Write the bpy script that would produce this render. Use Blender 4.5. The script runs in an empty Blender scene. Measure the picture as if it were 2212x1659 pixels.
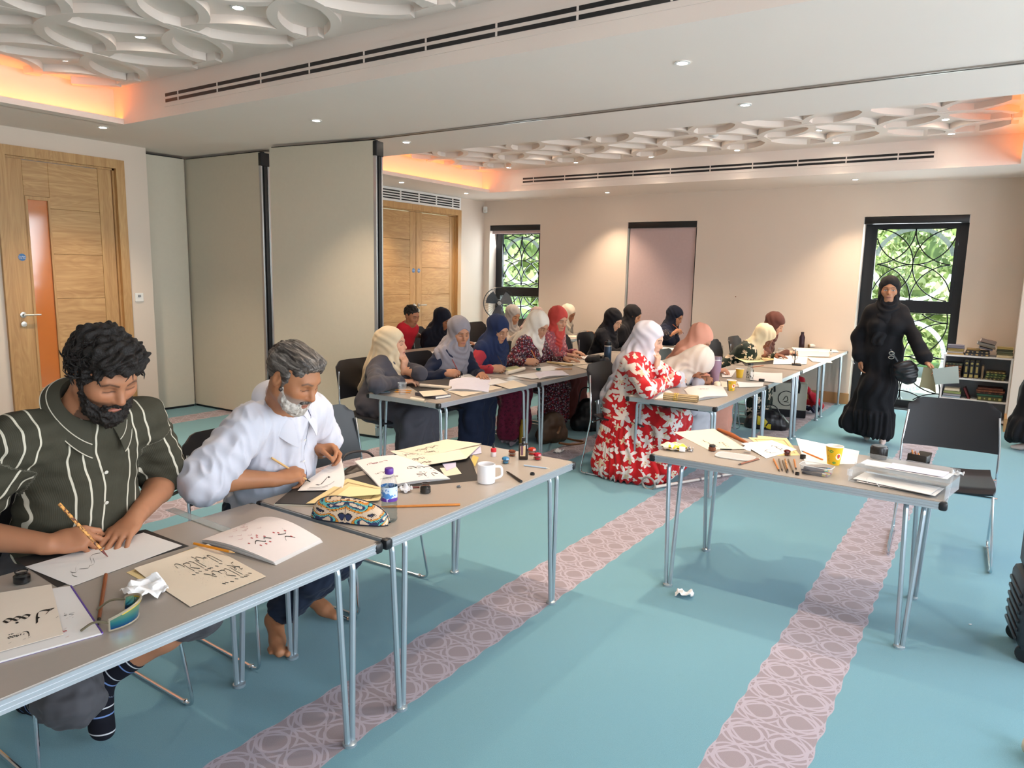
import bpy, bmesh, math, random
import numpy as np
from mathutils import Vector, Matrix
random.seed(7); np.random.seed(7)
C = bpy.context.scene.collection
SC = bpy.context.scene
PI = math.pi
# ---------------------------------------------------------------- camera, sky, light, exposure
cam_d = bpy.data.cameras.new('camera'); cam = bpy.data.objects.new('camera', cam_d); C.objects.link(cam)
cam_d.sensor_width = 36.0; cam_d.lens = 36.0 * 1560.0 / 2212.0; cam_d.clip_start = 0.05; cam_d.clip_end = 300
cam.matrix_world = Matrix(((0.828359, -0.102142, 0.550808, 0.000000), (0.559801, 0.113907, -0.820761, 0.000000), (0.021094, 0.988227, 0.151535, 1.580000), (0.000000, 0.000000, 0.000000, 1.000000)))
SC.camera = cam
vs = SC.view_settings
vs.view_transform = 'Standard'; vs.look = 'None'; vs.gamma = 1.0; vs.use_curve_mapping = False
vs.exposure = 1.8
cy = SC.cycles
cy.max_bounces = 7; cy.diffuse_bounces = 4; cy.glossy_bounces = 3; cy.transmission_bounces = 6; cy.transparent_max_bounces = 8
cy.caustics_reflective = False; cy.caustics_refractive = False; cy.sample_clamp_indirect = 4.0
cy.use_adaptive_sampling = True; cy.adaptive_threshold = 0.025
cy.use_denoising = True

w = bpy.data.worlds.new('sky'); SC.world = w; w.use_nodes = True
wn = w.node_tree.nodes; wl = w.node_tree.links
bg = wn['Background']; sky = wn.new('ShaderNodeTexSky'); sky.sky_type = 'HOSEK_WILKIE'
sky.sun_direction = Vector((0.55, 0.35, 0.75)).normalized(); sky.turbidity = 5.0; sky.ground_albedo = 0.35
wl.new(sky.outputs[0], bg.inputs[0]); bg.inputs[1].default_value = 4.0

def area(name, loc, target, sx, sy, power, col):
    l = bpy.data.lights.new(name, 'AREA'); l.shape = 'RECTANGLE'; l.size = sx; l.size_y = sy; l.energy = power; l.color = col
    o = bpy.data.objects.new(name, l); C.objects.link(o); o.location = loc
    o.rotation_euler = (Vector(target) - Vector(loc)).to_track_quat('-Z', 'Y').to_euler()
    return o
DAY = (0.88, 0.94, 1.0)
# daylight entering through the windows of the right-hand wall and of the back wall
for wy in (-1.0, 1.55, 4.1, 6.65):
    area('window_daylight', (2.72, wy, 1.45), (0.0, wy - 0.2, 0.75), 1.7, 2.3, 27, DAY)
for wx in (-6.78, -0.97):
    area('window_daylight', (wx, 10.42, 1.25), (wx, 8.0, 0.7), 0.95, 2.1, 14, DAY)
WARM = (1.0, 0.77, 0.55)
sun_d = bpy.data.lights.new('sun', 'SUN'); sun_d.energy = 4.2; sun_d.angle = math.radians(4); sun_d.color = (1.0, 0.96, 0.88)
sun = bpy.data.objects.new('sun', sun_d); C.objects.link(sun); sun.rotation_euler = Vector((-0.2, 0.5, -0.85)).to_track_quat('-Z', 'Y').to_euler()
# ---------------------------------------------------------------- helpers
def lin(h):
    h = h.lstrip('#'); c = [int(h[i:i+2], 16) / 255 for i in (0, 2, 4)]
    return tuple(x / 12.92 if x <= 0.04045 else ((x + 0.055) / 1.055) ** 2.4 for x in c)
class NT:
    """small node-tree writer"""
    def __init__(s, name):
        s.m = bpy.data.materials.new(name); s.m.use_nodes = True
        s.t = s.m.node_tree; s.b = s.t.nodes['Principled BSDF']
    def n(s, typ, **kw):
        x = s.t.nodes.new(typ)
        for k, v in kw.items():
            if k.startswith('i_'): x.inputs[k[2:]].default_value = v
            else: setattr(x, k, v)
        return x
    def l(s, a, b): s.t.links.new(a, b)
    def put(s, sock, v):
        if isinstance(v, (int, float)): sock.default_value = v
        elif isinstance(v, tuple): sock.default_value = v
        else: s.l(v, sock)
    def m_(s, op, a, b=0.0, c=0.0, clamp=False):
        x = s.t.nodes.new('ShaderNodeMath'); x.operation = op; x.use_clamp = clamp
        s.put(x.inputs[0], a); s.put(x.inputs[1], b); s.put(x.inputs[2], c)
        return x.outputs[0]
    def mix(s, f, a, b):
        x = s.t.nodes.new('ShaderNodeMix'); x.data_type = 'RGBA'
        s.put(x.inputs[0], f)
        for sock, v in ((x.inputs[6], a), (x.inputs[7], b)):
            s.put(sock, (*v, 1.0) if isinstance(v, tuple) and len(v) == 3 else v)
        return x.outputs[2]
    def coord(s, which='Object', scale=None):
        tc = s.t.nodes.new('ShaderNodeTexCoord'); o = tc.outputs[which]
        if scale:
            mp = s.t.nodes.new('ShaderNodeMapping'); mp.inputs['Scale'].default_value = scale; s.l(o, mp.inputs[0]); o = mp.outputs[0]
        return o
    def noise(s, co, scale, detail=3, rough=0.55, out=0, dist=0.0):
        x = s.t.nodes.new('ShaderNodeTexNoise'); x.inputs['Scale'].default_value = scale; x.inputs['Detail'].default_value = detail
        x.inputs['Roughness'].default_value = rough; x.inputs['Distortion'].default_value = dist; s.l(co, x.inputs['Vector']); return x.outputs[out]
    def ramp(s, f, stops):
        x = s.t.nodes.new('ShaderNodeValToRGB'); e = x.color_ramp.elements
        while len(e) < len(stops): e.new(0.5)
        for k, (p, c) in enumerate(stops):
            e[k].position = p; e[k].color = (*c, 1.0) if len(c) == 3 else c
        s.l(f, x.inputs[0]); return x.outputs[0]
    def bump(s, h, strength=0.3, dist=0.002):
        x = s.t.nodes.new('ShaderNodeBump'); x.inputs['Strength'].default_value = strength; x.inputs['Distance'].default_value = dist
        s.l(h, x.inputs['Height']); s.l(x.outputs[0], s.b.inputs['Normal'])
    def attr(s, name):
        x = s.t.nodes.new('ShaderNodeAttribute'); x.attribute_name = name; return x
    def base(s, v, rough=0.5, metal=0.0, spec=0.5):
        s.put(s.b.inputs['Base Color'], (*v, 1.0) if isinstance(v, tuple) and len(v) == 3 else v)
        s.put(s.b.inputs['Roughness'], rough); s.put(s.b.inputs['Metallic'], metal); s.b.inputs['Specular IOR Level'].default_value = spec
        return s.m
MATS = {}
def mat(name, hexc, rough=0.5, metal=0.0, spec=0.5, var=0.06, vscale=30.0, bump=0.0, bscale=200.0, bdist=0.001, sheen=0.0, trans=0.0, ior=1.45, emit=None, es=1.0, alpha=1.0, sss=0.0):
    if name in MATS: return MATS[name]
    t = NT(name); c = lin(hexc); co = t.coord('Object')
    if var:
        f = t.noise(co, vscale, 3)
        col = t.mix(f, tuple(x * (1 - var) for x in c), tuple(min(1, x * (1 + var)) for x in c))
    else: col = c
    m = t.base(col, rough, metal, spec)
    if bump: t.bump(t.noise(co, bscale, 4, 0.6), bump, bdist)
    if sheen: t.b.inputs['Sheen Weight'].default_value = sheen; t.b.inputs['Sheen Roughness'].default_value = 0.4
    if trans: t.b.inputs['Transmission Weight'].default_value = trans; t.b.inputs['IOR'].default_value = ior
    if alpha < 1: t.b.inputs['Alpha'].default_value = alpha
    if sss:
        t.b.inputs['Subsurface Weight'].default_value = sss; t.b.inputs['Subsurface Radius'].default_value = (0.012, 0.005, 0.003); t.b.inputs['Subsurface Scale'].default_value = 0.6
    if emit: t.b.inputs['Emission Color'].default_value = (*lin(emit), 1); t.b.inputs['Emission Strength'].default_value = es
    MATS[name] = m; return m

def tag(o, label=None, cat=None, group=None, kind=None):
    if label: o['label'] = label
    if cat: o['category'] = cat
    if group: o['group'] = group
    if kind: o['kind'] = kind
    return o
def thing(name, label, cat, loc=(0, 0, 0), rz=0.0, group=None):
    o = bpy.data.objects.new(name, None); C.objects.link(o); o.empty_display_size = 0.05
    o.location = loc; o.rotation_euler = (0, 0, rz); return tag(o, label, cat, group)
def link_mesh(name, me, parent=None, loc=None, rz=None):
    o = bpy.data.objects.new(name, me); C.objects.link(o)
    if parent is not None: o.parent = parent
    if loc is not None: o.location = loc
    if rz is not None: o.rotation_euler = (0, 0, rz)
    return o
def dup(root, loc, rz, label=None, group=None):
    r = root.copy(); C.objects.link(r); r.location = loc; r.rotation_euler = (0, 0, rz)
    if label: r['label'] = label
    if group: r['group'] = group
    for ch in list(root.children):
        c = ch.copy(); C.objects.link(c); c.parent = r
        for g in list(ch.children):
            d = g.copy(); C.objects.link(d); d.parent = c
    return r

class MB:
    """collects shapes, then links them as ONE mesh"""
    def __init__(s): s.v = []; s.f = []; s.mi = []; s.cm = 0
    def add(s, vs_, fs, M_=None):
        n = len(s.v)
        for p in vs_:
            p = Vector(p); s.v.append(tuple(M_ @ p) if M_ is not None else tuple(p))
        for f in fs: s.f.append(tuple(i + n for i in f)); s.mi.append(s.cm)
        return s
    def box(s, c, d, M_=None, rz=0.0, bev=0.0, seg=2):
        if rz: R_ = Matrix.Translation(c) @ Matrix.Rotation(rz, 4, 'Z'); M_ = R_ if M_ is None else M_ @ R_; c = (0, 0, 0)
        if bev:
            bm = bmesh.new(); bmesh.ops.create_cube(bm, size=1.0)
            for v in bm.verts: v.co = Vector((v.co.x * d[0], v.co.y * d[1], v.co.z * d[2])) + Vector(c)
            bmesh.ops.bevel(bm, geom=bm.edges[:], offset=bev, segments=seg, affect='EDGES', profile=0.5)
            bm.verts.index_update(); s.add([v.co.copy() for v in bm.verts], [[v.index for v in f.verts] for f in bm.faces], M_); bm.free(); return s
        x, y, z = (q / 2 for q in d); cx, cy_, cz = c
        vs_ = [(cx + a * x, cy_ + b * y, cz + e * z) for a in (-1, 1) for b in (-1, 1) for e in (-1, 1)]
        return s.add(vs_, [(0, 1, 3, 2), (4, 6, 7, 5), (0, 4, 5, 1), (2, 3, 7, 6), (0, 2, 6, 4), (1, 5, 7, 3)], M_)
    def tube(s, pts, r, n=8, closed=False, M_=None, caps=True):
        P = [Vector(p) for p in pts]; m = len(P); rr = r if isinstance(r, (list, tuple)) else [r] * m
        T = []
        for i in range(m):
            a = P[(i - 1) % m] if (closed or i > 0) else P[i]; b = P[(i + 1) % m] if (closed or i < m - 1) else P[i]
            t = (b - a); T.append(t.normalized() if t.length > 1e-9 else Vector((0, 0, 1)))
        u = T[0].orthogonal().normalized(); vs_ = []
        for i in range(m):
            u = (u - T[i] * u.dot(T[i])); u = u.normalized() if u.length > 1e-6 else T[i].orthogonal().normalized()
            w_ = T[i].cross(u)
            for k in range(n):
                a = 2 * PI * k / n; vs_.append(P[i] + (u * math.cos(a) + w_ * math.sin(a)) * rr[i])
        fs = []
        for i in range(m if closed else m - 1):
            j = (i + 1) % m
            for k in range(n): fs.append((i * n + k, i * n + (k + 1) % n, j * n + (k + 1) % n, j * n + k))
        if not closed and caps: fs.append(tuple(range(n))[::-1]); fs.append(tuple((m - 1) * n + k for k in range(n)))
        return s.add(vs_, fs, M_)
    def lathe(s, prof, n=20, M_=None, cap0=True, cap1=True, sx=1.0, sy=1.0):
        vs_ = []; fs = []; m = len(prof)
        for (r, z) in prof:
            for k in range(n): a = 2 * PI * k / n; vs_.append((r * math.cos(a) * sx, r * math.sin(a) * sy, z))
        for i in range(m - 1):
            for k in range(n): fs.append((i * n + k, i * n + (k + 1) % n, (i + 1) * n + (k + 1) % n, (i + 1) * n + k))
        if cap0: fs.append(tuple(range(n))[::-1])
        if cap1: fs.append(tuple((m - 1) * n + k for k in range(n)))
        return s.add(vs_, fs, M_)
    def prism(s, poly, z0, z1, M_=None):
        n = len(poly); vs_ = [(p[0], p[1], z0) for p in poly] + [(p[0], p[1], z1) for p in poly]
        fs = [tuple(range(n))[::-1], tuple(range(n, 2 * n))] + [(i, (i + 1) % n, n + (i + 1) % n, n + i) for i in range(n)]
        return s.add(vs_, fs, M_)
    def grid(s, fn, nu, nv, thick=None, M_=None):
        """open sheet fn(u,v)->xyz; thick gives it a back face"""
        vs_ = [Vector(fn(i / nu, j / nv)) for j in range(nv + 1) for i in range(nu + 1)]
        idx = lambda i, j: j * (nu + 1) + i
        fs = [(idx(i, j), idx(i + 1, j), idx(i + 1, j + 1), idx(i, j + 1)) for j in range(nv) for i in range(nu)]
        if thick:
            N = [Vector() for _ in vs_]
            for f in fs:
                nn = (vs_[f[1]] - vs_[f[0]]).cross(vs_[f[3]] - vs_[f[0]])
                for q in f: N[q] += nn
            k = len(vs_); back = [vs_[i] - N[i].normalized() * thick for i in range(k)]
            fs = fs + [tuple(q + k for q in f)[::-1] for f in fs]
            bd = [idx(i, 0) for i in range(nu)] + [idx(nu, j) for j in range(nv)] + [idx(i, nv) for i in range(nu, 0, -1)] + [idx(0, j) for j in range(nv, 0, -1)]
            for a, b in zip(bd, bd[1:] + bd[:1]): fs.append((b, a, a + k, b + k))
            vs_ = vs_ + back
        return s.add(vs_, fs, M_)
    def build(s, name, mats, parent=None, smooth=True, loc=None, rz=None, ang=38):
        me = bpy.data.meshes.new(name); me.from_pydata(s.v, [], s.f); me.validate()
        for m_ in (mats if isinstance(mats, (list, tuple)) else [mats]): me.materials.append(m_)
        if isinstance(mats, (list, tuple)) and len(me.polygons) == len(s.mi): me.polygons.foreach_set('material_index', s.mi)
        if smooth:
            me.polygons.foreach_set('use_smooth', [True] * len(me.polygons)); me.set_sharp_from_angle(angle=math.radians(ang))
        me.update()
        return link_mesh(name, me, parent, loc, rz)
def struct(name, mb, m, parent=None, smooth=False, label=None):
    o = mb.build(name, m, parent, smooth)
    if parent is None: o['kind'] = 'structure'
    return o
def frame(x, z, o=(0, 0, 0)):
    """matrix whose local z is z and local x is near x"""
    z = Vector(z).normalized(); x = Vector(x); x = (x - z * x.dot(z)).normalized(); y = z.cross(x)
    return Matrix(((x.x, y.x, z.x, o[0]), (x.y, y.y, z.y, o[1]), (x.z, y.z, z.z, o[2]), (0, 0, 0, 1)))
def arc(c, r, a0, a1, n, plane='xy'):
    out = []
    for i in range(n + 1):
        a = a0 + (a1 - a0) * i / n; p, q = r * math.cos(a), r * math.sin(a)
        out.append((c[0] + p, c[1] + q, c[2]) if plane == 'xy' else ((c[0] + p, c[1], c[2] + q) if plane == 'xz' else (c[0], c[1] + p, c[2] + q)))
    return out
def fillet(pts, r, n=5):
    """round the inner corners of a polyline"""
    P = [Vector(p) for p in pts]; out = [P[0]]
    for i in range(1, len(P) - 1):
        a = (P[i - 1] - P[i]); b = (P[i + 1] - P[i]); rr = min(r, a.length * 0.45, b.length * 0.45)
        p0 = P[i] + a.normalized() * rr; p1 = P[i] + b.normalized() * rr
        for k in range(n + 1):
            t = k / n; out.append(p0 * (1 - t) ** 2 + P[i] * 2 * t * (1 - t) + p1 * t * t)
    out.append(P[-1]); return out

# ---------------------------------------------------------------- materials
def m_wall(name, h):
    t = NT(name); co = t.coord('Object'); c = lin(h)
    col = t.mix(t.noise(co, 1.3, 3), tuple(x * 0.97 for x in c), tuple(min(1, x * 1.02) for x in c))
    m = t.base(col, 0.85, 0, 0.2); t.bump(t.noise(co, 260, 3), 0.06, 0.001); return m
WALL = m_wall('wall_paint', 'DFD0C2'); CEIL = m_wall('ceiling_paint', 'F0E4DB'); TRIMW = m_wall('white_trim_paint', 'EDEBE8')
def m_carpet():
    t = NT('teal_striped_carpet'); co = t.coord('Object'); sp = t.n('ShaderNodeSeparateXYZ'); t.l(co, sp.inputs[0])
    X, Y = sp.outputs[0], sp.outputs[1]; m = t.m_
    p = 0.166
    wob = m('MULTIPLY', m('SUBTRACT', t.noise(co, 9, 2), 0.5), 0.012)
    u = m('SUBTRACT', m('WRAP', m('ADD', m('ADD', X, 0.520), wob), 0.6465, -0.6465), 0.0)      # distance from the centre of the nearest band
    au = m('ABSOLUTE', u)
    yy = m('SUBTRACT', m('MODULO', m('ADD', Y, 20 * p), p), p / 2)
    du = m('SUBTRACT', au, 0.075)
    def dist(a, b): return m('SQRT', m('ADD', m('MULTIPLY', a, a), m('MULTIPLY', b, b)))
    def ring(d, r, w_): return m('SUBTRACT', 1.0, m('SMOOTH_MIN', m('DIVIDE', m('ABSOLUTE', m('SUBTRACT', d, r)), w_), 1.0, 0.1))
    lines = []
    d0 = dist(m('MULTIPLY', du, 0.92), yy); lines.append(ring(d0, 0.052, 0.0075)); lines.append(ring(dist(du, yy), 0.080, 0.006))
    for k in (-1, 0, 1, 2):
        lines.append(ring(dist(m('MULTIPLY', au, 1.0), m('ADD', yy, (k - 0.5) * p)), 0.150, 0.006))
    for sg in (1.05, -1.05):
        q = m('SUBTRACT', m('MODULO', m('ADD', m('ADD', Y, m('MULTIPLY', au, sg)), 20 * p), p), p / 2); lines.append(m('SUBTRACT', 1.0, m('SMOOTH_MIN', m('DIVIDE', m('ABSOLUTE', q), 0.0055), 1.0, 0.1)))
    lm = lines[0]
    for q in lines[1:]: lm = m('MAXIMUM', lm, q)
    lm = m('MULTIPLY', m('GREATER_THAN', lm, 0.25), 0.8)
    edge = m('ADD', 0.150, m('MULTIPLY', m('COSINE', m('MULTIPLY', yy, 2 * PI / p)), 0.0045))
    band = m('LESS_THAN', au, edge)
    fib = t.noise(co, 420, 2, 0.7); big = t.noise(co, 1.6, 3)
    teal = t.mix(fib, lin('4A828D'), lin('84AFBA')); teal = t.mix(m('MULTIPLY', big, 0.5), teal, lin('6598B0'))
    taupe = t.mix(fib, lin('84767B'), lin('A4989E')); pale = t.mix(fib, lin('A49AA8'), lin('C2B8C4'))
    col = t.mix(band, teal, t.mix(lm, taupe, pale))
    mt = t.base(col, 0.95, 0, 0.1); t.b.inputs['Sheen Weight'].default_value = 0.25
    t.bump(t.noise(co, 500, 2, 0.7), 0.5, 0.003); return mt
CARPET = m_carpet()
def m_oak(name, a, b, axis='y', scale=1.0):
    t = NT(name); s_ = {'y': (20, 1.2, 24), 'z': (22, 22, 1.1)}[axis]
    co = t.coord('Object', tuple(q * scale for q in s_)); n1 = t.noise(co, 1.0, 4, 0.6, dist=0.9)
    big = t.noise(t.coord('Object', {'y': (2, .45, 2.6), 'z': (3, 3, .4)}[axis]), 1.6, 2, dist=2.2)
    rings = t.m_('FRACT', t.m_('MULTIPLY', big, 9.0)); rings = t.m_('ABSOLUTE', t.m_('SUBTRACT', rings, 0.5))
    f = t.m_('ADD', t.m_('MULTIPLY', n1, 0.75), t.m_('MULTIPLY', rings, 0.32))
    col = t.ramp(f, [(0.22, lin(a)), (0.72, lin(b))])
    m_ = t.base(col, 0.42, 0, 0.45); t.bump(f, 0.06, 0.001); return m_
OAK = m_oak('oak_veneer_horizontal', 'A67B4C', 'CDA672', 'y'); OAKV = m_oak('oak_veneer_upright', 'A87D4E', 'CAA36E', 'z'); OAK2 = m_oak('pale_oak_veneer', 'C08C4E', 'D9AC6E', 'y', 0.9)
BASEB = mat('oak_skirting', 'B58B5C', 0.45, vscale=8)
PANEL = mat('partition_vinyl', 'CFC7B6', 0.55, var=0.03, bump=0.15, bscale=420)
BLACKP = mat('black_plastic', '17181B', 0.38, var=0.1); BLACKF = mat('window_black_powdercoat', '1E2127', 0.4, spec=0.4)
ALU = mat('brushed_aluminium', 'B9BDC2', 0.34, 0.85, var=0.04); CHROME = mat('chrome_tube', 'D8DCE0', 0.16, 1.0, var=0.0); ALUT = mat('grey_steel_tube', 'B4BFC6', 0.28, 0.7, var=0.02)
LAM = mat('warm_grey_laminate', 'A39A91', 0.36, var=0.03, vscale=60); EDGE = mat('aluminium_edge_trim', 'C9CED3', 0.3, 0.75, var=0.02)
SHELL = mat('black_chair_shell', '17181D', 0.42, var=0.05, bump=0.12, bscale=700)
STEEL = mat('satin_steel', 'C6C2BA', 0.3, 0.9, var=0.02)
def m_glass(name, tint, rough=0.0, mixf=0.12, milk=0.0):
    if name in MATS: return MATS[name]
    t = NT(name); t.t.nodes.remove(t.b)
    tr = t.n('ShaderNodeBsdfTransparent'); tr.inputs[0].default_value = (*lin(tint), 1)
    gl = t.n('ShaderNodeBsdfGlossy'); gl.inputs['Roughness'].default_value = rough
    lw = t.n('ShaderNodeLayerWeight'); lw.inputs[0].default_value = 0.35
    mx = t.n('ShaderNodeMixShader'); t.l(t.m_('ADD', t.m_('MULTIPLY', t.m_('POWER', lw.outputs['Facing'], 3.0), 0.30), 0.02 + mixf * 0.02), mx.inputs[0]); t.l(tr.outputs[0], mx.inputs[1]); t.l(gl.outputs[0], mx.inputs[2])
    out = mx.outputs[0]
    if milk:
        df = t.n('ShaderNodeBsdfDiffuse'); df.inputs[0].default_value = (.9, .91, .92, 1); m2 = t.n('ShaderNodeMixShader'); m2.inputs[0].default_value = milk; t.l(out, m2.inputs[1]); t.l(df.outputs[0], m2.inputs[2]); out = m2.outputs[0]
    t.l(out, t.t.nodes['Material Output'].inputs[0]); MATS[name] = t.m; return t.m
PANE = m_glass('clear_window_glass', 'F2F8F4')
# ---------------------------------------------------------------- the room
XL, XR, YB, YN, ZC, ZK = -7.38, 2.6, 10.05, -2.6, 2.76, 3.06
struct('floor', MB().box(((XL - 0.6 + XR) / 2, (YB + YN) / 2, -0.05), (XR - XL + 1.2, YB - YN, 0.1)), CARPET)
# walls
b = MB(); b.box((XL - 0.15, (YN + 2.90) / 2, ZC / 2), (0.3, 2.90 - YN, ZC)); b.box((XL - 0.15, 3.435, (ZC + 2.60) / 2), (0.3, 1.07, ZC - 2.60)); b.box((XL - 0.15, 4.093, ZC / 2), (0.3, 0.246, ZC))
b.box((XL - 0.62, 4.7, ZC / 2), (0.1, 1.1, ZC)); b.box((XL - 0.43, 4.17, ZC / 2), (0.3, 0.1, ZC)); b.box((XL - 0.3, 5.28, ZC / 2), (0.6, 0.1, ZC))
b.box((XL - 0.15, (5.23 + 7.34) / 2, ZC / 2), (0.3, 7.34 - 5.23, ZC)); b.box((XL - 0.15, 8.365, (ZC + 2.56) / 2), (0.3, 2.05, ZC - 2.56)); b.box((XL - 0.15, (9.39 + YB + .4) / 2, ZC / 2), (0.3, YB + .4 - 9.39, ZC))
struct('wall_left', b, WALL)
WIN = [(-7.26, -6.26), (-4.73, -3.665), (-1.525, -0.405)]; ZH = 2.365
b = MB(); xs = [XL - 0.3] + [q for p in WIN for q in p] + [0.6]
for a, c in zip(xs[0::2], xs[1::2]): b.box(((a + c) / 2, YB + 0.2, ZC / 2), (c - a, 0.4, ZC))
for a, c in WIN: b.box(((a + c) / 2, YB + 0.2, (ZC + ZH) / 2), (c - a, 0.4, ZC - ZH))
b.box((1.65, YB + 0.2, ZC / 2), (2.1, 0.4, ZC)); struct('wall_back', b, WALL)
b = MB(); b.box((1.4, (9.33 + YB) / 2, ZC / 2), (2.46, YB - 9.33, ZC)); struct('wall_pier', b, WALL)
b = MB(); ys = [YN, -1.85, -0.15, 0.7, 2.4, 3.25, 4.95, 5.8, 7.5, 9.4]
for k in range(0, len(ys), 2): b.box((XR + 0.15, (ys[k] + ys[k + 1]) / 2, ZC / 2), (0.3, ys[k + 1] - ys[k], ZC))
for k in range(1, len(ys) - 1, 2):
    y = (ys[k] + ys[k + 1]) / 2; b.box((XR + 0.15, y, (ZC + 2.6) / 2), (0.3, 1.7, ZC - 2.6)); b.box((XR + 0.15, y, 0.15), (0.3, 1.7, 0.3))
struct('wall_right', b, WALL)
struct('wall_near', MB().box(((XL + XR) / 2, YN - 0.15, ZC / 2), (XR - XL + .6, 0.3, ZC)), WALL)
# ceiling with two sunken coffers
C1 = (-6.33, 0.75, 0.2, 3.44); C2 = (-6.50, 0.01, 5.73, 8.97)
b = MB(); zt = 3.3
def slab(x0, x1, y0, y1, z0=ZC, z1=zt): b.box(((x0 + x1) / 2, (y0 + y1) / 2, (z0 + z1) / 2), (x1 - x0, y1 - y0, z1 - z0))
X0, X1 = XL - 0.7, XR + 0.3
slab(X0, X1, YN - .3, C1[2]); slab(X0, X1, C1[3], C2[2]); slab(X0, X1, C2[3], YB + 0.4)
LIPD = 0.14
for (x0, x1, y0, y1) in (C1, C2):
    slab(X0, x0 - LIPD, y0, y1); slab(x1 + LIPD, X1, y0, y1)
    slab(x0 - LIPD - .01, x0, y0, y1, ZC, ZC + 0.018); slab(x1, x1 + LIPD + .01, y0, y1, ZC, ZC + 0.018)     # ledges under the hidden light strips
    slab(x0 - 0.02, x0, y0, y1, ZC + .018, ZC + 0.045); slab(x1, x1 + 0.02, y0, y1, ZC + .018, ZC + 0.045)
    slab(x0 - LIPD, x1 + LIPD, y0, y1, ZK, zt)
ceil = struct('ceiling', b, CEIL)
# lattice of interlaced ribs hanging in each coffer: every ring its own rib
def ribs(cx0, n, cy0, rows, sx, sy, r, bounds, both):
    """square net of touching rings, with a second net of the same rings centred on its corners"""
    x0, x1, y0, y1 = bounds; wv = 0.031; N = 56; dep = 0.055
    for j in range(-1, rows + 1):
        for i in range(-1, n + 1):
            for (ox, oy, dz) in ((0, 0, 0.0008 * (i % 2 + 2 * (j % 2))), (sx / 2, sy / 2, 0.0036 + 0.0008 * (i % 2 + 2 * (j % 2)))):
                cxx, cyy = cx0 + i * sx + ox, cy0 + j * sy + oy; runs = []; cur = []
                for k in range(N + 1):
                    a = 2 * PI * k / N; x, y = cxx + r * math.cos(a), cyy + r * math.sin(a)
                    if x0 + .05 < x < x1 - .05 and y0 + .05 < y < y1 - .05: cur.append(a)
                    else:
                        if len(cur) > 2: runs.append(cur)
                        cur = []
                if len(cur) > 2: runs.append(cur)
                for run in runs:
                    q = MB(); vs_ = []; fs = []; full = len(run) == N + 1
                    for a in run:
                        c_, s_ = math.cos(a), math.sin(a)
                        for (dr, z) in ((-wv, ZK), (-wv, ZK - dep + dz), (wv, ZK - dep + dz), (wv, ZK)): vs_.append((cxx + (r + dr) * c_, cyy + (r + dr) * s_, z))
                    for k in range(len(run) - 1):
                        for e in range(3): fs.append((k * 4 + e, k * 4 + e + 4, k * 4 + e + 5, k * 4 + e + 1))
                    if not full: m4 = (len(run) - 1) * 4; fs.append((3, 2, 1, 0)); fs.append((m4, m4 + 1, m4 + 2, m4 + 3))
                    q.add(vs_, fs); q.build('ceiling_rib', CEIL, ceil, smooth=True, ang=25)
ribs(-5.90, 7, 0.68, 3, 1.05, 1.04, 0.548, (-6.42, .75, .1, 3.33), True)
ribs(-6.03, 6, 5.82, 3, 1.09, 1.04, 0.565, (-6.55, 0.0, 5.68, 8.46), True)
LED = mat('amber_light_strip', 'FF9A3C', 0.5, var=0, emit='FF8E34', es=3.2)
for ci, (x0, x1, y0, y1) in enumerate((C1, C2)):
    for xx, side in ((x0 - 0.05, 'left'), (x1 + 0.05, 'right')):
        o = MB().box((xx, (y0 + y1) / 2, ZC + 0.024), (0.05, y1 - y0 - .04, 0.01)).build('cove_light_strip', LED, smooth=False)
        tag(o, 'amber light strip hidden on the %s ledge of the %s ceiling coffer' % (side, ('front', 'rear')[ci]), 'light strip')
# linear slot air vents in the coffer sides
def slot_vent(x0, x1, y, z, label):
    t = thing('slot_vent', label, 'air vent', ((x0 + x1) / 2, y, z)); L = x1 - x0
    MB().box((0, -0.004, 0), (L + .06, 0.008, 0.13)).build('vent_frame', CEIL, t, False)
    for dz in (-0.022, 0.022):
        s_ = MB().box((0, -0.009, dz), (L, 0.004, 0.024)).build('vent_slot', BLACKP, t, False)
        q = MB(); n = int(L / 0.5)
        for k in range(n): q.box((-L / 2 + (k + 0.35) * L / n, -0.012, dz), (0.012, 0.004, 0.024))
        q.build('slot_divider', CEIL, s_, False)['kind'] = 'stuff'
slot_vent(-5.68, -0.6, C1[3], 2.90, 'long twin black slot vent in the side of the front ceiling coffer')
slot_vent(-5.90, -0.75, C2[3], 2.905, 'long twin black slot vent in the far side of the rear ceiling coffer')
# folding-wall track
b = MB(); b.box((-2.6, 4.905, ZC - 0.004), (10.0, 0.05, 0.012)); struct('trim_1', b, mat('track_aluminium', 'A39A92', 0.35, 0.6))
q = MB(); q.box((-2.6, 4.905, ZC - 0.0105), (10.0, 0.012, 0.003)); struct('trim_2', q, mat('track_groove', '4A3F38', 0.5))
# skirting boards
b = MB()
for (a, c) in ((YN, 2.86), (4.0, 4.216), (5.33, 7.32), (9.42, YB)): b.box((XL + 0.011, (a + c) / 2, 0.07), (0.022, c - a, 0.14))
b.box((XL - 0.2, 4.227, .07), (0.38, 0.022, .14)); struct('baseboard_left', b, BASEB)
b = MB(); xs2 = [XL] + [q for p in WIN for q in p] + [0.18]
for a, c in zip(xs2[0::2], xs2[1::2]): b.box(((a + c) / 2, YB - 0.011, 0.07), (c - a + (.022 if c < 0 else 0), 0.022, 0.14))
b.box((1.38, 9.319, 0.07), (2.44, 0.022, 0.14)); b.box((0.159, 9.68, 0.07), (0.022, 0.74, 0.14))
struct('baseboard_back', b, BASEB)
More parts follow.
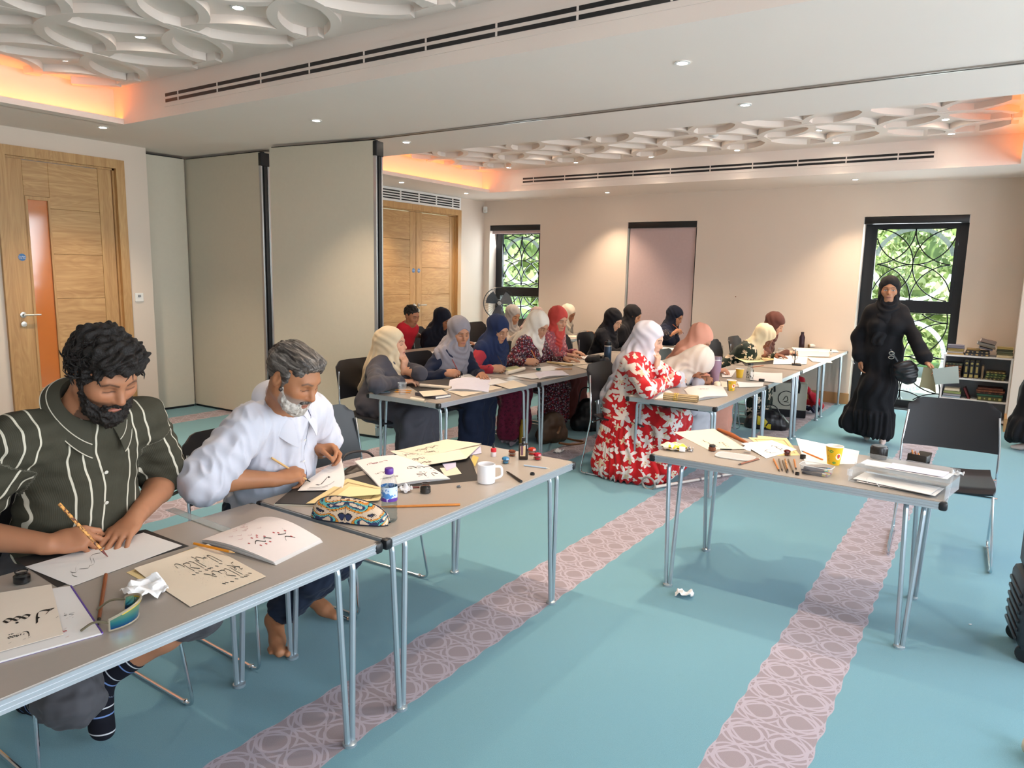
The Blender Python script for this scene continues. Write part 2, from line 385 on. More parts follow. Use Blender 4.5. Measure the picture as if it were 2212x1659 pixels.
# ---------------------------------------------------------------- doors
def door_leaf(parent_y0, parent_y1, ztop, parent, glass=None, hinge_right=True):
    """upright stiles, five horizontal boards with grooves between, optional slim glazed slot"""
    L = parent_y1 - parent_y0; st = 0.13
    if not glass: MB().box((-.004, (parent_y0 + parent_y1) / 2, ztop / 2), (0.022, L - .01, ztop - .02)).build('door_core', OAKV, parent, False)
    else:
        for a, c in ((parent_y0 + .004, glass[0] - .03), (glass[1] + .03, parent_y1 - .004)): MB().box((-.004, (a + c) / 2, ztop / 2), (0.022, c - a, ztop - .02)).build('door_core', OAKV, parent, False)
    for (a, c) in ((parent_y0, parent_y0 + st), (parent_y1 - st, parent_y1)):
        MB().box((0, (a + c) / 2, ztop / 2 + .004), (0.044, c - a - .002, ztop - 0.008), bev=0.002, seg=1).build('stile', OAKV, parent, False)
    n = 6
    for k in range(n):
        z0 = 0.008 + (ztop - 0.012) * k / n; z1 = 0.008 + (ztop - 0.012) * (k + 1) / n
        a, c = parent_y0 + st, parent_y1 - st
        if glass and z1 > glass[2] and z0 < glass[3]:
            a = glass[1] + 0.02
            if z1 > glass[3] + .03:
                MB().box((0, (parent_y0 + st + glass[1] + .02) / 2, (z1 + glass[3] + .03) / 2), (0.04, glass[1] + .02 - parent_y0 - st, z1 - glass[3] - .034), bev=0.002, seg=1).build('board', OAK, parent, False)
            if z0 < glass[2] - .03:
                MB().box((0, (parent_y0 + st + glass[1] + .02) / 2, (z0 + glass[2] - .03) / 2), (0.04, glass[1] + .02 - parent_y0 - st, glass[2] - .034 - z0), bev=0.002, seg=1).build('board', OAK, parent, False)
        MB().box((0, (a + c) / 2, (z0 + z1) / 2), (0.04, c - a - .001, z1 - z0 - 0.004), bev=0.002, seg=1).build('board', OAK, parent, False)
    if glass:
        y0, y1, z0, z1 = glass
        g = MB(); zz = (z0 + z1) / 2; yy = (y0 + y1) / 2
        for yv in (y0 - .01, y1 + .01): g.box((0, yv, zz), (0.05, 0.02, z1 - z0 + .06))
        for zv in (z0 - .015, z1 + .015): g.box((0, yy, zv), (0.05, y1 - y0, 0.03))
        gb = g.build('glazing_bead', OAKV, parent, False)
        MB().box((0, yy, zz), (0.012, y1 - y0, z1 - z0)).build('glass_slot', mat('glass_painted_amber_glow', 'C9783F', 0.07, var=0.12, vscale=3, spec=0.8), gb, False)  # warm orange glow in the pane is put into its base colour
        if y0 - .02 - parent_y0 - st > 0.005: MB().box((0, (parent_y0 + st + y0 - .02) / 2, zz), (0.04, y0 - .02 - parent_y0 - st, z1 - z0 + .06)).build('board', OAKV, parent, False)
def lever(parent, y, z, d):
    q = MB(); q.lathe([(0.0, 0), (0.026, 0), (0.026, 0.008), (0.010, 0.010), (0.009, 0.045)], 18, frame((0, 1, 0), (1, 0, 0), (0.024, y, z)))
    q.tube(fillet([(0.066, y, z), (0.072, y + .02 * d, z), (0.072, y + .13 * d, z)], .012), 0.0085, 10); h = q.build('lever_handle', STEEL, parent)
    q = MB(); q.lathe([(0.0, 0), (0.024, 0), (0.024, 0.007), (0.006, 0.008)], 18, frame((0, 1, 0), (1, 0, 0), (0.024, y, z - .085))); q.build('key_escutcheon', STEEL, parent)
def door_sign(parent, y, z, lines):
    q = MB(); q.lathe([(0.0, 0), (0.032, 0), (0.032, 0.002)], 28, frame((0, 1, 0), (1, 0, 0), (0.0225, y, z))); d = q.build('fire_door_sign', mat('blue_sign', '2C6AA8', 0.4), parent)
    for k, s_ in enumerate(lines):
        cu = bpy.data.curves.new('sign_text', 'FONT'); cu.body = s_; cu.size = 0.0145; cu.align_x = 'CENTER'; cu.extrude = 0.0003
        o = bpy.data.objects.new('sign_text', cu); C.objects.link(o); dg = bpy.context.evaluated_depsgraph_get(); me = bpy.data.meshes.new_from_object(o.evaluated_get(dg)); bpy.data.objects.remove(o)
        me.materials.append(mat('sign_white', 'E8EEF2', 0.5, var=0)); me.transform(frame((0, 1, 0), (1, 0, 0), (0.0251, y, z + 0.004 - 0.0145 * k))); link_mesh('sign_text', me, d)
def door_set(name, y0, y1, ztop, label):
    t = thing(name, label, None, (XL, 0, 0)); t['kind'] = 'structure'; fw = 0.085
    q = MB(); q.box((0.008, y0 + fw / 2, ztop / 2), (0.05, fw, ztop)); q.box((0.008, y1 - fw / 2, ztop / 2), (0.05, fw, ztop)); q.box((0.008, (y0 + y1) / 2, ztop - fw / 2), (0.05, y1 - y0 - 2 * fw, fw))
    q.box((-.09, y0 + fw + .002, ztop / 2), (0.16, 0.03, ztop - fw)); q.box((-.09, y1 - fw - .002, ztop / 2), (0.16, 0.03, ztop - fw)); q.box((-.09, (y0 + y1) / 2, ztop - fw - .002), (0.16, y1 - y0 - 2 * fw, 0.03))
    q.build('door_frame', OAKV, t, False); return t
d1 = door_set('door_1', 2.84, 3.97, 2.60, 'tall oak door with a slim glazed slot painted with an amber glow, beside the man in the striped shirt')
h = bpy.data.objects.new('door_leaf', None); C.objects.link(h); h.parent = d1; h.location = (-0.05, 0, 0)
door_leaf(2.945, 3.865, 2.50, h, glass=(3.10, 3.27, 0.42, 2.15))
lever(h, 2.99, 1.11, 1); door_sign(h, 3.02, 1.63, ['Fire door', 'keep shut'])
d2 = door_set('door_2', 7.34, 9.39, 2.56, 'tall oak double doors in the rear half of the room')
for (a, c, yh, d_) in ((7.435, 8.36, 8.31, -1), (8.366, 9.295, 8.42, 1)):
    h = bpy.data.objects.new('door_leaf', None); C.objects.link(h); h.parent = d2; h.location = (-0.05, 0, 0)
    door_leaf(a, c, 2.455, h); door_sign(h, yh + .005 * d_, 1.59, ['Fire door', 'keep shut']); lever(h, yh, 1.07, d_)
# air grille above the double doors
t = thing('air_grille', 'white louvred air grille above the oak double doors', 'air vent', (XL, 8.365, 2.66))
MB().box((0.012, 0, 0), (0.02, 2.05, 0.195), bev=.003, seg=1).build('grille_panel', TRIMW, t, False)
for k in range(4):
    s_ = MB().box((0.0245, 0.0, -0.055 + k * 0.036), (0.006, 1.95, 0.018)).build('grille_slot', BLACKP, t, False)
    q = MB()
    for j in range(5): q.box((0.029, -0.8 + j * 0.4, -0.055 + k * 0.036), (0.004, 0.03, 0.018))
    q.build('slot_bridge', TRIMW, s_, False)['kind'] = 'stuff'
# sockets and alarm
def wall_plate(y, z, label, w_=0.086, h_=0.086):
    t = thing('wall_socket', label, 'wall socket', (XL, y, z)); MB().box((0.006, 0, 0), (0.012, w_, h_), bev=.003).build('face_plate', TRIMW, t, False)
    MB().box((0.014, 0.0, 0.012), (0.008, 0.03, 0.024), bev=.002).build('switch', mat('grey_switch', '8E9094', 0.5), t, False)
wall_plate(4.06, 1.255, 'white wall plate with a small grey switch right of the single oak door')
wall_plate(5.93, 1.60, 'upper white wall plate seen through the gap between the partition panels')
wall_plate(5.97, 1.27, 'lower white wall plate seen through the gap between the partition panels')
t = thing('motion_sensor', 'small white motion sensor high in the far left corner', 'sensor', (XL + .06, YB - 0.06, 2.62))
MB().box((0, 0, 0), (0.07, 0.07, 0.10), rz=PI / 4, bev=.012).build('sensor_body', TRIMW, t); MB().lathe([(0, -.02), (.024, -.012), (.024, .012), (0, .02)], 14, Matrix.Translation((.03, -.03, -.02))).build('sensor_lens', mat('sensor_lens', 'D9D9D5', .3), t)
o = MB().lathe([(0.0, 0), (0.05, 0), (0.045, .03), (0.02, .045), (0, .046)], 20, Matrix.Translation((-2.65, 7.6, ZK - .002)) @ Matrix.Scale(-1, 4, (0, 0, 1))).build('smoke_detector', TRIMW); tag(o, 'white smoke detector in the middle of the rear ceiling coffer', 'smoke detector')
# folding partition panels
def panel(x0, y0, x1, y1, label, edge_end=True, zt_=2.735):
    L = math.hypot(x1 - x0, y1 - y0); t = thing('partition_panel', label, 'partition', ((x0 + x1) / 2, (y0 + y1) / 2, 0), math.atan2(y1 - y0, x1 - x0), 'folding partition panels')
    MB().box((0, 0, zt_ / 2 + .01), (L - .02, 0.10, zt_ - .03), bev=.003, seg=1).build('panel_face', PANEL, t, False)
    MB().box((0, 0, 0.012), (L - .03, 0.07, 0.02)).build('bottom_seal', BLACKP, t, False); MB().box((0, 0, zt_ - .003), (L - .03, 0.05, 0.02)).build('top_seal', BLACKP, t, False)
    if edge_end:
        q = MB(); q.box((L / 2 + .004, -0.042, zt_ / 2), (0.028, 0.018, zt_ - .05)); q.box((L / 2 + .004, 0.042, zt_ / 2), (0.028, 0.018, zt_ - .05)); q.build('edge_profile', ALU, t, False)
        q = MB(); q.box((L / 2 + .002, 0, zt_ / 2), (0.02, 0.064, zt_ - .05)); q.box((L / 2 + .014, 0, zt_ / 2), (0.012, 0.026, zt_ - .05)); q.build('edge_seal', BLACKP, t, False)
        MB().box((L / 2 + .006, 0, zt_ - .075), (0.045, 0.106, 0.13), bev=.006).build('corner_block', BLACKP, t, False)
panel(-7.62, 4.26, -7.58, 4.74, 'narrow partition panel folded into the wall recess, beside the single oak door', False)
panel(-7.58, 4.80, -6.33, 4.84, 'middle partition panel, partly hidden behind the nearest panel', True)
panel(-6.05, 4.73, -4.80, 4.90, 'nearest partition panel with a clear aluminium edge, behind the man in the white shirt', True)
# ---------------------------------------------------------------- windows
def ring_mat():
    t = NT('white_window_film'); t.t.nodes.remove(t.b); a = t.n('ShaderNodeBsdfTranslucent'); a.inputs[0].default_value = (.9, .91, .92, 1); b_ = t.n('ShaderNodeBsdfDiffuse'); b_.inputs[0].default_value = (.9, .9, .9, 1); mx = t.n('ShaderNodeMixShader'); mx.inputs[0].default_value = .35; t.l(a.outputs[0], mx.inputs[1]); t.l(b_.outputs[0], mx.inputs[2]); t.l(mx.outputs[0], t.t.nodes['Material Output'].inputs[0]); return t.m
RINGM = ring_mat()
def window(idx, x0, x1, blind=None, lower=True):
    t = thing('window_%d' % idx, None, None, ((x0 + x1) / 2, YB, 0)); t['kind'] = 'structure'; W = x1 - x0; yf = 0.24; H = ZH
    q = MB(); s_ = 0.10
    for sx in (-1, 1): q.box((sx * (W / 2 - s_ / 2), yf, H / 2), (s_, 0.09, H))
    zt0, zt1 = 1.20, 1.315
    q.box((0, yf, H - 0.05), (W - 2 * s_, 0.09, 0.10)); q.box((0, yf, 0.05), (W - 2 * s_, 0.09, 0.10)); q.box((0, yf, (zt0 + zt1) / 2), (W - 2 * s_, 0.09, zt1 - zt0))
    for sx in (-1, 1): q.box((sx * (W / 2 - s_ - .018), yf - .03, (zt1 + H - .1) / 2), (0.036, 0.05, H - .1 - zt1))
    q.box((0, yf - .03, H - .118), (W - 2 * s_ - .072, .05, .036)); q.box((0, yf - .03, zt1 + .018), (W - 2 * s_ - .072, .05, .036))
    q.box((0, yf - .055, zt0 + .02), (.16, .02, .018))
    q.build('window_frame', BLACKF, t, False)
    struct('window_sill', MB().box((0, 0.17, 0.006), (W, 0.32, 0.012)), BLACKF, t)
    for (za, zb, hw) in ((zt1 + .036, H - .136, W / 2 - s_ - .036), (0.10, zt0, W / 2 - s_)):
        MB().box((0, yf + .01, (za + zb) / 2), (2 * hw, 0.008, zb - za)).build('window_pane', PANE, t, False)
        zc = (za + zb) / 2; r = (W / 2 - s_ - .036) * 1.03
        q = MB(); q2 = MB()
        def clipped(cx_, cz_, rad, wd, dest, yy, dep):
            N = 72; prev = None
            for k in range(N + 1):
                a = 2 * PI * k / N; x, z = cx_ + rad * math.cos(a), cz_ + rad * math.sin(a)
                ins = abs(x) < hw and za < z < zb
                if ins and prev is not None:
                    c_, s2 = math.cos((a + prev) / 2), math.sin((a + prev) / 2)
                    L = 2 * rad * math.sin(PI / N) + .002
                    M_ = Matrix.Translation((cx_ + rad * math.cos((a + prev) / 2), yy, cz_ + rad * s2)) @ Matrix.Rotation(-(a + prev) / 2, 4, 'Y')
                    dest.box((0, 0, 0), (wd, dep, L), M_)
                prev = a if ins else None
        for i in (-1, 0, 1):
            for j in (-2, -1, 0, 1, 2):
                if (i, j) != (0, 0): clipped(i * r, zc + j * r, r, 0.013, q, yf - .004, 0.02)
        if lower is False and za < 1: q.box((0, yf - .004, zb - .05), (2 * hw, .02, .012))
        q.box((0, yf - .004, zb - .012 if za < 1 else zb - .004), (2 * hw, 0.02, 0.008))
        q.build('tracery', BLACKF, t, False)
        clipped(0, zc, r, 0.05, q2, yf + .03, 0.02); q2.build('ring', RINGM, t, False)
    bl = thing('roller_blind', {1: 'dark roller blind wound up over the leftmost window, behind the fan', 2: 'pale mauve roller blind pulled down over the middle window', 3: 'dark roller blind wound up over the window behind the standing woman'}[idx], 'blind', ((x0 + x1) / 2, YB + .045, 0))
    MB().box((0, 0, ZH - .045), (W - .004, 0.075, 0.085), bev=.006).build('blind_cassette', BLACKP, bl)
    if blind:
        MB().grid(lambda u, v: ((u - .5) * (W - .05), 0.0 + .004 * math.sin(5 * u), ZH - .08 - v * blind), 10, 8, .002).build('blind_fabric', mat('mauve_blind_fabric', 'C2ABAA', 0.8, bump=.1, bscale=600, var=.02), bl)
        MB().box((0, 0, ZH - .08 - blind), (W - .05, .014, .03)).build('bottom_bar', BLACKP, bl, False)
    elif idx == 1: MB().box((0, .01, ZH - .11), (W - .04, .02, .05)).build('blind_fabric', mat('mauve_blind_fabric', 'C2ABAA', 0.8), bl, False)
    for sx in (-1, 1): MB().box((sx * (W / 2 - .004), 0.0, ZH - .045), (.006, .08, .09)).build('end_bracket', ALU, bl, False)
window(1, *WIN[0]); window(2, *WIN[1], blind=1.72); window(3, *WIN[2])
# windows of the right-hand wall, simple black frames round the openings that let the daylight in
for k, wy in enumerate((-1.0, 1.55, 4.1, 6.65)):
    t = thing('window_%d' % (k + 4), None, None, (XR, wy, 0)); t['kind'] = 'structure'; q = MB()
    for sy in (-1, 1): q.box((0.05, sy * .81, 1.45), (0.06, 0.08, 2.3))
    for z in (0.34, 1.25, 2.56): q.box((0.05, 0, z), (0.06, 1.56, 0.08))
    q.build('window_frame', BLACKF, t, False)
# ---------------------------------------------------------------- outside
PAVE = mat('pale_paving', 'B5B2AE', 0.85, bump=.3, bscale=60); struct('ground_outside', MB().box((-3.6, 13.4, -0.13), (24, 5.9, 0.1)), PAVE)
GRASS = mat('lawn_green', '7FA04A', 0.9, var=.25, vscale=6, bump=.5, bscale=90); struct('lawn_outside', MB().box((-3.6, 26.5, -0.12), (60, 20.4, 0.1)), GRASS)
for k, (x, y, rz) in enumerate(((-1.75, 11.7, .5), (-1.12, 11.75, .2), (-0.55, 12.0, -.6))):
    o = MB().box((0, 0, 0), (0.09, 0.55, 0.006)).build('paint_mark', mat('white_road_paint', 'F4F4F2', .6), smooth=False, loc=(x, y, -0.077), rz=rz); tag(o, ('leftmost', 'middle', 'rightmost')[k] + ' white painted strip on the paving outside the full-height window', 'paint mark', 'white strips on the paving')
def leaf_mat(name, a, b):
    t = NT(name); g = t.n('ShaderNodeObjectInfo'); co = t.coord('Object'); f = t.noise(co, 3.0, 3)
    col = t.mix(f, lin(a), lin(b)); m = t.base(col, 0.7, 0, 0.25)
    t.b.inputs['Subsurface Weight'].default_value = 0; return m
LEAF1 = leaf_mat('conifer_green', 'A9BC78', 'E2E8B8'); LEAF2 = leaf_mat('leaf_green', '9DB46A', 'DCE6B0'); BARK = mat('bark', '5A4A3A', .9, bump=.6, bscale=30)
def bush(name, label, x, y, rx, ry, h, m, n=2600, seed=1, trunk=0.0, lsz=0.09, droop=0.4):
    rng = np.random.RandomState(seed); t = thing(name, label, 'tree' if trunk else 'bush', (x, y, -0.08))
    vs_ = np.zeros((n * 4, 3)); k = rng.normal(size=(n, 3)); k /= np.linalg.norm(k, axis=1)[:, None]
    lump = 1 + .16 * np.sin(k[:, 0] * 9 + seed) * np.sin(k[:, 1] * 8 + 2) + .14 * np.sin(k[:, 2] * 13 + k[:, 0] * 5)
    rad = (0.80 + .2 * rng.rand(n)) * lump
    c = k * rad[:, None] * np.array([rx, ry, (h - trunk) / 2]) + np.array([0, 0, trunk + (h - trunk) / 2])
    a = rng.normal(size=(n, 3)); a[:, 2] -= droop; a = a / np.linalg.norm(a, axis=1)[:, None]
    b_ = np.cross(a, k + .3 * rng.normal(size=(n, 3))); b_ /= np.linalg.norm(b_, axis=1)[:, None] + 1e-6
    s1 = (lsz * (.6 + .8 * rng.rand(n)))[:, None]; s2 = s1 * .5
    vs_[0::4] = c - a * s1; vs_[1::4] = c + b_ * s2; vs_[2::4] = c + a * s1; vs_[3::4] = c - b_ * s2
    me = bpy.data.meshes.new('foliage'); me.from_pydata(vs_.tolist(), [], [(4 * i, 4 * i + 1, 4 * i + 2, 4 * i + 3) for i in range(n)]); me.materials.append(m)
    o = link_mesh('foliage', me, t); o['kind'] = 'stuff'
    q = MB(); zc = trunk + (h - trunk) / 2; rings = []
    for i in range(7):
        th = PI * (i + .5) / 7; rings.append((math.sin(th), -math.cos(th)))
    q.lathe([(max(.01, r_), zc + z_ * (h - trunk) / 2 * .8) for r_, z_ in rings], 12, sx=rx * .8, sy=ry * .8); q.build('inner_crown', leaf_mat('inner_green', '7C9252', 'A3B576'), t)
    MB().tube([(0, 0, 0), (0.03, 0, zc)], [.12 if trunk else .06, .05], 8).build('trunk', BARK, t)
bush('conifer_bush', 'tall feathery pale green conifer right behind the full-height window', -0.55, 14.6, 1.25, .8, 4.2, LEAF1, 9000, 3, lsz=.07)
bush('conifer_bush', 'tall feathery conifer left of the nearest one outside the full-height window', -2.55, 16.4, 1.25, .8, 4.9, LEAF1, 8000, 5, lsz=.07)
bush('conifer_bush', 'tall feathery conifer rightmost outside the full-height window', 1.5, 16.4, 1.25, .8, 4.6, LEAF1, 5000, 9, lsz=.07)
for k, (x, y, r, h_, lb) in enumerate(((-10.6, 17.0, 1.7, 5.0, 'round leafy tree left of the view from the leftmost window'), (-8.2, 20.5, 1.9, 6.2, 'round leafy tree in the middle of the view from the leftmost window'), (-13.0, 22.0, 2.4, 7.0, 'tallest leafy tree far behind, seen through the leftmost window'), (-9.0, 26.5, 2.4, 5.0, 'low round tree far behind the right half of the leftmost window'))):
    bush('leafy_tree', lb, x, y, r, r, h_, LEAF2, 3600, 20 + k, trunk=.6, lsz=.16)
# ---------------------------------------------------------------- downlights
def downlight(x, y, z, label, group, power=16, real=True):
    t = thing('ceiling_spotlight', label, 'spotlight', (x, y, z), 0, group)
    q = MB(); q.lathe([(0.030, -.001), (0.043, -.001), (0.045, -.006), (0.030, -.008), (0.030, -.001)], 20, cap0=False, cap1=False); q.build('trim_ring', TRIMW, t)
    q = MB(); q.lathe([(0.0, -.004), (0.029, -.004), (0.029, -.002)], 18); q.build('lamp_lens', mat('lit_lamp_lens', 'FFF6E8', .3, var=0, emit='FFF0DC', es=22.0), t)
    l = bpy.data.lights.new('spot_lamp', 'SPOT'); l.energy = power; l.color = WARM; l.spot_size = math.radians(96); l.spot_blend = 0.85; l.shadow_soft_size = 0.035
    o = bpy.data.objects.new('spot_lamp', l); C.objects.link(o); o.location = (x, y, z - 0.02)
spots = [(-4.70, 4.11, 'soffit spotlight left of the partition track, nearer row'), (-4.71, 5.18, 'soffit spotlight just beyond the partition track, near the partition edge'),
 (-1.61, 4.03, 'soffit spotlight in front of the track, above the right-hand empty chair'), (-1.60, 5.18, 'soffit spotlight beyond the track, right side of the room'), (-6.53, 3.41, 'soffit spotlight just above the single oak door'),
 (-1.58, 9.51, 'soffit spotlight by the far wall, above the full-height window'), (-4.86, 9.59, 'soffit spotlight by the far wall, between the two left windows'), (-6.85, 8.86, 'soffit spotlight near the far left corner'), (-6.85, 7.44, 'soffit spotlight in front of the grille over the double doors')]
spots[4] = (-6.62, 3.41, spots[4][2])
for x, y, lb in spots: downlight(x, y, ZC, lb, 'spotlights in the flat ceiling', 36)
rowA = ['leftmost', 'second', 'third', 'fourth', 'fifth', 'rightmost']
for i in range(6): downlight(-5.97 + i * 1.075, 8.70, ZK, '%s spotlight of the far row in the rear ceiling coffer' % rowA[i], 'spotlights in the rear coffer', 24)
for i in range(5): downlight(-4.94 + i * 1.085, 7.92, ZK, '%s spotlight of the nearer row in the rear ceiling coffer' % ['leftmost', 'second', 'third', 'fourth', 'rightmost'][i], 'spotlights in the rear coffer', 24)
for i in range(6): downlight(-5.87 + i * 1.03, 2.77, ZK, '%s spotlight in the far row of the front ceiling coffer' % rowA[i], 'spotlights in the front coffer', 24)
for i in range(6): downlight(-5.87 + i * 1.03, 1.2, ZK, '%s spotlight in the near row of the front ceiling coffer' % rowA[i], 'spotlights in the front coffer', 24)
# ---------------------------------------------------------------- tables
ZT = 0.69
def build_table(L, D, first=None):
    """long axis along local x, centre at origin, top at ZT"""
    t = thing('folding_table', 'x', 'table'); th = 0.036; z0 = ZT - th
    MB().box((0, 0, ZT - .005), (L - .012, D - .012, 0.010)).build('tabletop', LAM, t, False)
    q = MB(); q.box((0, 0, z0 + th / 2 - .004), (L - .004, D - .004, th - .010))
    for k in range(3):
        z = z0 + .006 + k * .0115
        for (c, d) in (((0, -D / 2 + .004, z), (L - .03, .008, .0085)), ((0, D / 2 - .004, z), (L - .03, .008, .0085)), ((-L / 2 + .004, 0, z), (.008, D - .03, .0085)), ((L / 2 - .004, 0, z), (.008, D - .03, .0085))): q.box(c, d)
    q.build('edge_trim', EDGE, t, False)
    for sx in (-1, 1):
        for sy in (-1, 1):
            MB().box((sx * (L / 2 - .012), sy * (D / 2 - .012), z0 + th / 2 - .001), (.034, .034, th + .002), bev=.010).build('corner_cap', BLACKP, t)
            q = MB(); xf, yf = sx * (L / 2 - .115), sy * (D / 2 - .055)
            for dx in (-.032, .036):
                q.tube(fillet([(xf + dx, yf - sy * .10, z0 - .012), (xf + dx, yf, z0 - .012), (xf + dx * .32, yf + sy * .012, .012)], .035, 4), .0105, 8)
            q.lathe([(.024, 0), (.024, .010), (.015, .016)], 12, Matrix.Translation((xf, yf + sy * .012, 0))); q.build('leg', ALUT, t)
    for sx in (-1, 1): MB().box((sx * (L / 2 - .115), 0, z0 - .014), (.06, D - .2, .02)).build('leg_rail', BLACKP, t, False)
    return t
TB = build_table(1.295, 0.685)
tabs = [(-1.9665, 2.335, 'grey folding table with the white mug and water bottle on it'), (-1.9665, 1.018 - .0, 'nearest grey folding table, in front of the man in the striped shirt'),
 (-0.754, 3.70, 'grey folding table standing alone on the right, with yellow paper cup and paper tray'),
 (-3.455, 4.393, 'grey folding table at the near end of the women\'s row'), (-3.455, 5.695, 'grey folding table in front of the women in white and red headscarves'), (-3.455, 6.997, 'grey folding table with the black bag and dark blue flask'), (-3.455, 8.299, 'grey folding table in front of the seated women in black'),
 (-1.915, 5.545, 'grey folding table in front of the woman in the red dress'), (-1.915, 6.865, 'grey folding table in front of the woman in the pink headscarf'), (-1.915, 8.075, 'grey folding table with the small black desk fan'), (-1.915, 9.385, 'grey folding table at the far wall, dark purple bottle on it'),
 (-5.25, 6.30, 'rear grey folding table where the boy in red sits'), (-5.25, 7.60, 'rear grey folding table between the boy and the grey headscarf'), (-5.25, 8.90, 'rear grey folding table by the fan'), ]
TABS = {}
for k, (x, y, lb) in enumerate(tabs):
    rz = 0.0 if k == 2 else PI / 2
    if k == 2: rz = 0.006
    if k == 0: TB.location = (x, y, 0); TB.rotation_euler = (0, 0, rz); TB['label'] = lb; o = TB
    else: o = dup(TB, (x, y, 0), rz, lb)
    o['group'] = 'grey folding tables'; TABS[k] = o
# ---------------------------------------------------------------- chairs
def build_chair():
    """faces local +y; seat, backrest, wire sled frame"""
    t = thing('stacking_chair', 'x', 'chair'); W = .235
    q = MB()
    def seat(u, v):
        x = (u - .5) * 2; y = .215 - v * .43; fr = max(0, (abs(x) - .8) / .2); w_ = W - .03 * max(0, (v - .5)) - .0
        z = .448 + .016 * x * x - .022 * max(0, 1 - v * 6) ** 2 + .008 * math.cos(PI * (v - .5)) * -1 + .03 * max(0, v - .85) * 4
        return (x * w_ * (1 - .06 * max(0, 1 - v * 8) ** 2 * x * x), y, z)
    q.grid(seat, 14, 14, .011); q.build('seat', SHELL, t, ang=60)
    q = MB()
    def back(u, v):
        x = (u - .5) * 2; z = .585 + v * .295; rc_ = .0
        e = max(0, (v - .84) / .16); xx = x * (W + .012) * (1 - .07 * e * e) * (.97 + .03 * math.cos(v * 2))
        y = -.215 - .05 * v - .030 * (1 - x * x) - .012 * v * v
        z = z - .035 * e * max(0, abs(x) - .75) ** 2 * 16 + .02 * max(0, .15 - v) * abs(x)
        return (xx, y, z)
    q.grid(back, 16, 12, -.011); q.build('backrest', SHELL, t, ang=60)
    for s in (-1, 1):
        q = MB(); X = s * (W + .018)
        q.tube(fillet([(s * W, -.245, .80), (X, -.225, .60), (X, -.215, .455), (X, -.30, .010), (X, .235, .010), (s * (W - .012), .17, .425)], .045, 6), .0065, 8)
        q.lathe([(.009, -.008), (.011, 0), (.009, .008)], 8, frame((0, 0, 1), (0, 1, 0), (X, -.235, .011))); q.lathe([(.009, -.008), (.011, 0), (.009, .008)], 8, frame((0, 0, 1), (0, 1, 0), (X, .18, .011)))
        q.build('sled_leg', CHROME, t)
    MB().tube([(-W - .01, .155, .415), (W + .01, .155, .415)], .006, 8).build('cross_bar', CHROME, t); q = MB(); q.tube([(-W - .018, -.20, .435), (W + .018, -.20, .435)], .006, 8); q.build('cross_bar', CHROME, t)
    return t
CH = build_chair()
R90 = -PI / 2        # facing +x
chairs = [(-0.165, 4.80, PI + .05, 'empty black chair standing alone behind the right-hand table'),
 (-2.540, 2.450, R90 + .04, 'empty black chair holding a dark leather bag, beside the white-shirted man'),
 (-2.500, 1.910, R90 - .03, 'black chair under the man in the white shirt'),
 (-2.500, 1.110, R90, 'black chair under the man in the striped shirt'),
 (-3.950, 4.080, R90, 'black chair under the woman in the beige headscarf'),
 (-3.950, 4.780, R90, 'black chair under the woman in the grey headscarf'),
 (-3.950, 5.450, R90, 'black chair under the woman in the navy headscarf'),
 (-3.950, 6.100, R90, 'black chair under the woman in the white headscarf and maroon dress'),
 (-3.950, 6.740, R90, 'black chair under the woman in the coral red headscarf'),
 (-3.900, 7.340, R90 + .25, 'empty black chair between the coral red headscarf and the women in black'),
 (-3.950, 7.920, R90, 'black chair under the nearer woman in black'),
 (-3.970, 8.540, R90, 'black chair under the farther woman in black'),
 (-3.720, 9.250, R90, 'black chair under the woman in dark navy by the mauve blind'),
 (-2.380, 5.250, R90, 'black chair under the woman in the red floral dress'),
 (-2.360, 5.920, R90, 'black chair under the person in white bending low'),
 (-2.400, 6.620, R90, 'black chair under the woman in the pink headscarf'),
 (-2.450, 7.360, R90 - .3, 'empty black chair with a dark bag between the pink and cream headscarves'),
 (-2.400, 8.080, R90, 'black chair under the woman in the cream headscarf and dark floral dress'),
 (-2.380, 8.800, R90, 'black chair under the woman in the brown headscarf'),
 (-5.850, 6.58, R90, 'black chair under the boy in red'), (-5.9, 6.92, R90, 'black chair under the woman in navy and blue floral'), (-5.95, 8.30, R90, 'black chair under the woman in the pale grey headscarf'),
 (-5.770, 8.90, R90, 'black chair under the woman in the mauve headscarf'), (-5.9, 9.50, R90, 'black chair under the woman in the cream headscarf by the far wall')]
for k, (x, y, rz, lb) in enumerate(chairs):
    if k == 0: CH.location = (x, y, 0); CH.rotation_euler = (0, 0, rz); CH['label'] = lb; CH['group'] = 'black stacking chairs'
    else: dup(CH, (x, y, 0), rz, lb, 'black stacking chairs')
